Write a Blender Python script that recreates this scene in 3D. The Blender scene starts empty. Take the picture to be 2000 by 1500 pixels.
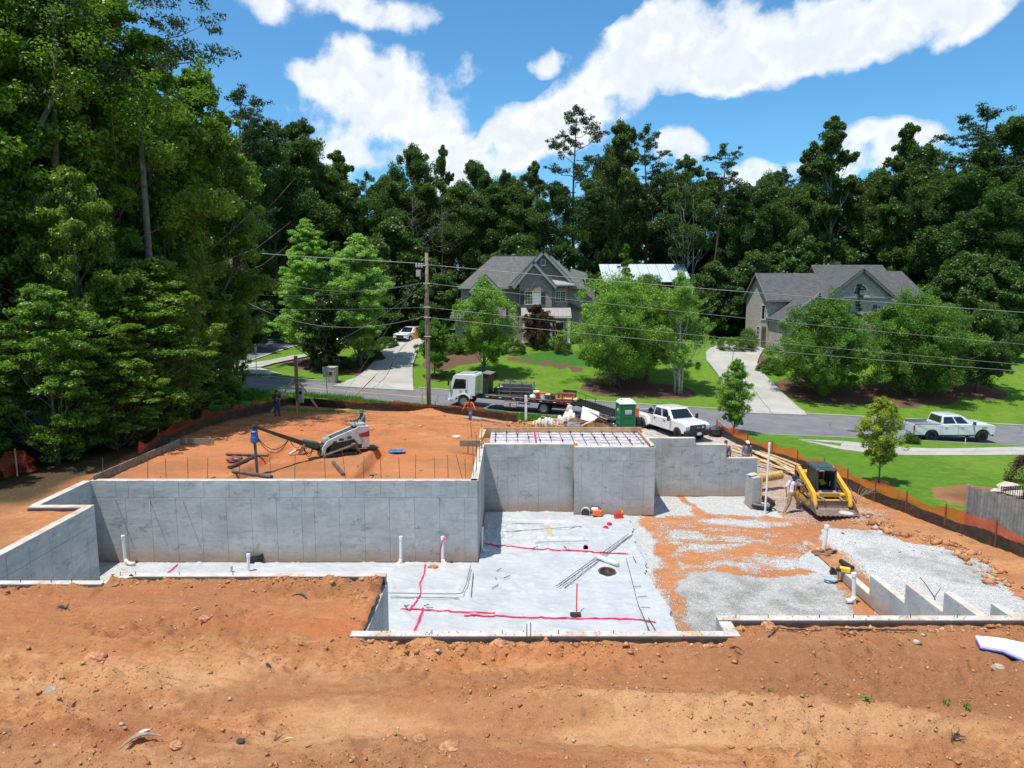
import bpy,math,random
import numpy as np
from mathutils import Vector,Matrix,Euler
R = math.radians
PI = math.pi
scene = bpy.context.scene
COL = scene.collection
random.seed(7)
# camera, world, sun, exposure
CAMZ,TILT,F = 10.2,8.0,1413.0
cam_d = bpy.data.cameras.new("camera")
cam = bpy.data.objects.new("camera",cam_d)
COL.objects.link(cam)
cam.location = (0,0,CAMZ)
cam.rotation_euler = (R(90 - TILT),0,0)
cam_d.sensor_width = 36.0
cam_d.lens = F / 2000 * 36
cam_d.clip_end = 3000
scene.camera = cam
LIGHT = Vector((0.27,0.20,-1.0)).normalized()        # the way sunlight travels
sun_d = bpy.data.lights.new("sun",'SUN')
sun_d.energy = 4.6
sun_d.angle = R(0.53)
sun_d.color = (1.0,0.95,0.87)
sun = bpy.data.objects.new("sun",sun_d)
COL.objects.link(sun)
sun.location = (-30,-20,90)
sun.rotation_euler = LIGHT.to_track_quat('-Z','Y').to_euler()
scene.view_settings.view_transform = 'Standard'
scene.view_settings.look = 'None'
scene.view_settings.exposure = 0.32
scene.view_settings.gamma = 1
scene.view_settings.use_curve_mapping = False
try:
 scene.cycles.use_denoising = True
 scene.cycles.max_bounces = 6
 scene.cycles.diffuse_bounces = 4
 scene.cycles.glossy_bounces = 3
 scene.cycles.transmission_bounces = 4
 scene.cycles.transparent_max_bounces = 12
 scene.cycles.caustics_reflective = False
 scene.cycles.caustics_refractive = False
 scene.cycles.sample_clamp_indirect = 6
except Exception:
 pass
class NT:
 """small helper around a node tree"""
 def __init__(s,nt):
  s.nt = nt
  s.n = nt.nodes
 def new(s,kind,**kw):
  nd = s.n.new(kind)
  for k,v in kw.items():
   if k.startswith('_'):
    nd.inputs[k[1:].replace('_',' ')].default_value = v
   else:
    setattr(nd,k,v)
  return nd
 def link(s,a,b):
  s.nt.links.new(a,b)
 def val(s,sock,x):
  if hasattr(x,'is_linked') or isinstance(x,bpy.types.NodeSocket):
   s.link(x,sock)
  else:
   sock.default_value = x
 def math(s,op,a,b=0.0,c=None,clamp=False):
  nd = s.new('ShaderNodeMath',operation=op)
  nd.use_clamp = clamp
  s.val(nd.inputs[0],a)
  s.val(nd.inputs[1],b)
  if c is not None:
   s.val(nd.inputs[2],c)
  return nd.outputs[0]
 def vmath(s,op,a,b=(0,0,0),scale=None):
  nd = s.new('ShaderNodeVectorMath',operation=op)
  s.val(nd.inputs[0],a)
  s.val(nd.inputs[1],b)
  if scale is not None:
   s.val(nd.inputs['Scale'],scale)
  return nd.outputs['Value'] if op in ('LENGTH','DISTANCE','DOT_PRODUCT') else nd.outputs['Vector']
 def noise(s,vec,scale,detail=4,rough=.55,dist=0.0,dim='3D'):
  nd = s.new('ShaderNodeTexNoise',noise_dimensions=dim)
  s.val(nd.inputs['Vector'],vec)
  s.val(nd.inputs['Scale'],scale)
  nd.inputs['Detail'].default_value = detail
  nd.inputs['Roughness'].default_value = rough
  nd.inputs['Distortion'].default_value = dist
  return nd.outputs['Fac']
 def ramp(s,fac,a,b,lo=0.0,hi=1.0,interp='SMOOTHSTEP'):
  nd = s.new('ShaderNodeMapRange',interpolation_type=interp)
  s.val(nd.inputs['Value'],fac)
  s.val(nd.inputs['From Min'],a)
  s.val(nd.inputs['From Max'],b)
  s.val(nd.inputs['To Min'],lo)
  s.val(nd.inputs['To Max'],hi)
  return nd.outputs['Result']
 def mix(s,fac,a,b,blend='MIX'):
  nd = s.new('ShaderNodeMix',data_type='RGBA',blend_type=blend)
  s.val(nd.inputs[0],fac)
  for k,v in ((6,a),(7,b)):
   if isinstance(v,tuple) and len(v) == 3:
    v = (*v,1)
   s.val(nd.inputs[k],v)
  return nd.outputs[2]
def build_world():
 w = bpy.data.worlds.new("World")
 scene.world = w
 w.use_nodes = True
 t = NT(w.node_tree)
 t.n.clear()
 out = t.new('ShaderNodeOutputWorld')
 bg = t.new('ShaderNodeBackground')
 sky = t.new('ShaderNodeTexSky',sky_type='NISHITA')
 sky.sun_disc = False
 sd = -LIGHT
 sky.sun_elevation = math.asin(sd.z)
 sky.sun_rotation = math.atan2(sd.x,sd.y)
 sky.altitude = 300
 sky.air_density = 1.0
 sky.dust_density = 0.6
 sky.ozone_density = 1.6
 bg.inputs['Strength'].default_value = 0.095
 co = t.new('ShaderNodeTexCoord').outputs['Generated']
 puffs = []
 def puff(px,py,wx,wy,rot=0.0,gain=1.0):
  a,b = R(TILT),0
  u,v = (px - 1000) / F,(750 - py) / F
  d = Vector((u,math.cos(a) + v * math.sin(a),-math.sin(a) + v * math.cos(a))).normalized()
  puffs.append((d,wx / F,wy / F,rot,gain))
 puff(735,185,138,68)
 puff(650,160,76,44)
 puff(800,235,101,48)
 puff(770,285,150,48,0,.9)
 puff(660,15,130,40)
 puff(905,148,44,24,-.5,.55)
 puff(1780,22,269,46,-.12)
 puff(1500,85,244,53,-.14)
 puff(1310,75,143,60,-.3)
 puff(1190,175,134,62,-.5)
 puff(1060,270,160,50,-.4)
 puff(930,325,109,38,-.2,.9)
 puff(1330,295,50,24,0,.75)
 puff(1480,350,59,21,0,.7)
 puff(1740,275,76,34,.1,.8)
 puff(1910,45,63,22,-.2,.8)
 puff(1600,330,59,21,-.2,.6)
 puff(620,330,92,29,0,.6)
 puff(1060,110,42,29,-.2,.6)
 rnd = random.Random(4)
 for k in range(26):                              # the same kind of cloud goes on outside the frame
  az = rnd.uniform(0,2 * PI)
  el = rnd.uniform(.1,.95)
  d = Vector((math.sin(az) * math.cos(el),math.cos(az) * math.cos(el),math.sin(el)))
  if d.y > .45 and abs(d.x / d.y) < .9 and d.z < .5:
   continue
  puffs.append((d,rnd.uniform(.12,.28),rnd.uniform(.06,.12),rnd.uniform(-.5,.5),1.0))
 tot = None
 warp = t.new('ShaderNodeTexNoise')
 warp.inputs['Scale'].default_value = 7
 warp.inputs['Detail'].default_value = 3
 t.link(co,warp.inputs['Vector'])
 wv = t.vmath('SUBTRACT',warp.outputs['Color'],(.5,.5,.5))
 wv = t.vmath('SCALE',wv,scale=.09)
 cw = t.vmath('ADD',co,wv)
 for d,wx,wy,rot,gain in puffs:
  right = Vector((d.y,-d.x,0)).normalized()
  up = right.cross(d) * 1.0
  if up.z < 0:
   up = -up
  a1 = (right * math.cos(rot) - up * math.sin(rot))
  b1 = (right * math.sin(rot) + up * math.cos(rot))
  u = t.vmath('DOT_PRODUCT',cw,tuple(a1 / wx))
  v = t.vmath('DOT_PRODUCT',cw,tuple(b1 / wy))
  u0,v0 = d.dot(a1) / wx,d.dot(b1) / wy
  u = t.math('SUBTRACT',u,u0)
  v = t.math('SUBTRACT',v,v0)
  r2 = t.math('ADD',t.math('MULTIPLY',u,u),t.math('MULTIPLY',v,v))
  f = t.vmath('DOT_PRODUCT',co,tuple(d))
  f = t.math('GREATER_THAN',f,.3)
  e = t.math('MULTIPLY',t.ramp(r2,0.0,2.2,gain,0.0),f)
  tot = e if tot is None else t.math('MAXIMUM',tot,e)
 n1 = t.noise(co,10,12,.62)
 def billow(v,sc):
  b_ = t.math('ABSOLUTE',t.math('SUBTRACT',t.math('MULTIPLY',t.noise(v,sc,6,.5),2.0),1.0))
  return t.math('MULTIPLY',b_,1.0)
 bl = billow(co,16)
 bl_up = billow(t.vmath('ADD',co,(-.004,0,.012)),16)
 n2 = t.noise(t.vmath('ADD',co,(3.1,1.7,.4)),5,4,.6)
 dens = t.math('ADD',t.math('MULTIPLY',tot,1.12),t.math('MULTIPLY',t.math('SUBTRACT',n1,.5),2.5))
 dens = t.math('ADD',dens,t.math('MULTIPLY',t.math('SUBTRACT',n2,.5),1.1))
 dens = t.math('MULTIPLY',dens,t.ramp(tot,.0,.16))
 dens = t.math('SUBTRACT',dens,t.math('MULTIPLY',t.math('SUBTRACT',bl,.10),1.3))
 alpha = t.ramp(dens,.26,1.02)
 n3 = t.noise(t.vmath('ADD',co,(0,0,.018)),11,5,.6)
 body = t.ramp(t.math('ADD',dens,t.math('MULTIPLY',t.math('SUBTRACT',n3,.5),2.4)),.60,1.45)
 ccol = t.mix(body,(9.3,9.4,9.5),(7.3,7.8,8.4))
 lit_ = t.ramp(t.math('SUBTRACT',bl,bl_up),-.10,.10)
 ccol = t.mix(t.math('MULTIPLY',t.math('SUBTRACT',1.0,lit_),.5),ccol,(6.6,7.2,8.0))
 skyc = t.mix(1.0,sky.outputs['Color'],(.62,1.17,1.44,1),'MULTIPLY')
 col = t.mix(alpha,skyc,ccol)
 t.link(col,bg.inputs['Color'])
 t.link(bg.outputs[0],out.inputs[0])
 w.cycles.sampling_method = 'MANUAL'
 w.cycles.sample_map_resolution = 512
build_world()
# helpers: places
_ct,_st = math.cos(R(TILT)),math.sin(R(TILT))
def at(px,py,z=None,y=None):
 """the place that shows at a pixel of the 2000 x 1500 photograph, given its height or its distance"""
 u,v = (px - 1000) / F,(750 - py) / F
 d = Vector((u,_ct + v * _st,-_st + v * _ct))
 k = (z - CAMZ) / d.z if z is not None else y / d.y
 return Vector((d.x * k,d.y * k,CAMZ + d.z * k))
# helpers: numpy noise
def _h(ix,iy,s):
 n = (ix.astype(np.int64) * 374761393 + iy.astype(np.int64) * 668265263 + s * 974711) & 0x7fffffff
 n = ((n ^ (n >> 13)) * 1274126177) & 0x7fffffff
 return ((n ^ (n >> 16)) & 0xffff) / 65535.0
def vnoise(x,y,s=0):
 x = np.asarray(x,float); y = np.asarray(y,float)
 ix,iy = np.floor(x),np.floor(y)
 fx,fy = x - ix,y - iy
 fx = fx * fx * (3 - 2 * fx); fy = fy * fy * (3 - 2 * fy)
 a = _h(ix,iy,s); b = _h(ix + 1,iy,s); c = _h(ix,iy + 1,s); d = _h(ix + 1,iy + 1,s)
 return (a + (b - a) * fx) * (1 - fy) + (c + (d - c) * fx) * fy
def fbm(x,y,s=0,o=4,g=.5):
 t = 0; a = 1; w = 0
 for k in range(o):
  t = t + a * vnoise(np.asarray(x) * 2 ** k + 13.7 * k,np.asarray(y) * 2 ** k - 7.3 * k,s + k)
  w += a; a *= g
 return t / w
def sst(a,b,x):
 t = np.clip((np.asarray(x,float) - a) / (b - a),0,1)
 return t * t * (3 - 2 * t)
# helpers: shapes
class MB:
 """collects shapes and links them as one mesh"""
 def __init__(s):
  s.v = []; s.f = []
 def add(s,vs,fs,m=None):
  o = len(s.v)
  for p in vs:
   p = Vector(p)
   s.v.append(m @ p if m is not None else p)
  s.f += [tuple(i + o for i in f) for f in fs]
  return s
 def box(s,c,d,rz=0,m=None,rot=None):
  x,y,z = d[0] / 2,d[1] / 2,d[2] / 2
  vs = [(-x,-y,-z),(x,-y,-z),(x,y,-z),(-x,y,-z),(-x,-y,z),(x,-y,z),(x,y,z),(-x,y,z)]
  M = Matrix.Translation(c) @ (Euler(rot).to_matrix().to_4x4() if rot else Matrix.Rotation(rz,4,'Z'))
  if m is not None:
   M = m @ M
  return s.add(vs,[(0,3,2,1),(4,5,6,7),(0,1,5,4),(1,2,6,5),(2,3,7,6),(3,0,4,7)],M)
 def b2(s,a,b):
  c = [(p + q) / 2 for p,q in zip(a,b)]
  return s.box(c,[abs(q - p) for p,q in zip(a,b)])
 def cyl(s,p0,p1,r0,r1=None,n=10,caps=True):
  p0,p1 = Vector(p0),Vector(p1)
  r1 = r0 if r1 is None else r1
  d = p1 - p0
  if d.length < 1e-6:
   return s
  q = d.to_track_quat('Z','Y')
  vs = []
  for p,r in ((p0,r0),(p1,r1)):
   for k in range(n):
    a = 2 * PI * k / n
    vs.append(p + q @ Vector((r * math.cos(a),r * math.sin(a),0)))
  fs = [(k,(k + 1) % n,n + (k + 1) % n,n + k) for k in range(n)]
  if caps:
   fs += [tuple(range(n - 1,-1,-1)),tuple(range(n,2 * n))]
  return s.add(vs,fs)
 def tube(s,pts,r,n=6,caps=True):
  pts = [Vector(p) for p in pts]
  rs = r if isinstance(r,(list,tuple)) else [r] * len(pts)
  up = Vector((0,0,1))
  vs = []
  for i,p in enumerate(pts):
   a = pts[max(i - 1,0)]; b = pts[min(i + 1,len(pts) - 1)]
   d = (b - a).normalized() if (b - a).length > 1e-9 else Vector((0,0,1))
   u = d.cross(up)
   if u.length < .05:
    u = d.cross(Vector((1,0,0)))
   u.normalize()
   w = u.cross(d).normalized()
   for k in range(n):
    t = 2 * PI * k / n
    vs.append(p + (u * math.cos(t) + w * math.sin(t)) * rs[i])
  fs = []
  for i in range(len(pts) - 1):
   for k in range(n):
    a = i * n + k; b = i * n + (k + 1) % n
    fs.append((a,a + n,b + n,b))
  if caps:
   fs += [tuple(range(n)),tuple(range(len(vs) - 1,len(vs) - n - 1,-1))]
  return s.add(vs,fs)
 def prism(s,poly,t0,t1,axis='y',m=None):
  """poly in the plane normal to axis: y -> (x,z); x -> (y,z); z -> (x,y)"""
  def P(a,b,t):
   return {'y': (a,t,b),'x': (t,a,b),'z': (a,b,t)}[axis]
  n = len(poly)
  vs = [P(a,b,t0) for a,b in poly] + [P(a,b,t1) for a,b in poly]
  fs = [tuple(range(n)),tuple(range(2 * n - 1,n - 1,-1))]
  fs += [(k,n + k,n + (k + 1) % n,(k + 1) % n) for k in range(n)]
  return s.add(vs,fs,m)
 def lathe(s,prof,c=(0,0,0),axis='z',n=20):
  vs = []
  for r,h in prof:
   for k in range(n):
    a = 2 * PI * k / n
    x,y = r * math.cos(a),r * math.sin(a)
    p = {'z': (x,y,h),'y': (x,h,y),'x': (h,x,y)}[axis]
    vs.append((p[0] + c[0],p[1] + c[1],p[2] + c[2]))
  fs = []
  for i in range(len(prof) - 1):
   for k in range(n):
    a = i * n + k; b = i * n + (k + 1) % n
    fs.append((a,b,b + n,a + n))
  fs += [tuple(range(n - 1,-1,-1)),tuple(range(len(vs) - n,len(vs)))]
  return s.add(vs,fs)
 def hexa(s,bot,top):
  """bot, top: four corners each, counter-clockwise"""
  return s.add(list(bot) + list(top),[(0,3,2,1),(4,5,6,7),(0,1,5,4),(1,2,6,5),(2,3,7,6),(3,0,4,7)])
 def panel(s,q,u0,u1,v0,v1,off=.004,th=.01):
  """thin plate on the quad q (4 corners, ccw from outside), u along 0-1, v along 0-3"""
  q = [Vector(p) for p in q]
  n = (q[1] - q[0]).cross(q[3] - q[0]).normalized()
  def B(u,v):
   return (q[0] * (1 - u) + q[1] * u) * (1 - v) + (q[3] * (1 - u) + q[2] * u) * v
  c = [B(u0,v0),B(u1,v0),B(u1,v1),B(u0,v1)]
  return s.hexa([p + n * (off - th) for p in c],[p + n * off for p in c])
 def ball(s,c,r,sc=(1,1,1),n=10,m=7,jit=0,seed=0):
  rr = random.Random(seed)
  vs = [(c[0],c[1],c[2] + r * sc[2])]
  for i in range(1,m):
   a = PI * i / m
   for k in range(n):
    b = 2 * PI * k / n
    q = r * (1 + rr.uniform(-jit,jit))
    vs.append((c[0] + q * sc[0] * math.sin(a) * math.cos(b),c[1] + q * sc[1] * math.sin(a) * math.sin(b),c[2] + q * sc[2] * math.cos(a)))
  vs.append((c[0],c[1],c[2] - r * sc[2]))
  fs = [(0,1 + k,1 + (k + 1) % n) for k in range(n)]
  for i in range(m - 2):
   for k in range(n):
    a = 1 + i * n + k; b = 1 + i * n + (k + 1) % n
    fs.append((a,a + n,b + n,b))
  L = len(vs) - 1
  o = 1 + (m - 2) * n
  fs += [(o + k,L,o + (k + 1) % n) for k in range(n)]
  return s.add(vs,fs)
 def build(s,name,mat,parent=None,smooth=False,bevel=0,seg=2,loc=None,rz=0):
  me = bpy.data.meshes.new(name)
  me.from_pydata([tuple(v) for v in s.v],[],s.f)
  me.validate()
  import bmesh
  bm = bmesh.new(); bm.from_mesh(me)
  bmesh.ops.recalc_face_normals(bm,faces=bm.faces)
  bm.to_mesh(me); bm.free()
  return link(name,me,mat,parent,smooth,bevel,seg,loc,rz)
def link(name,me,mat,parent=None,smooth=False,bevel=0,seg=2,loc=None,rz=0):
 o = bpy.data.objects.new(name,me)
 COL.objects.link(o)
 if mat is not None:
  me.materials.append(mat)
 if parent is not None:
  o.parent = parent
 if loc is not None:
  o.location = loc
 if rz:
  o.rotation_euler = (0,0,rz)
 if smooth:
  me.polygons.foreach_set('use_smooth',[True] * len(me.polygons))
 if bevel:
  b = o.modifiers.new('bevel','BEVEL')
  b.width = bevel; b.segments = seg; b.limit_method = 'ANGLE'; b.angle_limit = R(35)
  if not smooth:
   me.polygons.foreach_set('use_smooth',[True] * len(me.polygons))
   w = o.modifiers.new('normals','WEIGHTED_NORMAL')
   w.keep_sharp = False
 return o
def tag(o,label=None,cat=None,group=None,kind=None):
 if label: o['label'] = label
 if cat: o['category'] = cat
 if group: o['group'] = group
 if kind: o['kind'] = kind
 return o
def thing(name,label,cat,loc=(0,0,0),rz=0,group=None,rot=None):
 o = bpy.data.objects.new(name,None)
 COL.objects.link(o)
 o.empty_display_size = .2
 o.location = loc
 o.rotation_euler = rot if rot else (0,0,rz)
 return tag(o,label,cat,group,'thing' if label is not None else None)
def dup(root,loc,rz=0,sc=None,label=None,rot=None):
 kids = {}
 for ch in root.children:
  kids[ch] = list(ch.children)
 r = root.copy(); COL.objects.link(r)
 r.location = loc
 r.rotation_euler = rot if rot else (0,0,rz)
 if sc: r.scale = sc if isinstance(sc,(tuple,list)) else (sc,sc,sc)
 if label: r['label'] = label
 for ch,gs in kids.items():
  c = ch.copy(); COL.objects.link(c); c.parent = r
  for g in gs:
   d = g.copy(); COL.objects.link(d); d.parent = c
 return r
def grid_mesh(name,xs,ys,zf,mat,attrs=None,smooth=True,parent=None,mask=None):
 """a sheet over the lines xs, ys with height zf(X, Y); attrs: name -> function(X, Y)"""
 X,Y = np.meshgrid(xs,ys)
 Z = zf(X,Y) if callable(zf) else zf
 nx,ny = len(xs),len(ys)
 co = np.stack([X,Y,Z],-1).reshape(-1,3)
 i = np.arange(nx * ny).reshape(ny,nx)
 q = np.stack([i[:-1,:-1],i[:-1,1:],i[1:,1:],i[1:,:-1]],-1).reshape(-1,4)
 if mask is not None:
  cx = (X[:-1,:-1] + X[1:,1:]) / 2; cy = (Y[:-1,:-1] + Y[1:,1:]) / 2
  q = q[mask(cx,cy).reshape(-1)]
 me = bulk_mesh(name,co,q)
 if attrs:
  for k,f in attrs.items():
   a = me.attributes.new(k,'FLOAT','POINT')
   a.data.foreach_set('value',np.asarray(f(X,Y),float).reshape(-1))
 return link(name,me,mat,parent,smooth)
def bulk_mesh(name,co,q):
 me = bpy.data.meshes.new(name)
 co = np.asarray(co,np.float32); q = np.asarray(q,np.int32)
 k = q.shape[1]
 me.vertices.add(len(co)); me.vertices.foreach_set('co',co.reshape(-1))
 me.loops.add(q.size); me.loops.foreach_set('vertex_index',q.reshape(-1))
 me.polygons.add(len(q))
 me.polygons.foreach_set('loop_start',np.arange(0,q.size,k,dtype=np.int32))
 me.update(calc_edges=True)
 me.validate()
 return me
# materials
def pmat(name,col,rough=.6,metal=0.0,var=.12,vs=6.0,bump=0.0,bs=30.0,coat=0.0,dirt=None,dirt_amt=0.0,spec=.5,rand=0.0,alpha=None):
 m = bpy.data.materials.new(name)
 m.use_nodes = True
 t = NT(m.node_tree)
 p = t.n['Principled BSDF']
 co = t.new('ShaderNodeTexCoord').outputs['Object']
 n = t.noise(co,vs,5,.6)
 c = tuple(col)
 lo = tuple(max(0,x * (1 - var)) for x in c); hi = tuple(min(1,x * (1 + var)) for x in c)
 cc = t.mix(t.ramp(n,.3,.7),lo,hi)
 if dirt is not None:
  n2 = t.noise(co,vs * .6,6,.7)
  cc = t.mix(t.math('MULTIPLY',t.ramp(n2,.45,.7),dirt_amt),cc,tuple(dirt))
 if rand:
  oi = t.new('ShaderNodeObjectInfo').outputs['Random']
  cc = t.mix(t.math('MULTIPLY',oi,rand),cc,tuple(x * .45 for x in c))
 t.link(cc,p.inputs['Base Color'])
 p.inputs['Roughness'].default_value = rough
 p.inputs['Metallic'].default_value = metal
 p.inputs['Specular IOR Level'].default_value = spec
 if coat:
  p.inputs['Coat Weight'].default_value = coat
  p.inputs['Coat Roughness'].default_value = .06
 if bump:
  b = t.new('ShaderNodeBump')
  b.inputs['Strength'].default_value = min(1,bump)
  b.inputs['Distance'].default_value = .02
  t.link(t.noise(co,bs,5,.6),b.inputs['Height'])
  t.link(b.outputs[0],p.inputs['Normal'])
 if alpha is not None:
  p.inputs['Alpha'].default_value = alpha
 return m
def leaf_mat(name,dark,light,gloss=.45,trans=.28,olive=None):
 m = bpy.data.materials.new(name)
 m.use_nodes = True
 t = NT(m.node_tree)
 p = t.n['Principled BSDF']
 tone = t.new('ShaderNodeAttribute',attribute_name='tone').outputs['Fac']
 oi = t.new('ShaderNodeObjectInfo').outputs['Random']
 c = t.mix(tone,dark,light)
 if olive:
  c = t.mix(t.math('MULTIPLY',oi,.7),c,t.mix(tone,tuple(x * .5 for x in olive),olive))
 t.link(c,p.inputs['Base Color'])
 p.inputs['Roughness'].default_value = gloss
 p.inputs['Specular IOR Level'].default_value = .35
 tr = t.new('ShaderNodeBsdfTranslucent')
 tc = t.mix(1.0,c,(1.35,1.6,.55,1),'MULTIPLY')
 t.link(tc,tr.inputs['Color'])
 ms = t.new('ShaderNodeMixShader')
 ms.inputs[0].default_value = trans
 t.link(p.outputs[0],ms.inputs[1]); t.link(tr.outputs[0],ms.inputs[2])
 t.link(ms.outputs[0],t.n['Material Output'].inputs[0])
 return m
# == the lie of the land
def zroad(x):
 x = np.clip(np.asarray(x,float),-48,62)
 return np.where(x > 0,-.04 * x,-.05 * x)
def yfar(x):
 return np.interp(x,[-60,-24,-9.3,0,13,35,60,120],[73.5,68.7,66.6,64.9,62.2,60.1,57.5,50])
def ynear(x):
 return np.interp(x,[-60,-24,-9,0,9,14,18,29,45,120],[67,60.4,57.6,55.6,53.0,51.7,51.2,51.2,50.3,42])
def H(x,y):
 x = np.asarray(x,float); y = np.asarray(y,float)
 zr = zroad(x); s = y - yfar(x); yn = ynear(x)
 w = .30 + .70 * sst(-24,-10,x)
 far = zr + .10 + 3.6 * sst(.5,25,s) * w + .028 * np.clip(s - 24,0,90)
 pad = 2.93 + (zr + .35 - 2.93) * sst(31,yn - 3,y)
 pad = pad - .9 * sst(-17,-26,x) * sst(60,45,y)
 t = np.clip((y - 28) / (yn - 28),0,1)
 right = t * (zr + .10) - .22 * np.sin(PI * t)
 k = sst(-3,6,x)
 site = pad * (1 - k) + right * k
 up = np.interp(y,[14.5,14.75,15,16.4,18.15,20,22,24],[2.95,2.7,2.48,1.95,1.40,.84,.26,-.05])
 site = np.where((x > 0) & (y < 24),np.maximum(site,up),site)
 site = np.where(y < 14.5,2.95,site)
 site = site + .35 * sst(-1,-4.5,y - yn) * 0
 z = np.where(y < yn - .01,site,far)
 edge = sst(-2.5,0,y - yn) * (y <= yn)
 z = z * (1 - edge) + (zr + .10) * edge
 z = np.where((y > yn) & (y < yfar(x)),zr - .06,z)
 return z
def Hs(x,y):
 return float(H(np.array([x]),np.array([y]))[0])
def atg(px,py,dz=0.0,y0=14.7,y1=200):
 """the point of the ground seen at a pixel"""
 y = y0
 while y < y1:
  p = at(px,py,y=y)
  if p.z <= Hs(p.x,y) + dz:
   lo,hi = y - .5,y
   for _ in range(14):
    m = (lo + hi) / 2
    q = at(px,py,y=m)
    if q.z <= Hs(q.x,m) + dz: hi = m
    else: lo = m
   return at(px,py,y=hi)
  y += .5
 return at(px,py,y=y1)
# ground materials
def soil_mat():
 m = bpy.data.materials.new("clay_soil")
 m.use_nodes = True
 t = NT(m.node_tree); p = t.n['Principled BSDF']
 co = t.new('ShaderNodeNewGeometry').outputs['Position']
 A = lambda k: t.new('ShaderNodeAttribute',attribute_name=k).outputs['Fac']
 st = t.vmath('MULTIPLY',co,(.35,1.6,1))
 n1 = t.noise(st,1.1,8,.70); n2 = t.noise(co,5,7,.7); n3 = t.noise(co,38,4,.65)
 c = t.mix(t.ramp(n1,.35,.65),(.50,.215,.078),(.60,.32,.145))
 c = t.mix(t.ramp(n2,.42,.72),c,(.33,.135,.058))
 c = t.mix(t.ramp(t.noise(co,.45,3,.5),.45,.62,0,.5),c,(.42,.175,.075))
 c = t.mix(t.ramp(t.noise(t.vmath('MULTIPLY',co,(.6,2.6,1)),3.0,8,.75),.50,.66,0,.75),c,(.30,.125,.052))
 c = t.mix(t.ramp(t.noise(t.vmath('MULTIPLY',co,(.5,2.0,1)),2.1,8,.75),.53,.70,0,.7),c,(.58,.37,.23))
 red = t.math('MULTIPLY',A('red'),t.ramp(n2,.2,.6,.6,1))
 c = t.mix(red,c,t.mix(n2,(.47,.140,.046),(.50,.175,.066)))
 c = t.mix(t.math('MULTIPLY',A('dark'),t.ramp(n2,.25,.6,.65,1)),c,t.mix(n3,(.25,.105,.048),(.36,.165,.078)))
 c = t.mix(t.math('MULTIPLY',A('dust'),t.ramp(n2,.3,.7,1,.6)),c,(.60,.345,.175))
 c = t.mix(t.ramp(n3,.35,.72,0,.4),c,(.32,.14,.06))
 c = t.mix(t.math('MULTIPLY',t.ramp(t.noise(co,16,8,.85),.56,.63),.62),c,(.19,.085,.04))
 c = t.mix(t.math('MULTIPLY',t.ramp(t.noise(co,13,8,.85),.58,.64),.6),c,(.70,.48,.31))
 c = t.mix(A('shade_and_mulch'),c,t.mix(n2,(.030,.028,.014),(.07,.055,.03)))  # near-black tree shade painted under the left woods; also darkens the mulch bed
 v = t.new('ShaderNodeTexVoronoi'); v.inputs['Scale'].default_value = 26
 t.link(co,v.inputs['Vector'])
 peb = t.math('MULTIPLY',t.math('LESS_THAN',v.outputs['Distance'],.16),t.ramp(n2,.45,.6))
 c = t.mix(t.math('MULTIPLY',peb,.75),c,(.62,.47,.36))
 g = A('gravel')
 vg = t.new('ShaderNodeTexVoronoi'); vg.inputs['Scale'].default_value = 26
 t.link(co,vg.inputs['Vector'])
 vs = t.new('ShaderNodeSeparateColor'); t.link(vg.outputs['Color'],vs.inputs[0])
 gc = t.mix(t.ramp(vs.outputs[0],0,1,interp='LINEAR'),(.44,.435,.42),(.74,.735,.72))
 gc = t.mix(t.ramp(vg.outputs['Distance'],.25,.6,0,.7),gc,(.36,.355,.34))
 gc = t.mix(t.math('MULTIPLY',A('wet'),t.ramp(t.noise(co,1.3,5,.6),.35,.65,.35,1)),gc,t.mix(1.0,gc,(.52,.52,.48,1),'MULTIPLY'))
 gn_ = t.math('ADD',g,t.math('MULTIPLY',t.math('SUBTRACT',t.noise(co,4,6,.75),.5),.7))
 gm = t.ramp(t.math('SUBTRACT',gn_,t.math('MULTIPLY',vs.outputs[1],.75)),.05,.12)
 c = t.mix(gm,c,gc)
 gr = A('grass')
 gn = t.noise(co,2.2,6,.65); gf = t.noise(co,45,3,.7)
 gcol = t.mix(t.ramp(gn,.35,.68),(.085,.175,.015),(.125,.235,.022))
 gcol = t.mix(t.ramp(gf,.3,.75,0,.55),gcol,(.035,.12,.012))
 gcol = t.mix(t.ramp(t.noise(co,.5,5,.75),.54,.74,0,.55),gcol,(.24,.26,.06))
 gcol = t.mix(t.ramp(t.noise(t.vmath('MULTIPLY',co,(.25,1.0,1)),1.1,6,.7),.50,.68,0,.5),gcol,(.055,.13,.012))
 grm = t.ramp(t.math('ADD',gr,t.math('MULTIPLY',t.math('SUBTRACT',n2,.5),.5)),.42,.58)
 c = t.mix(grm,c,gcol)
 t.link(c,p.inputs['Base Color'])
 p.inputs['Roughness'].default_value = .95
 p.inputs['Specular IOR Level'].default_value = .12
 b = t.new('ShaderNodeBump'); b.inputs['Strength'].default_value = .9; b.inputs['Distance'].default_value = .045
 hgt = t.math('ADD',t.math('MULTIPLY',n2,.8),t.math('MULTIPLY',n3,.40))
 hgt = t.math('ADD',hgt,t.math('MULTIPLY',t.math('SUBTRACT',1.0,gm),t.math('MULTIPLY',t.noise(co,13,9,.8),1.1)))
 hgt = t.math('ADD',hgt,t.math('MULTIPLY',gm,t.math('MULTIPLY',t.math('SUBTRACT',.5,vg.outputs['Distance']),.45)))
 t.link(hgt,b.inputs['Height']); t.link(b.outputs[0],p.inputs['Normal'])
 return m
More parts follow.
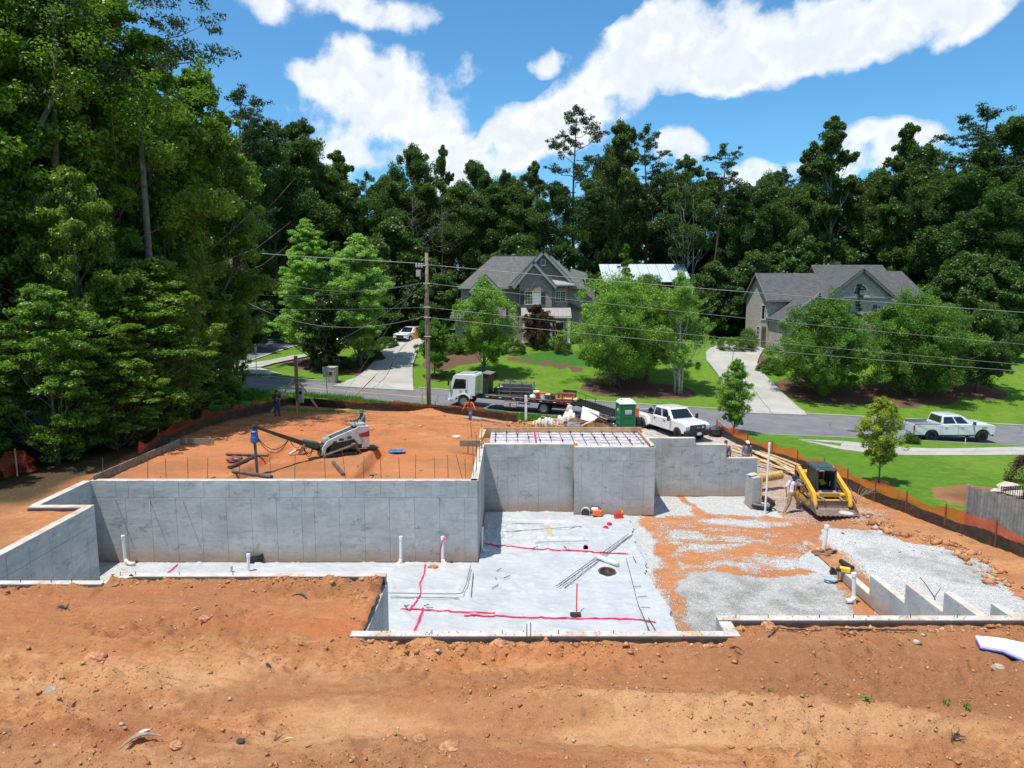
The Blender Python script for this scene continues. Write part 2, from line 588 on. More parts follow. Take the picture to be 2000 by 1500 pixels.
def lawn_mat(name='lawn_grass'):
 m = bpy.data.materials.new(name)
 m.use_nodes = True
 t = NT(m.node_tree); p = t.n['Principled BSDF']
 co = t.new('ShaderNodeNewGeometry').outputs['Position']
 A = lambda k: t.new('ShaderNodeAttribute',attribute_name=k).outputs['Fac']
 n0 = t.noise(co,.22,4,.6); n1 = t.noise(co,1.6,6,.65); n2 = t.noise(co,9,5,.7)
 c = t.mix(t.ramp(n1,.35,.68),(.095,.185,.015),(.135,.245,.022))
 c = t.mix(t.ramp(n2,.35,.75,0,.5),c,(.045,.13,.012))
 c = t.mix(t.ramp(n0,.52,.74,0,.5),c,(.20,.23,.045))
 c = t.mix(t.ramp(t.noise(co,.7,7,.75),.56,.72,0,.55),c,(.06,.13,.014))
 c = t.mix(t.ramp(t.noise(t.vmath('MULTIPLY',co,(.15,1.2,1)),1.4,4,.6),.5,.7,0,.3),c,(.15,.24,.03))
 ivy = A('ivy')
 c = t.mix(ivy,c,t.mix(t.ramp(n2,.3,.7),(.022,.085,.014),(.06,.185,.025)))
 mul = t.ramp(t.math('ADD',A('mulch'),t.math('MULTIPLY',t.math('SUBTRACT',n1,.5),.5)),.42,.55)
 c = t.mix(mul,c,t.mix(n2,(.085,.042,.026),(.18,.105,.07)))
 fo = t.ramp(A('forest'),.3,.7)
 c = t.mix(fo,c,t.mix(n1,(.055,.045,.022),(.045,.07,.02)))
 t.link(c,p.inputs['Base Color'])
 p.inputs['Roughness'].default_value = .9
 p.inputs['Specular IOR Level'].default_value = .15
 b = t.new('ShaderNodeBump'); b.inputs['Strength'].default_value = .7; b.inputs['Distance'].default_value = .12
 t.link(t.math('ADD',n2,t.math('MULTIPLY',n1,.5)),b.inputs['Height']); t.link(b.outputs[0],p.inputs['Normal'])
 return m
def pave_mat(name,lo,hi,scale=3,crack=False,rough=.85):
 m = bpy.data.materials.new(name)
 m.use_nodes = True
 t = NT(m.node_tree); p = t.n['Principled BSDF']
 co = t.new('ShaderNodeNewGeometry').outputs['Position']
 n = t.noise(co,scale * .25,5,.6); f = t.noise(co,40,3,.7)
 c = t.mix(t.ramp(n,.3,.7),lo,hi)
 c = t.mix(t.ramp(f,.3,.75,0,.35),c,tuple(x * .6 for x in lo))
 s = t.noise(t.vmath('MULTIPLY',co,(.25,1.5,1)),1.2,5,.7)
 c = t.mix(t.ramp(s,.55,.75,0,.4),c,tuple(x * .75 for x in lo))
 if crack:
  v = t.new('ShaderNodeTexVoronoi',feature='DISTANCE_TO_EDGE'); v.inputs['Scale'].default_value = .22
  t.link(t.vmath('ADD',co,t.vmath('SCALE',t.new('ShaderNodeTexNoise').outputs['Color'],scale=.8)),v.inputs['Vector'])
  c = t.mix(t.math('MULTIPLY',t.math('LESS_THAN',v.outputs['Distance'],.006),.5),c,tuple(x * .35 for x in lo))
 oi = t.new('ShaderNodeObjectInfo').outputs['Random']
 c = t.mix(t.math('MULTIPLY',oi,.18),c,tuple(x * .6 for x in lo))
 t.link(c,p.inputs['Base Color'])
 p.inputs['Roughness'].default_value = rough
 p.inputs['Specular IOR Level'].default_value = .25
 b = t.new('ShaderNodeBump'); b.inputs['Strength'].default_value = .3; b.inputs['Distance'].default_value = .01
 t.link(f,b.inputs['Height']); t.link(b.outputs[0],p.inputs['Normal'])
 return m
SOIL = soil_mat(); LAWN = lawn_mat()
ASPH = pave_mat('asphalt',(.155,.155,.16),(.20,.20,.205),crack=True)
CONC = pave_mat('pale_concrete_paving',(.36,.345,.31),(.46,.44,.40))
PAINTY = pave_mat('yellow_road_paint',(.55,.36,.10),(.68,.48,.16))
PAINTW = pave_mat('white_road_paint',(.68,.68,.66),(.78,.78,.76))
# silt fence lines (also the border between site and lawn)
FR_PX = [(1396,846),(1430,862),(1454,877),(1508,896),(1562,916),(1610,934),(1670,962),(1730,987),(1790,1013),(1850,1035),(1910,1056),(2000,1091),(2090,1128)]
FL_PX = [(1010,826),(960,818),(904,811),(844,806),(802,804),(739,803),(655,797),(600,793),(566,790),(540,797),(500,806),(450,822),(400,836),(350,858),(310,880),(270,905)]
FENCE_R = [atg(*p) for p in FR_PX]
FENCE_L = [atg(*p) for p in FL_PX]
def inside_poly(X,Y,poly):
 r = np.zeros(X.shape,bool)
 n = len(poly)
 for i in range(n):
  x0,y0 = poly[i][0],poly[i][1]; x1,y1 = poly[(i + 1) % n][0],poly[(i + 1) % n][1]
  c = ((y0 > Y) != (y1 > Y)) & (X < (x1 - x0) * (Y - y0) / ((y1 - y0) + 1e-12) + x0)
  r ^= c
 return r
def softpoly(poly,blur=0):
 return lambda X,Y: inside_poly(X,Y,poly).astype(float)
SITE_POLY = [(p.x,p.y) for p in FENCE_R[::-1]] + [(12,ynear(12) - .1),(9.5,ynear(9.5) - .1),(3.0,ynear(3) - .6)] + [(p.x,p.y) for p in FENCE_L] + [(-21,30),(-24,24),(-40,14),(-40,4),(40,4)]
def blobs(lst,soft=.35):
 pts = [(at(a,b,z=z),r) for a,b,z,r in lst]
 def f(X,Y):
  m = np.zeros(X.shape)
  wx = 1.3 * (fbm(X * .9,Y * .9,5) - .5) + .5 * (fbm(X * 3,Y * 3,6) - .5); wy = 1.3 * (fbm(X * .9,Y * .9,7) - .5) + .5 * (fbm(X * 3,Y * 3,8) - .5)
  for p,r in pts:
   d = np.hypot(X + wx - p.x,(Y + wy - p.y)) / (r * 1.15)
   m = np.maximum(m,1 - sst(1 - soft * 1.8,1 + soft * 1.8,d))
  return m
 return f
# foreground soil
def fore_z(X,Y):
 z = 2.975 + 0 * X
 z = z + .16 * (fbm(X * .22,Y * .5,1) - .5) * sst(13.6,12.4,Y) + .05 * (fbm(X * .8,Y * 1.3,8) - .5)
 rut = Y - (10.9 - .055 * X)                                   # wheel ruts and the berms pushed up beside them
 z = z - .10 * np.exp(-(rut / .42) ** 2) + .07 * np.exp(-((rut - .75) / .3) ** 2)
 rut2 = Y - (12.15 - .02 * X)
 z = z - .05 * np.exp(-(rut2 / .5) ** 2)
 brm = Y - (12.0 - .17 * np.clip(X,0,20))
 z = z + .16 * np.exp(-(brm / .38) ** 2) * sst(-1,1.5,X) * (.6 + .8 * fbm(X * .7,Y * .7,12))
 brm2 = Y - 9.9
 z = z + .10 * np.exp(-(brm2 / .45) ** 2) * (fbm(X * .5,Y * .5,31) > .45)
 mound = np.exp(-(((X + 7.0) / .9) ** 2 + ((Y - 12.2) / .6) ** 2)); z = z + .22 * mound * (.6 + fbm(X * 2,Y * 2,3))
 rough = sst(.42,.62,fbm(X * .45,Y * .9,21))
 lump = fbm(X * 3.2,Y * 3.2,2,5,.6)
 z = z + (.07 + .20 * rough) * (lump - .5) * 1.5
 ridge = 1 - np.abs(2 * fbm(X * 4,Y * 9,17,4,.6) - 1)
 z = z + .10 * (1 - np.abs(2 * fbm(X * .9 + .4 * Y,Y * 3.2,27,4,.6) - 1) - .7)
 z = z + .075 * (ridge - .6) * (rough + .25)
 z = z + (.05 + .06 * rough) * (fbm(X * 7,Y * 7,4,3) - .5)
 tr = sst(.5,.6,fbm(X * .35,Y * .35,41)) * (Y > 13.2) * (X < -3)          # crawler track prints
 z = z + .035 * np.sin((X * .8 + Y * 6.5) * 5.0) * tr * (np.sin(X * 2.2) > .2)
 tr2 = sst(.45,.6,fbm(X * .3 + 9,Y * .5,43)) * (Y > 11.6) * (X > 3.5)
 z = z + .032 * np.sin((X * 5.5 - Y * 1.8) * 4.2) * tr2 * (np.sin(Y * 5) > .1)
 for y_,w_ in ((12.55,.16),(13.25,.16)):
  c_ = np.abs(Y - y_ + .10 * X - .05 * np.sin(X * .6)); z = z + (.030 * np.sin(X * 26 + 30 * c_) - .03) * (c_ < w_) * (X > -2.5) * (X < 8) * sst(.35,.55,fbm(X * .4,Y * .4,66))
 lip = (np.where(X < -3.15,np.where(X < -9.7,16.6,17.06),np.where(X > 4.4,14.5,13.8)))
 d = lip - Y
 z = z - .05 * np.exp(-np.clip(d,0,9) / .14) + .10 * np.exp(-((d - .5) / .22) ** 2) * (.4 + 1.2 * fbm(X * 2,Y * 2,51))
 return z
def fore_red(X,Y):
 a = np.exp(-(((X + 6.6) / 1.7) ** 2 + ((Y - 10.55) / .55) ** 2))
 b = np.exp(-(((X - 1.2) / 3.4) ** 2 + ((Y - 13.2) / .35) ** 2)) * .8
 c = np.exp(-(((X - .4) / .8) ** 2 + ((Y - 9.8) / .35) ** 2))
 d = sst(.62,.75,fbm(X * .5,Y * 1.1,71)) * .6 + .45 * (Y > 13.9) * (X < -3)
 return np.clip(np.maximum(np.maximum(a,b),np.maximum(c,d)),0,1)
def fore_dark(X,Y):
 a = sst(-.25,.35,Y - (12.25 - .18 * np.clip(X,0,20))) * sst(1.2,4.5,X) * (1 - .35 * sst(13.4,13.9,Y))
 b = sst(.46,.62,fbm(X * .28,Y * .9,77,5,.6)) * .7
 c = .45 * sst(-3,-5,X) * sst(13.0,13.8,Y)
 return np.clip(np.maximum(np.maximum(a,b),c),0,1)
def fore_dust(X,Y):
 a = sst(.38,.58,fbm(X * .16,Y * .8,81)) * sst(13.4,12.6,Y) * (1 - fore_dark(X,Y))
 return np.clip(a,0,1) * .85
zero = lambda X,Y: np.zeros(X.shape)
def fmask(X,Y):
 m = (Y < 13.95) | ((X > 4.55) & (Y < 14.65)) | ((X < -3.13) & (Y < np.interp(X,[-9.85,-9.3],[16.5,16.95])))
 return m
xs = np.arange(-21,22,.055); ys = np.arange(4.6,17.25,.05)
fg = grid_mesh('foreground_soil',xs,ys,fore_z,SOIL,dict(red=fore_red,dark=fore_dark,dust=fore_dust,gravel=zero,wet=zero,grass=zero),mask=fmask)
tag(fg,kind='structure')
# soil of the pads, the side and the verge
PIPE_TR = [(at(935,0,y=1),0)]
def trench(X,Y):
 g = np.zeros(X.shape)
 for a,b in (((455,938),(560,868)),((706,940),(742,882))):
  p,q = at(*a,z=2.95),at(*b,z=2.95)
  dx,dy = q.x - p.x,q.y - p.y; L = math.hypot(dx,dy)
  t = np.clip(((X - p.x) * dx + (Y - p.y) * dy) / L ** 2,0,1)
  d = np.hypot(X - p.x - t * dx,Y - p.y - t * dy) + .08 * (fbm(X * 3,Y * 3,5) - .5)
  g = np.minimum(g,-.40 * (1 - sst(.14,.32,d)) + 0 * X)
  g = g + .07 * np.exp(-((d - .42) / .14) ** 2)
 return g
def site_z(X,Y):
 z = H(X,Y)
 ins = inside_poly(X,Y,SITE_POLY) * 1.0
 pad = (X < 0) * sst(25.6,26.2,Y)
 hump = sst(32.0,33.5,Y) * sst(50,41,Y) * (X < 1)
 z = z + ins * (.05 * (fbm(X * .7,Y * .7,5) - .5) + .05 * (fbm(X * 3,Y * 3,6) - .5) + hump * .34 * (fbm(X * .7,Y * 1.1,9) - .45) + hump * .30 * (fbm(X * 2.2,Y * 2.2,10) - .5) + .06 * (1 - np.abs(2 * fbm(X * 1.2,Y * 3.2,29) - 1) - .6))
 z = z + (1 - ins) * .05 * (fbm(X * 1.1,Y * 1.1,15) - .5)
 z = z + trench(X,Y)
 pl = at(838,806,z=.5)
 z = z + .4 * np.exp(-(((X - pl.x - .2) / 1.0) ** 2 + ((Y - pl.y + .6) / .7) ** 2))
 m = at(1020,832,z=.9);
 z = z + .55 * np.exp(-(((X - m.x) / 1.7) ** 2 + ((Y - m.y) / 1.3) ** 2)) * (.6 + .8 * fbm(X * 1.6,Y * 1.6,61))
 mm = at(1700,1010,z=.1)
 z = z + .30 * np.exp(-(((X - mm.x) / 1.6) ** 2 + ((Y - mm.y) / .8) ** 2))
 side = (X > 11.7) & (Y < 36)
 wav = .20 * (fbm(X * .35 + 4,Y * .35,91) - .5) * side
 return z + wav
def side_gravel(X,Y):
 x0 = at(1600,1080,z=0); g = np.zeros(X.shape)
 poly = [at(a,b,z=z) for a,b,z in ((1560,1080,0),(1620,1030,0),(1720,1035,0),(1760,1052,.1),(1860,1065,.2),(1930,1085,.3),(2010,1150,1.0),(2060,1260,2.2),(1990,1240,2.4),(1600,1240,1),(1500,1200,0))]
 g = inside_poly(X + .5 * (fbm(X,Y,3) - .5),Y + .7 * (fbm(X,Y,4) - .5),[(p.x,p.y) for p in poly]) * .95
 b = blobs([(1540,985,0,1.9),(1500,950,0,1.7),(1600,990,0,1.2),(1430,870,-.6,2.2),(1300,850,-.4,4.2),(1390,862,-.5,2.5),(1480,905,-.3,1.6),(1540,930,-.2,1.5),(1650,1000,-.1,1.4)],.5)(X,Y) * .52
 lot = ((X > 8.6) & (X < 15.0) & (Y > 42) & (Y < ynear(X) + 1)) * .62
 g = g * sst(12.1,12.8,X + .6 * (fbm(X,Y * .8,12) - .5) + .25 * np.clip(19 - Y,0,4))
 return np.maximum(np.maximum(g,b),lot)
def site_grass(X,Y):
 g = 1.0 - inside_poly(X,Y,SITE_POLY)
 g = np.maximum(g,blobs([(590,800,1.4,1.2),(640,803,1.2,1.0),(700,804,1,.8),(1420,872,-.5,.5)])(X,Y) * .8)
 lot = (X > 8.6) & (X < 15.0) & (Y > 46)
 bed = blobs([(1960,968,-.2,2.6),(1715,944,-.6,.5),(2010,985,0,2.6)])(X,Y)
 lef = sst(-14.5,-15.3,X) * (Y < 47.5)
 return g * (1 - lot) * (1 - bed) * (1 - lef)
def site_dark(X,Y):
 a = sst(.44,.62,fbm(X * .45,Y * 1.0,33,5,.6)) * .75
 b = sst(-15.4,-16.5,X)  # soil under the left woods coloured darker, standing in for tree shade
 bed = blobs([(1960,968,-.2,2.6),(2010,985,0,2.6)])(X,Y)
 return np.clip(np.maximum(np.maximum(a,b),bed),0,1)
def smask(X,Y):
 pit = (X > -15.42) & (X < 11.5) & (Y < 25.62) & (X > np.where(Y < 22.45,-13.62,-15.42))
 pit |= (X > -1.38) & (X < 11.5) & (Y > 14) & (Y < 34.0)
 pit |= (Y > ynear(X) + .3)
 pit |= (Y < 16.6) & (X < -3)
 pit |= (Y < 14.62)
 return ~pit
xs = np.arange(-27,27.01,.14); ys = np.arange(14.5,61.3,.13)
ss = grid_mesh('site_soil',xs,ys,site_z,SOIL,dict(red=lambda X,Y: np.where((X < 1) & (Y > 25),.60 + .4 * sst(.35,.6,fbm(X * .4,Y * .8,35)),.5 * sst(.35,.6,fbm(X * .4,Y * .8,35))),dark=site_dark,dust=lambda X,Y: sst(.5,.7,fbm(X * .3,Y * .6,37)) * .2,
               gravel=side_gravel,wet=lambda X,Y: sst(.45,.65,fbm(X * .5,Y * .5,92)) * .8,grass=site_grass,shade_and_mulch=lambda X,Y: sst(-15.6,-16.6,X + .8 * (fbm(X,Y,2) - .5)) * sst(22.6,23.6,Y) * (Y < 50) * .92 + .55 * blobs([(1960,968,-.2,2.6),(2010,985,0,2.6)],.3)(X,Y)),mask=smask)  # painted woodland shade left of the pad, plus the brown mulch bed at right
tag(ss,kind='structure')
# floor of the dig: gravel and clay
RED_PX = [(1296,1035,0,.45),(1292,1065,0,.5),(1300,1100,0,.5),(1312,1140,0,.5),(1318,1180,0,.42),(1328,1235,0,.33),(1372,1082,0,1.0),(1432,1082,0,1.1),(1492,1062,0,1.15),(1460,1032,0,.8),(1400,1040,0,.5),
          (1540,1040,0,.9),(1500,1100,0,.6),(1590,1015,0,.8),(1345,985,0,.45),(1325,970,0,.3),(1450,1010,0,.9),(1650,1140,0,.45),(1662,1165,0,.4),(1685,1190,0,.35),(1560,1120,0,.3),(1400,1007,0,.9),(1290,1010,0,.4)]
def seg_d(X,Y,P):
 d = np.full(X.shape,99.0)
 for a,b in zip(P,P[1:]):
  dx,dy = b.x - a.x,b.y - a.y
  t = np.clip(((X - a.x) * dx + (Y - a.y) * dy) / (dx * dx + dy * dy),0,1)
  d = np.minimum(d,np.hypot(X - a.x - t * dx,Y - a.y - t * dy))
 return d
_rs = [([at(*p,z=0) for p in L],w) for L,w in (([(1276,1008),(1292,1060),(1306,1110),(1302,1140),(1320,1190),(1336,1250)],.30),([(1320,962),(1345,985),(1370,1005)],.18),([(1285,1012),(1400,1010),(1500,1012),(1620,1020)],.28),([(1330,1118),(1400,1112),(1470,1118),(1560,1112)],.22),([(1640,1128),(1668,1165),(1705,1212)],.28),([(1360,1090),(1430,1082),(1500,1070),(1550,1050)],.55))]
_ctr = [at(*p,z=0) for p in ((1285,1015),(1480,1012),(1600,1012),(1625,1040),(1590,1062),(1560,1085),(1545,1112),(1480,1122),(1390,1116),(1330,1122),(1298,1095))]
def _redf(X,Y):
 wx = X + .9 * (fbm(X * .9,Y * .9,5) - .5) + .35 * (fbm(X * 3.5,Y * 3.5,6) - .5); wy = Y + .9 * (fbm(X * .9,Y * .9,7) - .5) + .35 * (fbm(X * 3.5,Y * 3.5,8) - .5)
 m = np.zeros(X.shape)
 for P,w in _rs:
  m = np.maximum(m,1 - sst(w * .6,w * 1.9,seg_d(wx,wy,P)))
 sw = fbm(X * .45 + .3 * np.sin(Y),Y * 1.5 + .5 * np.sin(X * .7),19,5,.6)
 c = inside_poly(wx,wy,[(p.x,p.y) for p in _ctr]) * (.22 + .68 * sst(.38,.62,sw))
 return np.clip(np.maximum(m,c),0,1)
def floor_gravel(X,Y):
 r = _redf(X,Y)
 return np.clip(1.0 - r * (.72 + .35 * sst(.36,.58,fbm(X * 1.6,Y * 2.4,7))) - .15 * sst(.5,.7,fbm(X * .6,Y * .6,66)),0,1)
def floor_z(X,Y):
 return -.02 + .10 * (fbm(X * .35,Y * .35,14) - .5) * sst(5.2,6.5,X) + .03 * (fbm(X * 1.6,Y * 1.6,15) - .5) + .05 * (fbm(X * 2.4,Y * 2.4,16) - .5) * (X > 5.2)
xs = np.arange(-15.4,11.9,.11); ys = np.arange(14.0,34.01,.11)
fl = grid_mesh('gravel_floor',xs,ys,floor_z,SOIL,dict(red=lambda X,Y: .4 + 0 * X,dark=lambda X,Y: .35 * sst(.45,.6,fbm(X * .7,Y,3)),dust=zero,gravel=floor_gravel,
               wet=lambda X,Y: np.clip(blobs([(1450,1160,0,1.7),(1520,1170,0,1.5),(1400,1225,0,1.6),(1590,1160,0,1.0),(1380,1170,0,1)],.5)(X,Y) + .15,0,1),grass=zero),mask=lambda X,Y: ~((Y > 25.6) & (X < -1.4)))
tag(fl,kind='structure')
# lawns, verges, far ground: one sheet to the horizon
def lines(a,b,st,far):
 m = list(np.arange(a,b,st)); e = []; d = st; x = b
 while x < far:
  d *= 1.25; x += d; e.append(x)
 l = []; d = st; x = a
 while x > -far:
  d *= 1.25; x -= d; l.append(x)
 return np.array(l[::-1] + m + e)
TX = lines(-62,84,.6,900); TY = lines(47,112,.45,900)
MULCH = [(946,735,1.7),(852,737,1.4),(1215,757,4.0),(1300,765,2.8),(1608,765,4.6),(1720,775,3.6),(1790,768,3.6),(1910,765,2.6),(640,715,3.2),(700,722,3.0),(590,706,2.6),(648,745,.9),(740,700,1.6),
         (1030,704,.8),(1062,710,.9),(1095,716,.9),(1125,722,.8),(1000,700,.8),(900,700,2.6),(860,712,2.0),(1480,700,2),(1850,735,2.6)]
MUL = [(atg(a,b),r) for a,b,r in MULCH]
def mulch(X,Y):
 m = np.zeros(X.shape)
 for p,r in MUL:
  m = np.maximum(m,1 - sst(.75,1.2,np.hypot(X - p.x + 1.2 * (fbm(X * .6,Y * .6,3) - .5),(Y - p.y) * 1.1 + 1.2 * (fbm(X * .6,Y * .6,4) - .5)) / r))
 return m
def ivy(X,Y):
 c = atg(1120,700)
 d = np.hypot((X - c.x) / 6.5,(Y - c.y) / 2.8)
 return 1 - sst(.85,1.1,d)
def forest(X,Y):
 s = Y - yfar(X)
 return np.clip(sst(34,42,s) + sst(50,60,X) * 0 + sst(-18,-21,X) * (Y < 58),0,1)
def tz(X,Y):
 z = H(X,Y) + .05 * (fbm(X * .5,Y * .5,95) - .5)
 inn = (X > -26.5) & (X < 26.5) & (Y > 5) & (Y < ynear(X) + .3)
 return z - .25 * inn
tr = grid_mesh('ground',TX,TY,tz,LAWN,dict(mulch=mulch,ivy=ivy,forest=forest),mask=lambda X,Y: ~((X > -25.8) & (X < 25.8) & (Y > 5.6) & (Y < ynear(X) - 1.2)))
tag(tr,kind='structure')
# roads, kerbs, drives, walks
def sheet(name,L,Rr,mat,dz=.03,n=None,th=.0,parent=None,m=4,zf=None):
 """a paved strip between two edge lines"""
 L = [Vector((p[0],p[1],0)) for p in L]; Rr = [Vector((p[0],p[1],0)) for p in Rr]
 def res(P,k):
  d = [0]
  for a,b in zip(P,P[1:]): d.append(d[-1] + (b - a).length)
  o = []
  for i in range(k):
   t = d[-1] * i / (k - 1)
   j = max(q for q in range(len(d)) if d[q] <= t + 1e-9); j = min(j,len(P) - 2)
   f = (t - d[j]) / max(d[j + 1] - d[j],1e-9)
   o.append(P[j].lerp(P[j + 1],min(f,1)))
  return o
 n = n or 30
 a,b = res(L,n),res(Rr,n)
 co = []
 for i in range(n):
  for j in range(m + 1):
   p = a[i].lerp(b[i],j / m)
   co.append((p.x,p.y,(zf or Hs)(p.x,p.y) + dz))
 q = [(i * (m + 1) + j,i * (m + 1) + j + 1,(i + 1) * (m + 1) + j + 1,(i + 1) * (m + 1) + j) for i in range(n - 1) for j in range(m)]
 mb = MB(); mb.add(co,q)
 if th:
  o = mb.build(name,mat,parent)
  s = o.modifiers.new('slab','SOLIDIFY'); s.thickness = th; s.offset = -1
  return o
 return mb.build(name,mat,parent,smooth=True)
def zrs(x,y): return float(zroad(np.array([x]))[0])
X0 = [x for x in range(-60,121,4)]
road = sheet('road',[(x,float(ynear(x))) for x in X0],[(x,float(yfar(x))) for x in X0],ASPH,0.0,90,0,None,6,zrs)
tag(road,kind='structure')
def kerbrun(edge,sgn,segs):
 for a,b in segs:
  mb = MB(); k = int((b - a) / 1.5) + 2
  vs = []; fs = []
  for i in range(k):
   x = a + (b - a) * i / (k - 1); y = float(edge(x)); z = zrs(x,y)
   for dy,dz in ((0,-.05),(0,.11),(.16 * sgn,.125),(.16 * sgn,-.05)):
    vs.append((x,y + dy,z + dz))
  for i in range(k - 1):
   for j in range(4):
    fs.append((i * 4 + j,i * 4 + (j + 1) % 4,i * 4 + 4 + (j + 1) % 4,i * 4 + 4 + j))
  fs += [(0,1,2,3),tuple(len(vs) - 4 + q for q in (3,2,1,0))]
  mb.add(vs,fs); o = mb.build('kerb',CONC); tag(o,kind='structure')
D1 = [[(649,757),(690,742),(712,728),(740,695),(760,674),(775,664)],[(808,766),(806,740),(806,715),(815,690),(826,674),(836,664)]]
D2 = [[(1440,809),(1424,775),(1412,750),(1398,728),(1380,706),(1378,690),(1385,684)],[(1577,814),(1548,788),(1524,765),(1494,735),(1478,712),(1484,696),(1492,686)]]
d1 = [[atg(*p) for p in e] for e in D1]; d2 = [[atg(*p) for p in e] for e in D2]
kerbrun(yfar,1,[(-24,d1[0][0].x - .3),(d1[1][0].x + .2,d2[0][0].x - .2),(d2[1][0].x + .2,110)])
kerbrun(ynear,-1,[(-58,-19),(-19,8.4),(15.2,110)])
sheet_l = lambda a,b,x0,x1,w,mat,nm: tag(sheet(nm,[(x,float(ynear(x)) + 4.3 + a) for x in range(x0,x1,3)],[(x,float(ynear(x)) + 4.3 + a + w) for x in range(x0,x1,3)],mat,.006,40,0,None,1,zrs),kind='structure')
sheet_l(-.16,0,-46,-6,.11,PAINTY,'yellow_line'); sheet_l(.06,0,-46,-6,.11,PAINTY,'yellow_line')
tag(sheet('stop_line',[(-30.5,ynear(-30) + 6.4),(-26,ynear(-26) + 6.4)],[(-30.3,ynear(-30) + 8.5),(-25.6,ynear(-26) + 8.5)],PAINTW,.006,4,0,None,1,zrs),kind='structure')
def drive(name,E,rows,gap=.03):
 """a concrete drive: separate slabs with open joints"""
 root = thing(name,None,None); tag(root,kind='structure')
 def res(P,k):
  d = [0]
  for a,b in zip(P,P[1:]): d.append(d[-1] + (b - a).length)
  o = []
  for i in range(k):
   t = d[-1] * i / (k - 1)
   j = 0
   while j < len(P) - 2 and d[j + 1] < t: j += 1
   o.append(P[j].lerp(P[j + 1],min((t - d[j]) / max(d[j + 1] - d[j],1e-9),1)))
  return o
 a,b = res(E[0],rows * 6 + 1),res(E[1],rows * 6 + 1)
 for i in range(rows):
  for c0,c1 in ((0,.5),(.5,1)):
   A = a[i * 6:i * 6 + 7]; B = b[i * 6:i * 6 + 7]
   w = (A[0] - B[0]).length; g = gap / w; l = (A[0] - A[-1]).length
   LL = [p.lerp(q,c0 + (g if c0 else 0)) for p,q in zip(A,B)]; RR = [p.lerp(q,c1 - (0 if c1 == 1 else g)) for p,q in zip(A,B)]
   s = gap / max(l,.5) * 2
   LL[0] = LL[0].lerp(LL[1],s); RR[0] = RR[0].lerp(RR[1],s)
   sheet('slab',LL,RR,CONC,.05,7,.12,root,3)
drive('driveway',d1,6); drive('driveway',d2,8)
apron = [[Vector((p.x,p.y,0)) for p in (atg(1378,690),atg(1390,678),atg(1420,672))],[Vector((p.x,p.y,0)) for p in (atg(1484,696),atg(1492,686),atg(1500,680))]]
tag(sheet('parking_court',apron[0],apron[1],CONC,.045,12,.1,None,8),kind='structure')
W1 = [[(1560,859),(1640,862),(1720,869),(1765,875),(1830,877),(1900,876),(2100,874)],[(1562,860),(1640,878),(1720,888),(1780,890),(1850,890),(1930,890),(2120,888)]]
w1 = [[atg(*p) for p in e] for e in W1]
drive('pavement',w1,7)
CS = [[(-37.5,66),(-36,80),(-34.5,92),(-30,112),(-20,150)],[(-29.5,66),(-28.4,76),(-26.8,88),(-21.5,110),(-11,150)]]
cr = sheet('side_road',CS[0],CS[1],ASPH,.10,60,0,None,5); tag(cr,kind='structure')
cw = sheet('white_line',[(x + .25 - .35,y) for x,y in CS[1]],[(x + .37 - .35,y) for x,y in CS[1]],PAINTW,.115,60,0,None,1); tag(cw,kind='structure')
SW = [[(455,716),(520,707),(570,697),(640,688)],[(462,722),(500,722),(535,712),(600,698),(660,689)]]
drive('side_pavement',[[atg(*p) for p in e] for e in SW],4)
tag(sheet('pavement_ramp',[atg(*p) for p in ((462,716),(500,718))],[atg(*p) for p in ((470,733),(552,733))],CONC,.075,6,.08),kind='structure')
mhp = at(1664,841,z=-1.0)
mh = MB().lathe([(.36,0),(.36,.02),(.30,.022),(.0,.022)],n=20).build('manhole_cover',pmat('cast_iron',(.08,.08,.085),.6,.3),loc=(mhp.x,mhp.y,zrs(mhp.x,0)))
tag(mh,'round dark manhole cover set in the asphalt road right of the sapling','manhole cover')
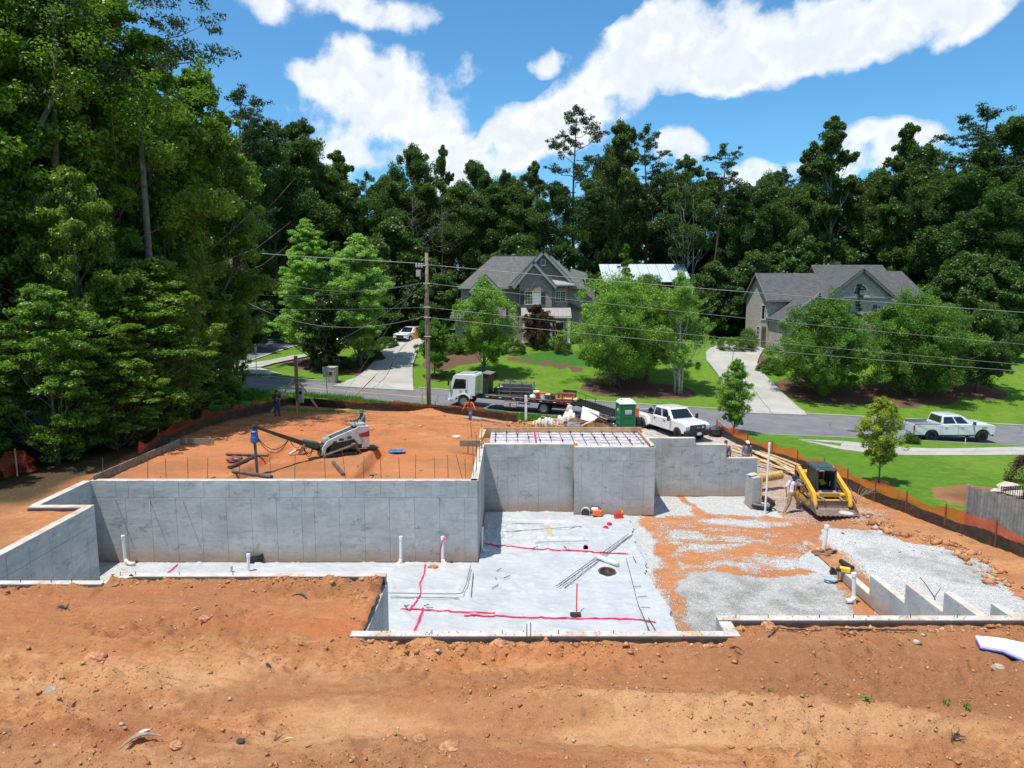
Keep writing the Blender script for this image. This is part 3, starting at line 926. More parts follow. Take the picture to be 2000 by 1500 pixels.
# concrete walls
def conc_wall_mat():
 m = bpy.data.materials.new('formed_concrete')
 m.use_nodes = True
 t = NT(m.node_tree); p = t.n['Principled BSDF']
 pos = t.new('ShaderNodeNewGeometry').outputs['Position']
 oi = t.new('ShaderNodeObjectInfo').outputs['Random']
 off = t.vmath('SCALE',(3.1,5.3,7.7),scale=t.math('MULTIPLY',oi,20))
 pp = t.vmath('ADD',pos,t.vmath('MULTIPLY',off,(.3,.3,.3)))
 n1 = t.noise(pos,.9,6,.62,.1); n2 = t.noise(pp,3.2,7,.70,.1); n3 = t.noise(pos,26,4,.7)
 c = t.mix(t.ramp(n1,.3,.7),(.315,.32,.31),(.475,.475,.46))
 c = t.mix(t.math('MULTIPLY',oi,.42),c,(.38,.41,.42))
 c = t.mix(t.ramp(n2,.50,.70,0,.55),c,(.27,.285,.28))
 bl = t.noise(t.vmath('MULTIPLY',pos,(1,1,1.5)),1.7,9,.78,.15)
 c = t.mix(t.ramp(bl,.54,.66,0,.7),c,(.15,.16,.155))
 hb_ = t.noise(t.vmath('MULTIPLY',pos,(.35,.35,2.4)),1.5,7,.7)
 c = t.mix(t.ramp(hb_,.50,.66,0,.45),c,(.24,.255,.255))
 lt = t.noise(pp,1.9,6,.75)
 c = t.mix(t.ramp(lt,.56,.70,0,.5),c,(.58,.58,.56))
 c = t.mix(t.ramp(n3,.35,.75,0,.25),c,(.22,.235,.24))
 sep = t.new('ShaderNodeSeparateXYZ'); t.link(pos,sep.inputs[0])
 bz = t.math('ADD',sep.outputs[2],t.math('MULTIPLY',n2,.7))
 c = t.mix(t.ramp(bz,.25,1.1,.8,0),c,(.38,.25,.16))
 tan = t.noise(t.vmath('MULTIPLY',pos,(1.2,1.2,.35)),1.0,4,.6)
 c = t.mix(t.ramp(tan,.66,.76,0,.38),c,(.42,.34,.24))
 rs = t.noise(pp,1.5,2,.5)
 c = t.mix(t.ramp(rs,.80,.84,0,.8),c,(.42,.15,.05))
 t.link(c,p.inputs['Base Color'])
 p.inputs['Roughness'].default_value = .8
 p.inputs['Specular IOR Level'].default_value = .3
 b = t.new('ShaderNodeBump'); b.inputs['Strength'].default_value = .55; b.inputs['Distance'].default_value = .02
 wv = t.noise(t.vmath('MULTIPLY',pp,(1,1,3.0)),2.6,6,.65,.3)
 t.link(t.math('ADD',t.math('MULTIPLY',n3,.25),wv),b.inputs['Height']); t.link(b.outputs[0],p.inputs['Normal'])
 return m
WALLM = conc_wall_mat()
CORE = pmat('dark_joint_concrete',(.34,.31,.28),.9)
TOPM = pmat('pale_wall_top',(.50,.47,.42),.85,var=.15,vs=3,dirt=(.40,.2,.1),dirt_amt=.7,bump=.3)
DARKW = pmat('damp_proofing',(.05,.04,.035),.7,dirt=(.2,.1,.05),dirt_amt=.5)
_pc = {}
def box_mesh(w,t_,h):
 k = (round(w,3),round(t_,3),round(h,3))
 if k not in _pc:
  mb = MB()
  x,y,z = w / 2,t_ / 2,h / 2; b = min(.008,w / 4,h / 4)
  vs = [(-x,y,-z),(x,y,-z),(x,y,z),(-x,y,z),(-x,-y + b,-z),(x,-y + b,-z),(x,-y + b,z),(-x,-y + b,z),
              (-x + b,-y,-z + b),(x - b,-y,-z + b),(x - b,-y,z - b),(-x + b,-y,z - b)]
  fs = [(0,3,2,1),(0,1,5,4),(1,2,6,5),(2,3,7,6),(3,0,4,7),(4,5,9,8),(5,6,10,9),(6,7,11,10),(7,4,8,11),(8,9,10,11)]
  me = bpy.data.meshes.new('panel'); me.from_pydata([tuple(v) for v in vs],[],fs); me.materials.append(WALLM); me.update()
  _pc[k] = me
 return _pc[k]
def conc_wall(label,a,b,z0,z1,out,th=.25,rows=(0.0,2.44),panels=True,top=True,seed=0,thing_name='foundation_wall',tops=None):
 """a poured wall from a to b; its formed face lies on the line a-b and looks along out"""
 a = Vector((a[0],a[1],0)); b = Vector((b[0],b[1],0)); out = Vector((out[0],out[1],0))
 L = (b - a).length; ux = (b - a) / L
 t = thing(thing_name,label,'wall',((a + b) / 2)[:],math.atan2(ux.y,ux.x))
 side = 1 if (Matrix.Rotation(-t.rotation_euler.z,3,'Z') @ out).y < 0 else -1       # +1: face toward local -y
 MB().b2((-L / 2,0,z0),(L / 2,side * (th - .02),z1)).build('wall_core',CORE if panels else WALLM,t)
 if top:
  MB().b2((-L / 2 - .001,side * -.022,z1 + .001),(L / 2 + .001,side * th,z1 + .03)).build('wall_top',TOPM,t,bevel=.006)
 MB().b2((-L / 2,side * (th - .018),z0),(L / 2,side * (th + .005),z1 - .04)).build('back_coating',DARKW,t)
 if panels:
  rr = random.Random(seed)
  zs = [z for z in rows if z < z1 - .1] + [z1]
  zs[0] = z0
  for i in range(len(zs) - 1):
   x = 0; first = rr.choice([.31,.61,.91])
   while x < L - .02:
    w = first if x == 0 else (.915 if rr.random() < .87 else .46)
    if L - x - w < .18: w = L - x
    w = min(w,L - x)
    o = bpy.data.objects.new('panel',box_mesh(w - .004,.022,zs[i + 1] - zs[i] - .005))
    COL.objects.link(o); o.parent = t
    o.location = (-L / 2 + x + w / 2,side * -.010 - rr.uniform(0,.004) * side,(zs[i] + zs[i + 1]) / 2)
    if side < 0: o.rotation_euler = (0,0,PI)
    x += w
 return t
FW = conc_wall
FW('long grey concrete wall of formed panels in front of the orange clay pad',(-15.3,25.5),(-1.25,25.5),0,3.05,(0,-1),seed=3)
FW('short shaded concrete wall at the far left corner of the dig',(-15.3,22.6),(-15.3,25.5),0,3.05,(1,0),seed=4)
FW('short concrete return wall with dirt on its top, left edge of the dig',(-15.5,22.6),(-13.5,22.6),0,3.05,(0,1),seed=5,panels=False)
FW('left concrete wall running toward the camera beside the small clay strip',(-13.5,16.6),(-13.5,22.35),0,3.05,(1,0),seed=6)
FW('near wall whose pale top runs in from the left edge of the picture',(-13.8,16.6),(-9.8,16.6),0,3.05,(0,1),panels=False,th=.19)
FW('short jog of wall top between two near wall tops on the left',(-9.85,16.58),(-9.38,17.02),0,3.05,(0,1),panels=False,th=.19)
FW('near wall top behind the foreground clay, left of the plastic floor',(-9.4,17.06),(-3.1,17.06),0,3.05,(0,1),panels=False,th=.19)
FW('triangular looking shaded concrete wall face left of the big plastic floor',(-3.1,13.82),(-3.1,17.06),0,2.86,(1,0),seed=9,top=False)
FW('near wall top in front of the big plastic covered floor',(-3.3,14.05),(4.65,14.05),0,3.05,(0,1),panels=False,th=.19)
FW('short return wall where the near wall top steps back beside the gravel',(4.4,14.052),(4.4,14.498),0,3.05,(-1,0),seed=11)
FW('near wall top in front of the grey gravel and the stepped wall',(4.4,14.75),(11.5,14.75),0,3.05,(0,1),panels=False,th=.19)
FW('narrow shaded concrete wall between the clay pad and the plastic floor',(-1.25,25.5),(-1.25,31.47),0,3.05,(1,0),seed=12)
FW('concrete wall under the left half of the steel mesh deck',(-1.25,31.47),(2.74,31.47),0,3.05,(0,-1),seed=13)
FW('projecting concrete wall under the right half of the steel mesh deck',(2.74,30.9),(6.27,30.9),0,3.05,(0,-1),seed=14)
FW('end wall of the projecting concrete block, casting a shadow on the gravel',(6.27,30.92),(6.27,33.8),0,3.05,(1,0),seed=15)
for k,(a,b,z) in enumerate(((6.27,8.75,2.82),(8.75,10.25,2.5),(10.25,11.75,1.84))):
 FW(['tallest section of the back concrete wall, next to the mesh deck block','middle section of the stepped back concrete wall in front of the white pickup','lowest end section of the stepped back wall with two men behind it'][k],
       (a,33.8),(b,33.8),0,z,(0,-1),seed=20 + k,rows=(0.0,1.22 if k == 2 else 2.44))
for k,(y0,y1,z) in enumerate(((24.0,21.9,.32),(21.9,19.9,.96),(19.9,18.1,1.54),(18.1,16.35,2.1),(16.3,14.9,2.62))):
 FW('%s of the stepped side wall descending toward the gravel' % ['lowest far step, under the yellow tool,','second step from the far end','third step from the far end','fourth step from the far end','highest and nearest step'][k],
       (11.4,y1),(11.4,y0),0,z,(-1,0),seed=30 + k,rows=(0.0,),th=.22)
q = at(1470,990,z=0)
st = thing('wall_stub','free standing grey concrete wall end with a broken top and a board on it','wall',(q.x,q.y,0),R(4))
MB().hexa([(-.20,-.3,0),(.20,-.3,0),(.20,.5,0),(-.20,.5,0)],[(-.16,-.3,1.42),(.19,-.3,1.5),(.19,.5,1.5),(-.16,.5,1.42)]).build('stub_body',WALLM,st,bevel=.01)
MB().b2((.21,-.36,0),(.25,-.2,1.45)).build('edge_board',pmat('new_lumber',(.52,.36,.18),.7,var=.25,vs=4),st)
MB().ball((0,.1,1.5),.2,(1,1.1,.45),9,6,.2,4).build('broken_top',TOPM,st,smooth=False)
# == trees
BARK = pmat('bark',(.12,.10,.08),.95,var=.4,vs=5,bump=.9,bs=9)
BARKL = pmat('pale_bark',(.30,.27,.23),.9,var=.35,vs=5,bump=.6,bs=9)
BARKP = pmat('pine_bark',(.13,.085,.06),.95,var=.4,vs=4,bump=.9,bs=8)
LF_DEEP = leaf_mat('deep_leaves',(.032,.074,.017),(.098,.175,.034),olive=(.115,.17,.034),trans=.36)
LF_MID = leaf_mat('mid_leaves',(.050,.115,.020),(.15,.27,.040),olive=(.16,.24,.036),trans=.34)
LF_LIGHT = leaf_mat('light_leaves',(.10,.21,.028),(.28,.46,.065))
LF_OAK = leaf_mat('oak_leaves',(.050,.120,.018),(.17,.31,.036),trans=.32)
LF_FOR = leaf_mat('lighter_wood_leaves',(.032,.072,.016),(.10,.18,.034),olive=(.11,.165,.03),trans=.3)
LF_MAPLE = leaf_mat('maple_leaves',(.15,.28,.055),(.36,.55,.13),trans=.35)
LF_NEAR = leaf_mat('woodland_leaves',(.052,.115,.017),(.20,.34,.040),gloss=.40,trans=.42,olive=(.21,.30,.042))
LF_MAG = leaf_mat('magnolia_leaves',(.020,.040,.010),(.060,.085,.022),gloss=.25,trans=.08)
LF_RED = leaf_mat('bronze_leaves',(.045,.028,.016),(.11,.055,.03),trans=.2)
LF_PINE = leaf_mat('pine_needles',(.020,.048,.016),(.06,.115,.034),gloss=.5,trans=.12)
LF_YEL = leaf_mat('turning_leaves',(.13,.25,.03),(.50,.46,.06),trans=.4)
LF_BLUE = leaf_mat('bluish_needles',(.035,.07,.06),(.09,.16,.14),trans=.1)
def leaves(P,size,rng,flat=.75,tone=None,asp=.5,droop=0.0,nrm=None):
 """leaf-sized faces at the points P"""
 n = len(P)
 up = rng.normal(0,1,(n,3)) * (1 - flat)
 up[:,2] += flat
 if nrm is not None: up = up + nrm * .45
 up /= np.linalg.norm(up,axis=1,keepdims=True) + 1e-9
 d = rng.normal(0,1,(n,3)); d -= (d * up).sum(1,keepdims=True) * up
 d /= np.linalg.norm(d,axis=1,keepdims=True) + 1e-9
 d[:,2] -= droop
 b = np.cross(up,d)
 s = size * rng.uniform(.6,1.35,(n,1))
 v = np.empty((n,4,3))
 v[:,0] = P - d * s * .5; v[:,1] = P + b * s * asp * .5 + up * s * .06
 v[:,2] = P + d * s * .5 - up * s * .08; v[:,3] = P - b * s * asp * .5 + up * s * .06
 return v.reshape(-1,3)
def crown_mesh(name,clusters,nleaf,size,rng,squash=.55,asp=.55,flat=.6,droop=0.0,tri=False):
 """clusters: rows x, y, z, radius"""
 C = np.asarray(clusters,float)
 k = np.repeat(np.arange(len(C)),nleaf)
 g = rng.normal(0,1,(len(k),3)); g /= np.linalg.norm(g,axis=1,keepdims=True)
 rad = rng.uniform(0,1,(len(k),1)) ** .45
 off = g * rad * C[k,3:4]; off[:,2] *= squash
 P = C[k,:3] + off
 v = leaves(P,size,rng,flat,asp=asp,droop=droop,nrm=g * rad)
 if tri:
  v = v.reshape(-1,4,3)[:,[0,1,3]].reshape(-1,3)
 nv = 3 if tri else 4
 q = np.arange(len(v)).reshape(-1,nv)
 me = bulk_mesh(name,v,q)
 ct = rng.uniform(0,1,len(C))[k]
 tone = np.clip(.55 * ct + .45 * rng.uniform(0,1,len(k)) ** 1.2,0,1)
 a = me.attributes.new('tone','FLOAT','POINT'); a.data.foreach_set('value',np.repeat(tone,nv).astype(np.float32))
 return me
def limb_pts(a,b,rng,n=5,wob=.08):
 a,b = np.array(a,float),np.array(b,float); L = np.linalg.norm(b - a)
 o = []
 for i in range(n + 1):
  t = i / n
  p = a * (1 - t) + b * t
  p = p + np.array([0,0,-.10 * L * math.sin(PI * t)]) * .6
  if 0 < i < n: p = p + rng.normal(0,wob * L * .25,3)
  o.append(p)
 return o
def make_tree(kind,label,cat,h,rad,base=.25,seed=1,leafm=None,barkm=None,nl=14,per=14,nleaf=90,size=.3,tr=.22,profile='round',lean=(0,0),lobe=.42,squash=.85,stems=1,name=None,flat=.35,asp=.55,holes=0.0,fill=.5,tri=False):
 rng = np.random.default_rng(seed)
 root = thing(name or 'tree',label,cat)
 top = np.array([lean[0],lean[1],h * .93])
 lobes = []
 for i in range(nl):
  t = (i + .5) / nl
  a = i * 2.39996 + rng.uniform(-.4,.4)
  if profile == 'round':
   zz = t; rr = math.sin(PI * min(1,.12 + .84 * zz)) ** .65
  elif profile == 'cone':
   zz = t; rr = (1 - zz) ** .75 * .95 + .08
  elif profile == 'oval':
   zz = t; rr = math.sin(PI * min(1,.10 + .86 * zz)) ** .8 * .9
  elif profile == 'column':
   zz = t; rr = .75 * (1 - zz ** 3) + .1
  elif profile == 'tall':
   zz = t; rr = .55 + .45 * math.sin(PI * zz * .95 + .2); rr *= (1 - .5 * zz ** 3)
  elif profile == 'vase':
   zz = .3 + .7 * t; rr = .35 + .65 * zz
  z = h * (base + (1 - base) * (.04 + .92 * zz))
  q = rr * rad * rng.uniform(.55,.85) * (1 if t < .93 else .3)
  lobes.append((q * math.cos(a) + lean[0] * zz,q * math.sin(a) + lean[1] * zz,z,rad * lobe * rng.uniform(.75,1.25) * (.65 + .35 * rr)))
 lobes.append((lean[0],lean[1],h - rad * lobe * .45,rad * lobe * .7))
 cl = []
 for (x,y,z,r) in lobes:
  if rng.uniform() < holes: continue
  for j in range(per):
   g = rng.normal(0,1,3); g /= np.linalg.norm(g)
   if g[2] < -.3: g[2] *= -.6
   u = rng.uniform(.45,1.12)
   cl.append((x + g[0] * r * u,y + g[1] * r * u,z + g[2] * r * u * .85,r * rng.uniform(.20,.46)))
 for j in range(int(len(cl) * fill)):
  L_ = lobes[rng.integers(len(lobes))]; f = rng.uniform(.25,.95)
  cl.append((L_[0] * f + lean[0] * .3,L_[1] * f + lean[1] * .3,L_[2] + rng.normal(0,.5) * L_[3],L_[3] * .5))
 me = crown_mesh('crown',cl,nleaf,size * (1.45 if tri else 1),rng,squash,asp * (1.1 if tri else 1),flat,tri=tri)
 link('crown',me,leafm or LF_MID,root)
 tk = MB()
 for s in range(stems):
  ox = 0 if stems == 1 else .3 * math.cos(s * 2.4); oy = 0 if stems == 1 else .25 * math.sin(s * 2.4)
  tx,ty = top[0] + ox * 4,top[1] + oy * 4
  pts = []; rs = []
  for i in range(9):
   t = i / 8
   pts.append((ox + (tx - ox) * t ** 1.3 + .03 * h * .3 * math.sin(t * 5 + seed),oy + (ty - oy) * t ** 1.3 + .02 * h * .3 * math.sin(t * 4 + seed * 2),h * .92 * t - .15))
   rs.append(tr * (1.35 if i == 0 else 1) * (1 - .88 * t) / (1 if stems == 1 else 1.7))
  tk.tube(pts,rs,8)
 tk.build('trunk',barkm or BARK,root,smooth=True)
 br = MB()
 for i,(x,y,z,r) in enumerate(lobes):
  z0 = max(h * base * .7,z - (math.hypot(x,y)) * .9 - .1 * h); z0 = min(z0,h * .85)
  t = z0 / h
  a = (lean[0] * t ** 1.3,lean[1] * t ** 1.3,z0)
  p = limb_pts(a,(x,y,z),rng)
  rr = tr * .38 * (1 - .7 * t)
  br.tube(p,[rr * (1 - .75 * k / 5) for k in range(6)],5,False)
  for k in range(3):
   g = rng.normal(0,1,3) * r * .8
   br.tube(limb_pts(p[3],(x + g[0],y + g[1],z + abs(g[2]) * .5),rng,3),[rr * .4,rr * .3,rr * .2,rr * .1],4,False)
 br.build('branches',barkm or BARK,root,smooth=True)
 return root
def make_pine(label,h,seed=1,bare=.45,rad=3.4,size=.42,name='pine_tree',nb=26,tr=.28,nleaf=46):
 rng = np.random.default_rng(seed)
 root = thing(name,label,'pine tree')
 tk = MB(); pts = []; rs = []
 for i in range(10):
  t = i / 9
  pts.append((.02 * h * math.sin(t * 3 + seed),.015 * h * math.sin(t * 4 + seed),h * .97 * t - .2)); rs.append(tr * (1 - .85 * t) + .02)
 tk.tube(pts,rs,8); tk.build('trunk',BARKP,root,smooth=True)
 br = MB(); cl = []
 for i in range(nb):
  t = bare + (1 - bare) * ((i + .5) / nb) ** .9
  a = i * 2.39996 + rng.uniform(-.5,.5)
  u = (t - bare) / (1 - bare)
  r = rad * (.45 + .75 * math.sin(PI * min(.98,.25 + .62 * u)) - .35 * u ** 3) * rng.uniform(.6,1.15)
  if u > .93: r *= .4
  z = h * t
  e = (r * math.cos(a),r * math.sin(a),z + r * rng.uniform(.05,.45))
  p = limb_pts((0,0,z),e,rng,4,.1)
  br.tube(p,[tr * .28 * (1 - u * .5) * (1 - .8 * k / 4) for k in range(5)],4,False)
  m = int(5 + r * 2.2)
  for k in range(m):
   f = rng.uniform(.45,1.05)
   q = np.array(p[0]) * (1 - f) + np.array(e) * f + rng.normal(0,.26,3) * np.array([r * .55,r * .55,.9])
   cl.append((q[0],q[1],q[2] + .15,rng.uniform(.35,.62)))
 cl.append((0,0,h,.6)); cl.append((.2,.1,h - .5,.6))
 br.build('branches',BARKP,root,smooth=True)
 me = crown_mesh('needles',cl,nleaf,size * 1.2,rng,.5,.26,.25,tri=True)
 link('crown',me,LF_PINE,root)
 return root
def place(o,x,y,z=None,rz=0,sc=None):
 o.location = (x,y,Hs(x,y) - .05 if z is None else z)
 o.rotation_euler = (0,0,rz)
 if sc: o.scale = (sc,sc,sc) if not isinstance(sc,(tuple,list)) else sc
 return o
def pxx(px,y):                       # x of a pixel column at distance y, near the horizon
 return at(px,560,y=y).x
def height_to(px,py,y):             # the height above ground of what tops out at a pixel
 p = at(px,py,y=y)
 return p.z - Hs(p.x,y)
# the woods behind the houses
forest_proto = [
 make_tree('t','','tree',24,5.2,.22,11,LF_DEEP,BARK,17,15,230,.235,.30,'tall',(.6,.3),.36,.95,name='forest_tree',flat=.3,tri=True),
 make_tree('t','','tree',24,5.8,.30,12,LF_DEEP,BARK,16,15,230,.24,.32,'round',(-.5,.4),.40,.95,name='forest_tree',flat=.3,tri=True),
 make_tree('t','','tree',24,4.4,.18,13,LF_FOR,BARKL,18,14,210,.23,.26,'tall',(.3,-.5),.34,.95,name='forest_tree',flat=.3,tri=True,holes=.08),
 make_tree('t','','tree',24,6.2,.12,14,LF_DEEP,BARK,20,15,200,.24,.34,'oval',(0,.2),.40,.95,name='forest_tree',flat=.3,tri=True),
 make_tree('t','','tree',24,4.6,.42,15,LF_FOR,BARKL,14,13,170,.21,.22,'round',(.9,.1),.34,.95,name='forest_tree',flat=.3,tri=True,holes=.1,stems=2,fill=.15),
]
pine_proto = [make_pine('',28,21,.45,3.9),make_pine('',28,22,.34,4.6,nb=32),make_pine('',28,23,.58,3.6,nb=20)]
used = set()
def plant(proto,px,top,y,label,group=None,rz=0,wid=1.0):
 x = pxx(px,y); hh = height_to(px,top,y)
 h0 = 24 if proto in forest_proto else 28
 s = hh / h0
 sc = (s * wid,s * wid,s)
 if proto not in used:
  used.add(proto); o = proto; o.location = (x,y,Hs(x,y) - .1); o.rotation_euler = (0,0,rz); o.scale = sc
 else:
  o = dup(proto,(x,y,Hs(x,y) - .1),rz,sc)
 if not group:
  o['label'] = label
  if 'group' in o: del o['group']
 else:
  o['label'] = label; o['group'] = group
 return o
FP,PP = forest_proto,pine_proto
sky_line = [
 (PP[1],487,178,88,'dark pine showing behind the big left woodland edge, against the sky',1.0),
 (FP[1],545,250,92,'rounded dark tree just right of the left woodland, under the big cloud',.85),
 (FP[0],610,240,98,'tall dark green tree with a lumpy top between the left woodland and the big cloud',1.0),
 (FP[2],672,300,104,'lower green tree sloping down under the left part of the big cloud',1.0),
 (PP[0],725,340,108,'greyish pine low on the skyline under the big round cloud',.9),
 (FP[3],812,290,106,'broad dark domed tree behind the top of the main utility pole',.9),
 (FP[2],872,288,110,'thin-topped tree standing up right of the dark domed tree',.55),
 (FP[1],930,318,108,'round tree on the skyline left of the tall pine, behind the first house',.75),
 (FP[0],985,335,112,'small-topped tree in the skyline dip left of the tall pine',.75),
 (FP[2],1045,318,107,'tree with loose crown directly left of the tall pine',.8),
 (PP[0],1122,212,104,'tallest pine, rising over the right end of the first house',.95),
 (FP[0],1200,240,108,'tall tree immediately right of the tallest pine',.85),
 (PP[1],1255,248,112,'dark pine with dense rounded top right of the tallest pine',.9),
 (FP[4],1345,308,100,'pale green loose tree with forked pale trunks behind the metal roof',1.0),
 (PP[2],1400,283,104,'single pine on a bare straight trunk between the two houses',.95),
 (FP[1],1470,368,110,'low dark tree in the skyline dip left of the second house',.9),
 (PP[1],1520,330,114,'straggly pine above the left wing of the second house',.75),
 (FP[2],1620,232,104,'tall ragged tree over the middle of the second house roof',1.05),
 (FP[0],1560,300,110,'dark tree leaning against the tall ragged one over the second house',.85),
 (FP[2],1745,246,102,'tall tree with two tops above the right gable of the second house',.95),
 (FP[1],1695,335,108,'lower tree filling the gap over the second house roof ridge',.8),
 (PP[1],1893,212,98,'big spreading dark pine near the right edge of the sky',1.25),
 (FP[1],1975,235,96,'dark broad tree at the right edge of the picture',1.0),
 (FP[3],1835,330,102,'lower tree left of the spreading dark pine',.7),
]
for i,(p,px,top,y,lab,wd) in enumerate(sky_line):
 plant(p,px,top,y,lab,None,i * 1.7,wd)
rr = random.Random(12)
G2 = 'trees inside the dark wood behind the houses'
for px,top,y,k in [(455,330,96,0),(520,330,100,3),(575,322,97,1),(640,332,100,3),(700,362,103,0),(760,352,100,3),(840,362,103,1),(900,362,102,3),(960,362,104,0),(1010,362,106,3),(1085,362,103,3),(1150,352,118,1),
                      (1225,352,119,3),(1290,337,118,1),(1340,362,122,3),(1390,352,120,1),(1440,362,106,3),(1500,362,104,3),(1560,362,103,1),(1650,352,106,3),(1710,342,105,3),(1780,322,100,3),(1830,342,97,1),(1880,332,94,3),(1930,330,96,1),(1990,330,92,3),(2050,300,95,0),(2110,260,90,1),
                      (430,260,100,1),(380,230,92,0),(2180,280,92,3),(2260,250,96,1),(500,250,112,0),(590,280,120,1),(770,340,122,0),(1000,350,125,1),(1180,300,125,0),(1500,342,122,1),(1600,330,122,0),(1800,300,118,1)]:
 plant(FP[k],px,top,y,'dark leafy tree standing inside the wood behind the houses',G2,rr.uniform(0,6),rr.uniform(.85,1.15))
ug = make_tree('u','broad green shrubby tree at the edge of the wood between the two houses','tree',8,3.4,.02,31,LF_FOR,BARK,16,13,110,.24,.12,'round',(0,0),.42,.7,name='understory_tree',tri=True)
UG = [(1395,520,96,'mid green bush tree right of the pale metal roof'),(1345,552,93,'low bright bush tree just below the right end of the metal roof'),(1470,500,97,'shrubby tree left of the second house, against the dark wood'),(1880,505,84,'soft green round tree right of the second house'),(1960,520,82,'green tree right of the soft round one, near the right edge'),
      (770,440,92,'wide blue-green feathery tree left of the main pole, in front of the wood'),(1010,470,97,'low dark tree directly behind the first house roof'),(860,540,90,'low tree between the main pole and the first house'),(740,560,88,'low tree at the head of the left drive'),(1168,562,92,'low tree right of the first house chimney'),
      (1830,560,88,'shrubby tree touching the right end of the second house'),(560,560,92,'low dark tree behind the bright maple, left side'),(1560,470,100,'low dark tree behind the left wing of the second house'),(470,560,84,'low dark tree behind the left utility pole'),(1430,600,100,'dark bush behind the hedge beside the second house'),(1250,612,92,'dark bush behind the birch trees')]
first = True
for i,(px,top,y,lab) in enumerate(UG):
 hh = height_to(px,top,y); s = hh / 8; x = pxx(px,y)
 if first: ug['label'] = lab; place(ug,x,y,None,i,(s * .95,s * .95,s)); first = False
 else: dup(ug,(x,y,Hs(x,y) - .1),i * 1.3,(max(s * .9,.9),max(s * .9,.9),s),lab)
for i in range(30):
 px = 430 + i * 60; y = 99 + (i * 37 % 9) + (14 if 1120 < px < 1380 else 0)
 x = pxx(px,y)
 o = dup(ug,(x,y,Hs(x,y) - .2),i * 1.1,(1.25,1.25,.95 + .25 * math.sin(i * 2.3)),'dark shrub at the foot of the wood')
 o['group'] = 'shrubs at the foot of the wood'
def cone_tree(label,h,rad,seed,mat,loc,name='cypress_tree',size=.2,cat='tree'):
 o = make_tree('c',label,cat,h,rad,.03,seed,mat,BARK,16,9,60,size,.1,'cone',(0,0),.45,.8,name=name)
 return place(o,*loc)
def on_px(px,top,y): return height_to(px,top,y),(pxx(px,y),y)
for px,top,y,r,sd,m,lab in ((1222,478,94,1.7,41,LF_MID,'narrow pointed evergreen in front of the metal roof'),(658,470,90,1.9,42,LF_MID,'pointed evergreen peeking between the two bright maple crowns'),(806,498,90,1.6,43,LF_DEEP,'dark pointed evergreen immediately left of the main utility pole'),
                                  (1678,553,80.5,.8,44,LF_BLUE,'thin bluish conifer in front of the second house gable')):
 hh,(x,y_) = on_px(px,top,y)
 cone_tree(lab,hh,r,sd,m,(x,y_))
def bare_tree(label,px,top,y,seed):
 hh,(x,y_) = on_px(px,top,y); rng = np.random.default_rng(seed)
 root = thing('bare_tree',label,'tree',(x,y,Hs(x,y)))
 mb = MB(); mb.tube([(0,0,0),(.1,0,hh * .4),(.25,.1,hh * .75),(.2,0,hh)],[.10,.08,.05,.015],6)
 mb.build('trunk',BARK,root,smooth=True)
 b = MB()
 for i in range(26):
  t = rng.uniform(.4,.95); a = rng.uniform(0,6.28); L = (1.1 - t) * hh * .45
  p0 = np.array([.2 * t,0,hh * t]); p1 = p0 + np.array([math.cos(a) * L,math.sin(a) * L,L * rng.uniform(.2,.9)])
  b.tube(limb_pts(p0,p1,rng,4,.2),[.045,.035,.025,.018,.01],4,False)
  for k in range(4):
   f = rng.uniform(.4,1); q = p0 * (1 - f) + p1 * f
   b.tube([q,q + rng.normal(0,.5,3) + np.array([0,0,.3])],[.018,.008],3,False)
 b.build('branches',BARK,root,smooth=True)
bare_tree('leafless grey tree in front of the dark wood, left of the first house',805,385,96,3)
bare_tree('leafless grey twiggy tree beside the left house-side wood edge',862,400,98,5)
# trees in the front gardens
def garden(px,base_py,top_py,rad,label,seed,**kw):
 b = atg(px,base_py)
 t = at(px,top_py,y=b.y)
 h = t.z - b.z
 kind = kw.pop('cat','tree')
 o = make_tree('g',label,kind,h,rad,seed=seed,tri=True,**kw)
 o.location = (b.x,b.y,b.z - .03)
 return o
garden(607,716,436,4.6,'bright green layered maple, taller and left of its twin, at the street corner',51,base=.10,leafm=LF_MAPLE,nl=28,per=15,nleaf=170,size=0.155,tr=.2,profile='cone',lobe=.34,squash=.5,flat=.6,name='maple_tree')
garden(703,716,466,4.1,'bright green layered maple on the right, beside the left drive',52,base=.10,leafm=LF_MAPLE,nl=26,per=15,nleaf=170,size=0.155,tr=.2,profile='oval',lobe=.36,squash=.5,flat=.6,name='maple_tree')
garden(640,727,582,2.5,'dark bronze-green magnolia in front of the bright maples',53,base=.05,leafm=LF_MAG,nl=18,per=12,nleaf=102,size=0.192,tr=.12,profile='oval',lobe=.42,squash=.8,name='magnolia_tree')
garden(850,738,634,1.95,'small round-headed tree just right of the main utility pole',54,base=.30,leafm=LF_OAK,nl=14,per=14,nleaf=136,size=0.126,tr=.09,profile='round',lobe=.45,name='young_tree')
garden(946,734,560,3.4,'oval green oak on the lawn in front of the left half of the first house',55,base=.17,leafm=LF_LIGHT,nl=18,per=15,nleaf=161,size=0.126,tr=.15,profile='oval',lobe=.42,name='oak_tree')
garden(1210,757,552,5.0,'wide spreading oak on the lawn right of the first house door',56,base=.14,leafm=LF_LIGHT,nl=26,per=16,nleaf=178,size=0.133,tr=.20,profile='round',lobe=.38,name='oak_tree')
garden(1262,742,545,3.6,'oak trunked tree between the wide oak and the pale birch',57,base=.15,leafm=LF_OAK,nl=18,per=14,nleaf=170,size=0.133,tr=.16,profile='oval',lobe=.42,name='oak_tree')
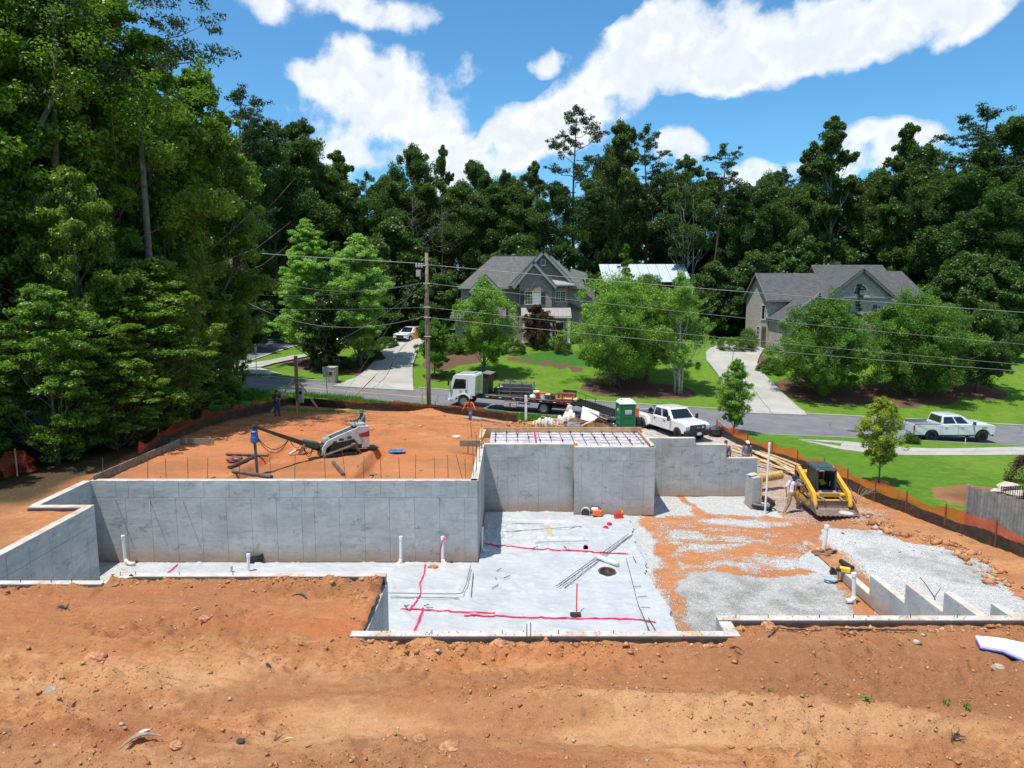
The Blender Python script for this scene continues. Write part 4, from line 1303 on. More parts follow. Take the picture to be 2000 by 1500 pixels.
garden(1322,768,540,3.1,'light green birch with two white trunks left of the right drive',58,base=.18,leafm=LF_LIGHT,barkm=pmat('birch_bark',(.5,.47,.42),.8,var=.4,vs=9),nl=18,per=12,nleaf=127,size=0.118,tr=.17,profile='oval',lobe=.38,stems=3,name='birch_tree',holes=.1)
garden(1606,773,592,4.6,'broad rounded oak nearest the right drive, in front of the second house',59,base=.10,leafm=LF_OAK,nl=26,per=16,nleaf=178,size=0.141,tr=.2,profile='round',lobe=.38,name='oak_tree')
garden(1785,773,588,5.2,'broad rounded oak, the middle one of the row in front of the second house',60,base=.10,leafm=LF_OAK,nl=28,per=16,nleaf=178,size=0.141,tr=.2,profile='round',lobe=.38,name='oak_tree')
garden(1909,767,610,3.4,'narrower dark tree, right end of the row on the shaded lawn',61,base=.2,leafm=LF_DEEP,nl=18,per=14,nleaf=153,size=0.148,tr=.15,profile='oval',lobe=.42,name='oak_tree')
garden(1047,678,597,1.9,'bronze red ornamental maple beside the first house door',62,base=.1,leafm=LF_RED,nl=14,per=12,nleaf=119,size=0.111,tr=.08,profile='round',lobe=.45,name='ornamental_maple')
garden(1433,846,706,1.35,'narrow young green tree by the near kerb, left of the right drive',63,base=.12,leafm=LF_LIGHT,nl=22,per=13,nleaf=102,size=0.081,tr=.05,profile='oval',lobe=.48,name='sapling',cat='young tree',flat=.4)
garden(1715,946,778,1.25,'young maple turning yellow on the near lawn by the orange mesh',64,base=.26,leafm=LF_YEL,nl=20,per=11,nleaf=81,size=0.081,tr=.05,profile='oval',lobe=.42,name='sapling',cat='young tree',flat=.4)
def bush(name,label,px,py,w,d,h,seed,mat,cat='bush',nl=None,y=None,tidy=.5,size=.1):
 b = atg(px,py)
 rng = np.random.default_rng(seed)
 root = thing(name,label,cat,(b.x,b.y,b.z))
 cl = []
 n = int(40 * max(1,w * d / 3))
 for i in range(n):
  g = rng.normal(0,1,3); g /= np.linalg.norm(g); g[2] = abs(g[2])
  if tidy > .8:
   m = max(abs(g)); g = g / m * .9
  cl.append((g[0] * w / 2 * .85,g[1] * d / 2 * .85,.08 + g[2] * h * .85,.22 + .12 * h * .5))
 me = crown_mesh('foliage',cl,90,size,rng,.8,.6,.4)
 link('foliage',me,mat,root)
 MB().tube([(0,0,-.1),(.05,0,h * .3),(0,.05,h * .7)],[.06,.05,.03],5).build('stem',BARK,root)
 return root
bush('hedge','long clipped box hedge beside the left wall of the second house',1437,686,4.6,2.2,1.7,71,LF_MID,'hedge',tidy=.9)
bush('boxwood_bush','tall clipped round bush at the end of the hedge by the house wall',1461,684,2.4,2.2,2.7,72,LF_MID)
bush('boxwood_bush','low clipped bush on the right side of the right drive top',1505,728,3.2,2.4,1.6,73,LF_MID)
bush('boxwood_bush','dark shrub under the bronze red maple',1068,682,2.6,1.6,1.3,74,LF_DEEP)
bush('boxwood_bush','green shrub at the left corner of the first house',905,690,2.4,1.6,1.4,75,LF_DEEP)
bush('boxwood_bush','small dark bush beside the parked pickup, at the mailbox foot',1779,866,1.1,.9,.6,76,LF_DEEP,size=.08)
bush('boxwood_bush','bronze tinted shrub at the right edge above the boulders',2000,942,1.7,1.5,1.5,77,LF_RED,size=.08)
for k,(px,py,w) in enumerate(((880,688,3.0),(1005,690,2.6),(1100,690,2.0),(725,705,3.2),(755,680,3.0),(665,720,3.0),(1160,700,3.5),(1235,710,3))):
 bush('shrub',['dark shrub between the small tree and the oval oak','shrub under the oval oak by the house wall','low shrub right of the front steps','dark shrub in the bed beside the left drive','dark shrub at the head of the left drive, left side','dark shrub under the magnolia','dark shrub behind the wide oak','dark shrub behind the birch trunks'][k],px,py,w,2,1.3,80 + k,LF_DEEP)
# the woodland on the left
near_proto = [
 make_tree('n','','tree',20,5.0,.14,101,LF_NEAR,BARK,34,17,185,.175,.34,'tall',(.8,.2),.30,.75,name='woodland_tree',tri=True,flat=.45,fill=.5),
 make_tree('n','','tree',20,5.6,.24,102,LF_NEAR,BARK,32,17,185,.175,.36,'round',(-.6,.5),.31,.7,name='woodland_tree',tri=True,flat=.45,fill=.45),
 make_tree('n','','tree',20,4.4,.10,103,LF_NEAR,BARK,32,16,175,.17,.30,'oval',(.3,.3),.32,.75,name='woodland_tree',tri=True,flat=.45,fill=.5),
]
mag_proto = make_tree('n','','tree',9,3.3,.04,104,LF_NEAR,BARK,26,13,110,.15,.12,'oval',(0,0),.36,.42,tri=True,name='understory_tree',flat=.62,fill=.2)
NT_ = [(0,-20.6,47,21.5,.92,'large woodland tree whose right edge borders the open sky and the left pole'),
       (1,-22.5,41,24,1.05,'tall woodland tree with a dark straight trunk behind its lower leaves'),
       (2,-18.9,40.5,13.5,.9,'lower woodland tree hanging over the left end of the red mesh fence'),
       (1,-27.5,38,27,1.1,'tallest woodland tree near the top left, crown cut by the frame'),
       (0,-25.0,33,24,1.0,'woodland tree filling the left edge of the picture'),
       (2,-30,46,27,1.2,'woodland tree deep behind the left edge'),
       (0,-27.5,53,24,1.0,'woodland tree far back, showing as dark mass left of the street corner'),
       (2,-21.5,36.5,16,.95,'mid-height woodland tree with sunlit sprays above the magnolia'),
       (1,-33,36,27,1.1,'woodland tree outside the left edge'),
       (2,-27,28,19,1.0,'woodland tree near the small red mesh heap at lower left'),
       (0,-34,56,26,1.2,'woodland tree at the back left, closing the gap'),
       (1,-29,62,24,1.0,'woodland tree beyond the road at the far left')]
usedn = set()
for k,x,y,hh,wd,lab in NT_:
 s = hh / 20; sc = (s * wd,s * wd,s)
 if k not in usedn:
  usedn.add(k); o = near_proto[k]; place(o,x,y,None,k * 1.1,sc); o['label'] = lab
 else: dup(near_proto[k],(x,y,Hs(x,y) - .1),x * 1.7,sc,lab)
MG = [(-18.4,28.6,.8,'small dark tree left of the pad timber edging, nearest the wall corner'),(-17.3,31.0,.7,'bushy dark sapling right beside the timber edging'),(-20.5,24.8,.75,'small tree in shade left of the wall corner'),(-23.5,24.2,.9,'leafy tree behind the crumpled red mesh'),(-27,24.5,1.0,'leafy tree at the left picture edge, lowest one'),(-17.8,33.0,.95,'leafy small tree overhanging the timber edging of the pad'),(-18.0,37.6,.9,'leafy small tree over the left end of the red net'),(-17.6,35.5,1.0,'glossy leaved young tree above the timber edged corner of the pad'),(-19.5,32.5,.95,'glossy leaved small tree with star-like sprays, left of the pad corner'),(-22,30,.9,'small leafy tree in deep shade at the lower left'),
      (-24.5,27.5,.8,'small leafy tree beside the crumpled red mesh'),(-19.6,44,.9,'small dark tree at the right foot of the woodland'),(-19.4,49.5,.72,'dark bushy tree by the road at the right end of the woodland'),(-24,52,.9,'bushy tree by the road deeper in the woodland'),
      (-26,35,1.05,'small tree between the big trunks on the left'),(-21,40,1.1,'small tree behind the red mesh fence in shade'),(-28.5,31,1.1,'small tree at the left picture edge, half height'),(-24,46,1.1,'small tree behind the large border tree'),(-20.5,27.5,.55,'low bush at the shaded pad edge')]
for i,(x,y,s,lab) in enumerate(MG):
 if i == 0: place(mag_proto,x,y,None,0,s); mag_proto['label'] = lab
 else: dup(mag_proto,(x,y,Hs(x,y) - .1),i * 2.1,(s * (.8 + .3 * (i % 2)),s * (.8 + .3 * (i % 2)),s * (1.45,.8,1.1,.95)[i % 4]),lab)
o = make_pine('pine bough reaching into the blue sky at the top left',26,111,.62,5.2,.3,nb=22,tr=.3,nleaf=60)
place(o,-21.5,38.5,None,1.0,1.0)
for k,(pts,r,lab) in enumerate((((( -17.2,34,0),(-18.2,34.2,7),(-18.9,34.5,13),(-18.6,35,20)),.26,'crooked grey trunk rising through the left woodland leaves'),(((-15.9,37,0),(-16.1,37,9),(-16.1,37,16)),.23,'straight dark trunk in the middle of the left woodland'),
                                   (((-23.5,33.5,3),(-22.3,33.4,8),(-20.8,33.6,12),(-18,34,17)),.2,'slanting dark trunk at the left edge of the woodland'))):
 z0 = Hs(pts[0][0],pts[0][1]); x0,y0 = pts[0][:2]
 t = thing('woodland_tree',lab,'tree',(x0 - 2.2,y0,z0 - .1))
 MB().tube([(p[0] - x0,p[1] - y0,p[2]) for p in pts],[r * (1 - .5 * i / (len(pts) - 1)) for i in range(len(pts))],9).build('trunk',BARK,t,smooth=True)
 rng = np.random.default_rng(k); cl = []
 for i in range(26):
  e = pts[-1]; cl.append((e[0] - x0 + rng.normal(0,1.3),e[1] - y0 + rng.normal(0,1.3),e[2] + rng.normal(0,1.3),.8))
 link('crown',crown_mesh('crown',cl,130,.18,rng,.6),LF_NEAR,t)
for o in list(scene.objects):
 if o.get('label') == '': print('EMPTY LABEL',o.name)
# == houses
def brick_mat(name,a,b,mortar,sc=1.0):
 m = bpy.data.materials.new(name); m.use_nodes = True
 t = NT(m.node_tree); p = t.n['Principled BSDF']
 co = t.new('ShaderNodeTexCoord').outputs['Object']
 sp = t.new('ShaderNodeSeparateXYZ'); t.link(co,sp.inputs[0])
 cb = t.new('ShaderNodeCombineXYZ')
 t.link(t.math('ADD',sp.outputs[0],sp.outputs[1]),cb.inputs[0]); t.link(sp.outputs[2],cb.inputs[1])
 br = t.new('ShaderNodeTexBrick')
 br.inputs['Scale'].default_value = 1.0; br.inputs['Brick Width'].default_value = .30 * sc; br.inputs['Row Height'].default_value = .11 * sc
 br.inputs['Mortar Size'].default_value = .012
 br.inputs['Color1'].default_value = (*a,1); br.inputs['Color2'].default_value = (*b,1); br.inputs['Mortar'].default_value = (*mortar,1)
 t.link(cb.outputs[0],br.inputs['Vector'])
 n = t.noise(cb.outputs[0],3.5,5,.8)
 c = t.mix(t.ramp(n,.35,.7,0,.6),br.outputs['Color'],tuple(x * .45 for x in a))
 n2 = t.noise(t.vmath('MULTIPLY',cb.outputs[0],(3.4,9,1)),1.2,2,.5)
 c = t.mix(t.ramp(n2,.55,.65,0,.5),c,tuple(min(1,x * 1.5) for x in b))
 t.link(c,p.inputs['Base Color']); p.inputs['Roughness'].default_value = .9
 bb = t.new('ShaderNodeBump'); bb.inputs['Strength'].default_value = .5; bb.inputs['Distance'].default_value = .01
 t.link(br.outputs['Fac'],bb.inputs['Height']); bb.invert = True; t.link(bb.outputs[0],p.inputs['Normal'])
 return m
def shingle_mat(name,a,b):
 m = bpy.data.materials.new(name); m.use_nodes = True
 t = NT(m.node_tree); p = t.n['Principled BSDF']
 co = t.new('ShaderNodeTexCoord').outputs['Object']
 sp = t.new('ShaderNodeSeparateXYZ'); t.link(co,sp.inputs[0])
 cb = t.new('ShaderNodeCombineXYZ')
 t.link(t.math('ADD',sp.outputs[0],sp.outputs[1]),cb.inputs[0]); t.link(t.math('MULTIPLY',sp.outputs[2],1.3),cb.inputs[1])
 br = t.new('ShaderNodeTexBrick'); br.inputs['Scale'].default_value = 1; br.inputs['Brick Width'].default_value = .33; br.inputs['Row Height'].default_value = .16
 br.inputs['Mortar Size'].default_value = .01; br.inputs['Color1'].default_value = (*a,1); br.inputs['Color2'].default_value = (*b,1); br.inputs['Mortar'].default_value = (*[x * .6 for x in a],1)
 t.link(cb.outputs[0],br.inputs['Vector'])
 n = t.noise(co,1.3,5,.7)
 c = t.mix(t.ramp(n,.4,.7,0,.45),br.outputs['Color'],tuple(x * .65 for x in a))
 t.link(c,p.inputs['Base Color']); p.inputs['Roughness'].default_value = .95; p.inputs['Specular IOR Level'].default_value = .2
 return m
BRICK1 = brick_mat('tumbled_grey_brick',(.26,.215,.195),(.37,.31,.28),(.40,.37,.34))
BRICK2 = brick_mat('pale_whitewashed_brick',(.38,.31,.27),(.50,.42,.37),(.48,.43,.39))
SHIN1 = shingle_mat('grey_shingles',(.115,.113,.112),(.16,.156,.152))
SHIN2 = shingle_mat('dark_grey_shingles',(.088,.088,.09),(.125,.122,.122))
TRIM = pmat('grey_green_trim',(.28,.31,.29),.6)
SIDING = pmat('grey_green_siding',(.17,.19,.165),.7)
WTRIM = pmat('pale_window_trim',(.62,.61,.56),.6)
SHUT = pmat('dark_shutter',(.045,.047,.055),.5)
LINT = pmat('ochre_stone_lintel',(.42,.33,.17),.8,var=.3)
METR = pmat('tan_metal_roof',(.36,.32,.29),.45,.2)
METP = pmat('pale_blue_metal_roof',(.55,.62,.70),.4,.2,var=.2)
DOORM = pmat('dark_wood_door',(.03,.02,.016),.4)
BSTEP = pmat('brick_steps',(.20,.10,.07),.85,var=.4)
WOODB = pmat('brown_wood_siding',(.14,.10,.07),.8,var=.3)
def glass_mat():
 m = bpy.data.materials.new('window_glass'); m.use_nodes = True
 p = m.node_tree.nodes['Principled BSDF']
 p.inputs['Base Color'].default_value = (.02,.024,.028,1); p.inputs['Roughness'].default_value = .06; p.inputs['Specular IOR Level'].default_value = .8
 return m
GLASS = glass_mat()
BLIND = pmat('white_blind',(.55,.55,.52),.7)
def window(parent,x,z,w,h,y,face='front',cols=2,rows=2,shutters=False,lintel=False,blind=0,arch=False,sash=1):
 """a window in a wall lying at y (front) or x (side); built as window > frame, pane, muntins"""
 M = Matrix.Identity(4) if face == 'front' else Matrix.Rotation(-PI / 2,4,'Z')
 def loc(mb): return mb
 e = MB()
 def bb(mb,a,b): mb.b2(a,b); return mb
 e.b2((-w / 2 - .07,-.07,-.07),(-w / 2,.0,h + .07)); e.b2((w / 2,-.07,-.07),(w / 2 + .07,.0,h + .07))
 e.b2((-w / 2,-.07,h),(w / 2,.0,h + .07)); e.b2((-w / 2 - .1,-.10,-.09),(w / 2 + .1,.0,0))
 if sash > 1:
  for k in range(1,sash): e.b2((-w / 2 + w * k / sash - .045,-.065,0),(-w / 2 + w * k / sash + .045,0,h))
 o = e.build('window',WTRIM,parent)
 o.location = (x,y,z) if face == 'front' else (y,x,z)
 if face == 'side': o.rotation_euler = (0,0,-PI / 2)
 g = MB().b2((-w / 2,-.02,0),(w / 2,-.012,h)).build('pane',GLASS,o)
 mu = MB()
 for k in range(1,cols): mu.b2((-w / 2 + w * k / cols - .016,-.045,0),(-w / 2 + w * k / cols + .016,-.02,h))
 for k in range(1,rows): mu.b2((-w / 2,-.044,h * k / rows - .018),(w / 2,-.02,h * k / rows + .018))
 mu.build('muntins',WTRIM,o)
 if blind: MB().b2((w / 2 - w * blind,-.03,.02),(w / 2 - .02,-.021,h - .02)).build('blind',BLIND,o)
 if shutters:
  for s in (-1,1):
   sm = MB().b2((s * (w / 2 + .10) if s > 0 else s * (w / 2 + .56),-.06,-.04),(s * (w / 2 + .56) if s > 0 else s * (w / 2 + .10),-.001,h + .04))
   for k in range(10): sm.b2((min(s * (w / 2 + .14),s * (w / 2 + .52)),-.075,.04 + h * k / 10),(max(s * (w / 2 + .14),s * (w / 2 + .52)),-.06,.04 + h * (k + .55) / 10))
   sh = sm.build('shutter',SHUT,parent); sh.location = o.location; sh.rotation_euler = o.rotation_euler
 if lintel:
  lm = MB()
  for k in range(11): lm.b2((-w / 2 - .1 + (w + .2) * k / 11,-.05 - .006 * (k % 2),h + .08),(-w / 2 - .1 + (w + .2) * (k + .9) / 11,-.001,h + .36 + .05 * math.sin(PI * k / 10)))
  l = lm.build('lintel',LINT,parent); l.location = o.location; l.rotation_euler = o.rotation_euler
 return o
def roof_slab(mb,a,b,c,d,th=.14):
 """roof plane through four points (eave left, eave right, ridge right, ridge left)"""
 q = [Vector(p) for p in (a,b,c,d)]
 n = (q[1] - q[0]).cross(q[3] - q[0]).normalized()
 if n.z < 0: n = -n
 mb.hexa([p - n * th for p in q],q)
 return mb
def rake(mb,a,b,w=.22,t=.10,out=(0,-1,0)):
 """a trim board along a slope"""
 a,b = Vector(a),Vector(b); o = Vector(out); d = (b - a).normalized(); u = o.cross(d).normalized()
 if u.z > 0: u = -u
 mb.hexa([a,b,b + o * t,a + o * t],[a + u * w,b + u * w,b + u * w + o * t,a + u * w + o * t])
 return mb
# first house (behind the oval oak)
gz = 2.75
h1 = thing('brick_house','two storey grey brick house with pointed front gables, left of the metal roofed building','house',(0,0,gz))
Y0 = 85.0
def P3(x,y,z): return (x,y,z)
main = MB(); main.b2((-6.05,Y0 + 1.4,-1),(8.5,Y0 + 12,6.85)); main.build('wall',BRICK1,h1)
MB().b2((-6.6,Y0 - .6,-1),(-1.0,Y0 + 1.38,3.6)).build('wing_wall',BRICK1,h1)
MB().b2((-4.9,Y0 + .9,3.6),(-1.5,Y0 + 1.39,6.7)).build('dormer_wall',BRICK1,h1)
MB().b2((.85,Y0,4.6),(4.64,Y0 + 1.39,7.2)).build('bay_wall',BRICK1,h1)
MB().b2((4.65,Y0 + .7,4.0),(6.6,Y0 + 1.395,7.15)).build('side_bay_wall',BRICK1,h1)
MB().b2((.85,Y0 + .1,-1),(4.3,Y0 + 1.38,3.6)).build('ground_wall',BRICK1,h1)
e = 6.9; rf = MB()
EL,ER,EF,EB = -6.35,8.8,Y0 + 1.0,Y0 + 12.4
RL,RR_,RY,RZ = -2.3,4.9,Y0 + 6.7,10.75
roof_slab(rf,(EL,EF,e),(ER,EF,e),(RR_,RY,RZ),(RL,RY,RZ))
roof_slab(rf,(ER,EF,e),(ER,EB,e),(RR_,RY,RZ),(RR_,RY,RZ + .001))
roof_slab(rf,(EL,EB,e),(EL,EF,e),(RL,RY,RZ + .001),(RL,RY,RZ))
roof_slab(rf,(ER,EB,e),(EL,EB,e),(RL,RY,RZ),(RR_,RY,RZ))
rf_o = rf.build('roof',SHIN1,h1)
MB().b2((RL - .1,RY - .15,RZ - .05),(RR_ + .1,RY + .15,RZ + .07)).build('ridge_cap',SHIN2,rf_o)
MB().b2((EL,EF - .12,e - .22),(.8,EF + .02,e + .02)).b2((6.7,EF - .12,e - .22),(ER,EF + .02,e + .02)).build('gutter',TRIM,h1)
r2 = MB(); roof_slab(r2,(6.6,Y0 + .9,5.0),(10.2,Y0 + .9,3.4),(10.2,Y0 + 7,5.9),(6.6,Y0 + 7,7.6)); roof_slab(r2,(7.2,Y0 + 2,7.0),(9.6,Y0 + 2.2,5.6),(9.4,Y0 + 7,8.6),(7.4,Y0 + 7,9.2))
r2.build('side_roof',SHIN1,h1)
MB().b2((7.0,Y0 + 1.5,-1),(9.9,Y0 + 7,3.8)).build('side_wall',BRICK1,h1)
ch = MB().b2((8.75,Y0 + 4,2),(10.1,Y0 + 5.3,7.1)).build('chimney',BRICK1,h1)
MB().b2((8.65,Y0 + 3.9,7.1),(10.2,Y0 + 5.4,7.28)).b2((8.8,Y0 + 4.05,7.28),(10.05,Y0 + 5.25,7.75)).b2((8.65,Y0 + 3.9,7.75),(10.2,Y0 + 5.4,7.83)).build('chimney_cap',pmat('dark_green_metal',(.03,.045,.04),.5),ch)
def gable(parent,xl,xr,ze,xa,za,yf,yb,mat,shin,trim=TRIM,over=.45,board=.26,name='gable'):
 g = MB().prism([(xl,ze),(xr,ze),(xa,za)],yf,yb - .01,'y').build(name,mat,parent)
 r = MB()
 for x0,in ((xl,),(xr,)):
  dx = (x0 - xa); f = over / math.hypot(dx,ze - za) ; X = x0 + dx * f; Z = ze + (ze - za) * f
  roof_slab(r,(X,yf - .4,Z),(xa,yf - .4,za),(xa,yb,za),(X,yb,Z),-.13)
 r.build(name + '_roof',shin,parent)
 t_ = MB()
 for x0 in (xl,xr):
  dx = (x0 - xa); f = over / math.hypot(dx,ze - za); X = x0 + dx * f; Z = ze + (ze - za) * f
  rake(t_,(X,yf - .41,Z - .0),(xa,yf - .41,za - .0),board,.08)
 t_.build(name + '_rake_board',trim,parent)
 return g
gable(h1,-.05,7.2,7.3,3.65,11.05,Y0 + .62,Y0 + 6.6,SIDING,SHIN1,name='siding_gable')
g2 = gable(h1,.35,4.9,7.2,2.5,9.85,Y0 + .0,Y0 + .6,BRICK1,SHIN1,name='brick_gable')
gable(h1,-4.75,-1.55,6.65,-3.16,8.35,Y0 + .9,Y0 + 5,SIDING,SHIN1,name='dormer_gable')
sl = MB()
for k in range(16):
 z = 7.45 + k * .22; hw = (11.05 - z) / (11.05 - 7.3) * 3.6 - .1
 if hw > .2: sl.b2((3.65 - hw,Y0 + .585,z),(3.65 + hw,Y0 + .62,z + .19))
sl.build('siding_boards',SIDING,h1)
window(h1,3.63,9.45,.42,.55,Y0 + .58,cols=1,rows=1)
MB().b2((-.5,Y0 - .35,7.02),(.4,Y0 + .1,7.2)).build('eave_return',TRIM,h1); MB().b2((4.55,Y0 - .35,7.02),(7.5,Y0 + .6,7.2)).build('eave_return',TRIM,h1)
mr = MB(); roof_slab(mr,(4.9,Y0 - .3,7.2),(7.3,Y0 + .1,7.2),(7.1,Y0 + .6,7.75),(4.7,Y0 + .6,7.75),.05); mr.build('flat_roof',METR,h1)
window(h1,2.42,4.95,1.75,1.42,Y0,cols=6,rows=4,shutters=True,lintel=True,blind=.5,sash=2)
window(h1,5.70,5.25,1.05,1.12,Y0 + .7,cols=4,rows=4,lintel=True,sash=2)
pr = MB(); roof_slab(pr,(1.05,Y0 - 1.7,3.62),(6.85,Y0 - 1.7,3.62),(6.85,Y0 - .02,4.5),(1.05,Y0 - .02,4.5),.06)
for k in range(13):
 x = 1.1 + k * .47; rake(pr,(x,Y0 - 1.7,3.70),(x,Y0 - .04,4.56),.06,.035,(1,0,0))
pr.build('porch_roof',METR,h1)
MB().b2((1.05,Y0 - 1.72,3.38),(6.85,Y0 - 1.5,3.58)).build('porch_beam',WTRIM,h1)
for x in (1.35,4.52,6.55): MB().b2((x - .14,Y0 - 1.6,.5),(x + .14,Y0 - 1.32,3.37)).b2((x - .19,Y0 - 1.65,.5),(x + .19,Y0 - 1.27,.7)).build('column',WTRIM,h1)
MB().b2((.9,Y0 - 1.75,-.6),(6.9,Y0 + .09,.5)).build('porch_floor',BSTEP,h1)
for k in range(4): MB().b2((4.6,Y0 - 2.1 - .32 * k,-.8),(6.6,Y0 - 1.76 - .32 * k,.36 - .15 * k)).build('step',BSTEP,h1)
MB().b2((4.31,Y0 + .5,.5),(6.9,Y0 + 1.39,4.0)).build('entry_wall',BRICK1,h1)
dr = MB().b2((5.15,Y0 + .42,.5),(6.05,Y0 + .5,2.75)).build('door',DOORM,h1)
MB().b2((5.03,Y0 + .40,.5),(5.14,Y0 + .5,2.9)).b2((6.06,Y0 + .40,.5),(6.17,Y0 + .5,2.9)).b2((5.03,Y0 + .40,2.76),(6.17,Y0 + .5,2.9)).build('door_frame',WTRIM,dr)
window(h1,2.3,1.3,1.2,1.6,Y0 + .1,cols=3,rows=4)
window(h1,-3.6,.8,1.6,1.8,Y0 - .6,cols=4,rows=4,shutters=True)
lw = MB(); roof_slab(lw,(-7.2,Y0 - 1.0,3.55),(-.7,Y0 - 1.0,3.55),(-.7,Y0 + 1.4,4.9),(-5.9,Y0 + 1.4,4.9)); lw.build('wing_roof',SHIN1,h1)
MB().b2((-7.2,Y0 - 1.08,3.3),(-.7,Y0 - .96,3.52)).build('gutter',TRIM,h1)
# second house (right)
g2z = 2.75
h2 = thing('brick_house','long pale brick house with dark grey roofs on the right, behind two rounded oaks','house',(0,0,g2z))
def Z(z): return z - g2z
X1 = 29.6
MB().b2((X1,84,-1),(37,91.9,Z(8.2))).build('wing_wall',BRICK2,h2)
MB().prism([(84,Z(8.2)),(91.9,Z(8.2)),(87.95,Z(11.15))],X1,X1 + .25,'x').build('side_gable',BRICK2,h2)
MB().b2((36.8,84.6,-1),(48.0,92.5,Z(8.3))).build('wall',BRICK2,h2)
MB().b2((35.9,82.6,-1),(43.0,84.58,Z(8.45))).build('front_wall',BRICK2,h2)
MB().prism([(84.6,Z(8.4)),(93,Z(8.4)),(89,Z(12.15))],36.82,36.9,'x').build('shingled_gable',WOODB,h2)
r = MB(); roof_slab(r,(X1 - .3,83.6,Z(8.15)),(37.0,83.6,Z(8.15)),(37.0,88,Z(11.3)),(X1 - .3,88,Z(11.3))); roof_slab(r,(X1 - .3,92.4,Z(8.15)),(37.0,92.4,Z(8.15)),(37.0,88,Z(11.3)),(X1 - .3,88,Z(11.3)))
r.build('wing_roof',SHIN2,h2)
r = MB(); roof_slab(r,(36.5,84.2,Z(8.1)),(45.6,84.2,Z(8.1)),(45.0,89,Z(12.3)),(36.5,89,Z(12.3))); roof_slab(r,(36.5,93.6,Z(8.1)),(45.6,93.6,Z(8.1)),(45.0,89,Z(12.3)),(36.5,89,Z(12.3)))
roof_slab(r,(43.6,84.15,Z(8.15)),(48.5,84.15,Z(8.15)),(47.3,88.9,Z(11.55)),(43.6,88.9,Z(11.55))); roof_slab(r,(43.6,93.4,Z(8.15)),(48.5,93.4,Z(8.15)),(47.3,88.9,Z(11.55)),(43.6,88.9,Z(11.55)))
roof_slab(r,(48.5,84.15,Z(8.15)),(48.5,93.4,Z(8.15)),(47.3,88.9,Z(11.55)),(47.3,88.89,Z(11.55)))
r.build('roof',SHIN2,h2)
t_ = MB(); rake(t_,(36.45,84.0,Z(8.0)),(36.45,89.0,Z(12.3)),.22,.08,(-1,0,0)); rake(t_,(X1 - .3,83.5,Z(8.05)),(X1 - .3,88,Z(11.32)),.22,.08,(-1,0,0)); rake(t_,(X1 - .3,92.5,Z(8.05)),(X1 - .3,88,Z(11.32)),.22,.08,(-1,0,0))
DT = pmat('dark_grey_trim',(.14,.135,.125),.6)
MB().b2((X1 - .3,83.46,Z(7.95)),(36.0,83.6,Z(8.15))).build('gutter',DT,h2); MB().b2((43.2,84.0,Z(7.95)),(48.5,84.14,Z(8.12))).build('gutter',DT,h2)
t_.build('rake_boards',DT,h2)['kind'] = 'stuff'
gable(h2,35.75,43.2,Z(8.6),39.5,Z(11.65),82.6,88.2,BRICK2,SHIN2,trim=pmat('dark_trim',(.13,.125,.115),.6),name='front_gable',over=.4,board=.2)
MB().b2((35.5,82.3,Z(8.42)),(43.5,82.62,Z(8.6))).build('eave_board',TRIM,h2)
aw = MB(); aw.prism([(39.45 + .78 * math.cos(PI * k / 10),Z(9.25) + .72 * math.sin(PI * k / 10)) for k in range(11)],82.52,82.6,'y'); ao = aw.build('arched_window',WTRIM,h2)
MB().prism([(39.45 + .66 * math.cos(PI * k / 10),Z(9.29) + .60 * math.sin(PI * k / 10)) for k in range(11)],82.50,82.53,'y').build('pane',GLASS,ao)
window(h2,42.0,Z(6.2),.85,1.4,82.6,cols=3,rows=4,shutters=True)
window(h2,37.4,Z(6.2),.85,1.4,82.6,cols=3,rows=4,shutters=True)
window(h2,85.4,Z(5.9),1.15,1.6,X1,'side',cols=1,rows=1)
window(h2,84.6,Z(6.0),.5,1.0,X1,'side',cols=1,rows=2)
window(h2,86.9,Z(3.6),1.0,1.3,X1,'side',cols=2,rows=3)
gd = MB().b2((X1 - .03,84.3,-.2),(X1,85.8,2.3));
for k in range(4): gd.b2((X1 - .05,84.35,-.1 + k * .6),(X1 - .03,85.75,.4 + k * .6))
gd.build('garage_door',pmat('brown_garage_door',(.10,.065,.045),.6),h2)
MB().b2((29.8,79.9,-1),(37.1,83.98,Z(6.1))).build('garage_wall',BRICK2,h2)
r = MB(); roof_slab(r,(29.4,79.4,Z(6.05)),(29.4,84.2,Z(6.05)),(33.5,86.2,Z(9.1)),(33.5,79.4,Z(9.1))); roof_slab(r,(37.5,79.4,Z(6.05)),(37.5,84.2,Z(6.05)),(33.5,86.2,Z(9.1)),(33.5,79.4,Z(9.1)))
r.build('garage_roof',SHIN2,h2)
MB().prism([(29.8,Z(6.1)),(37.1,Z(6.1)),(33.5,Z(8.95))],79.9,80.1,'y').build('garage_gable',BRICK2,h2)
t_ = MB(); rake(t_,(29.35,79.38,Z(6.0)),(33.5,79.38,Z(9.1)),.22,.08); rake(t_,(37.55,79.38,Z(6.0)),(33.5,79.38,Z(9.1)),.22,.08); t_.build('garage_rake_board',TRIM,h2)
MB().b2((30.2,83.8,-.4),(34,83.99,Z(6.0))).build('quoin',BRICK2,h2)
q0 = at(1172,518,y=98)
h3 = thing('metal_roofed_house','low building with pale blue metal roof half hidden among trees behind the birch','building',(0,0,q0.z - 6))
xa,xb = at(1174,518,y=98).x,at(1345,518,y=98).x
MB().b2((xa + .5,98,-3),(xb,104,3.6)).build('wall',WOODB,h3)
for k in range(9):
 x0 = xa + (xb - xa) * k / 9; x1 = xa + (xb - xa) * (k + 1) / 9 - .05
 rr_ = MB(); roof_slab(rr_,(x0,95.5,3.8),(x1,95.5,3.8),(x1,100.5,6.2),(x0,100.5,6.2),.06); rr_.build('roof_sheet',METP,h3)
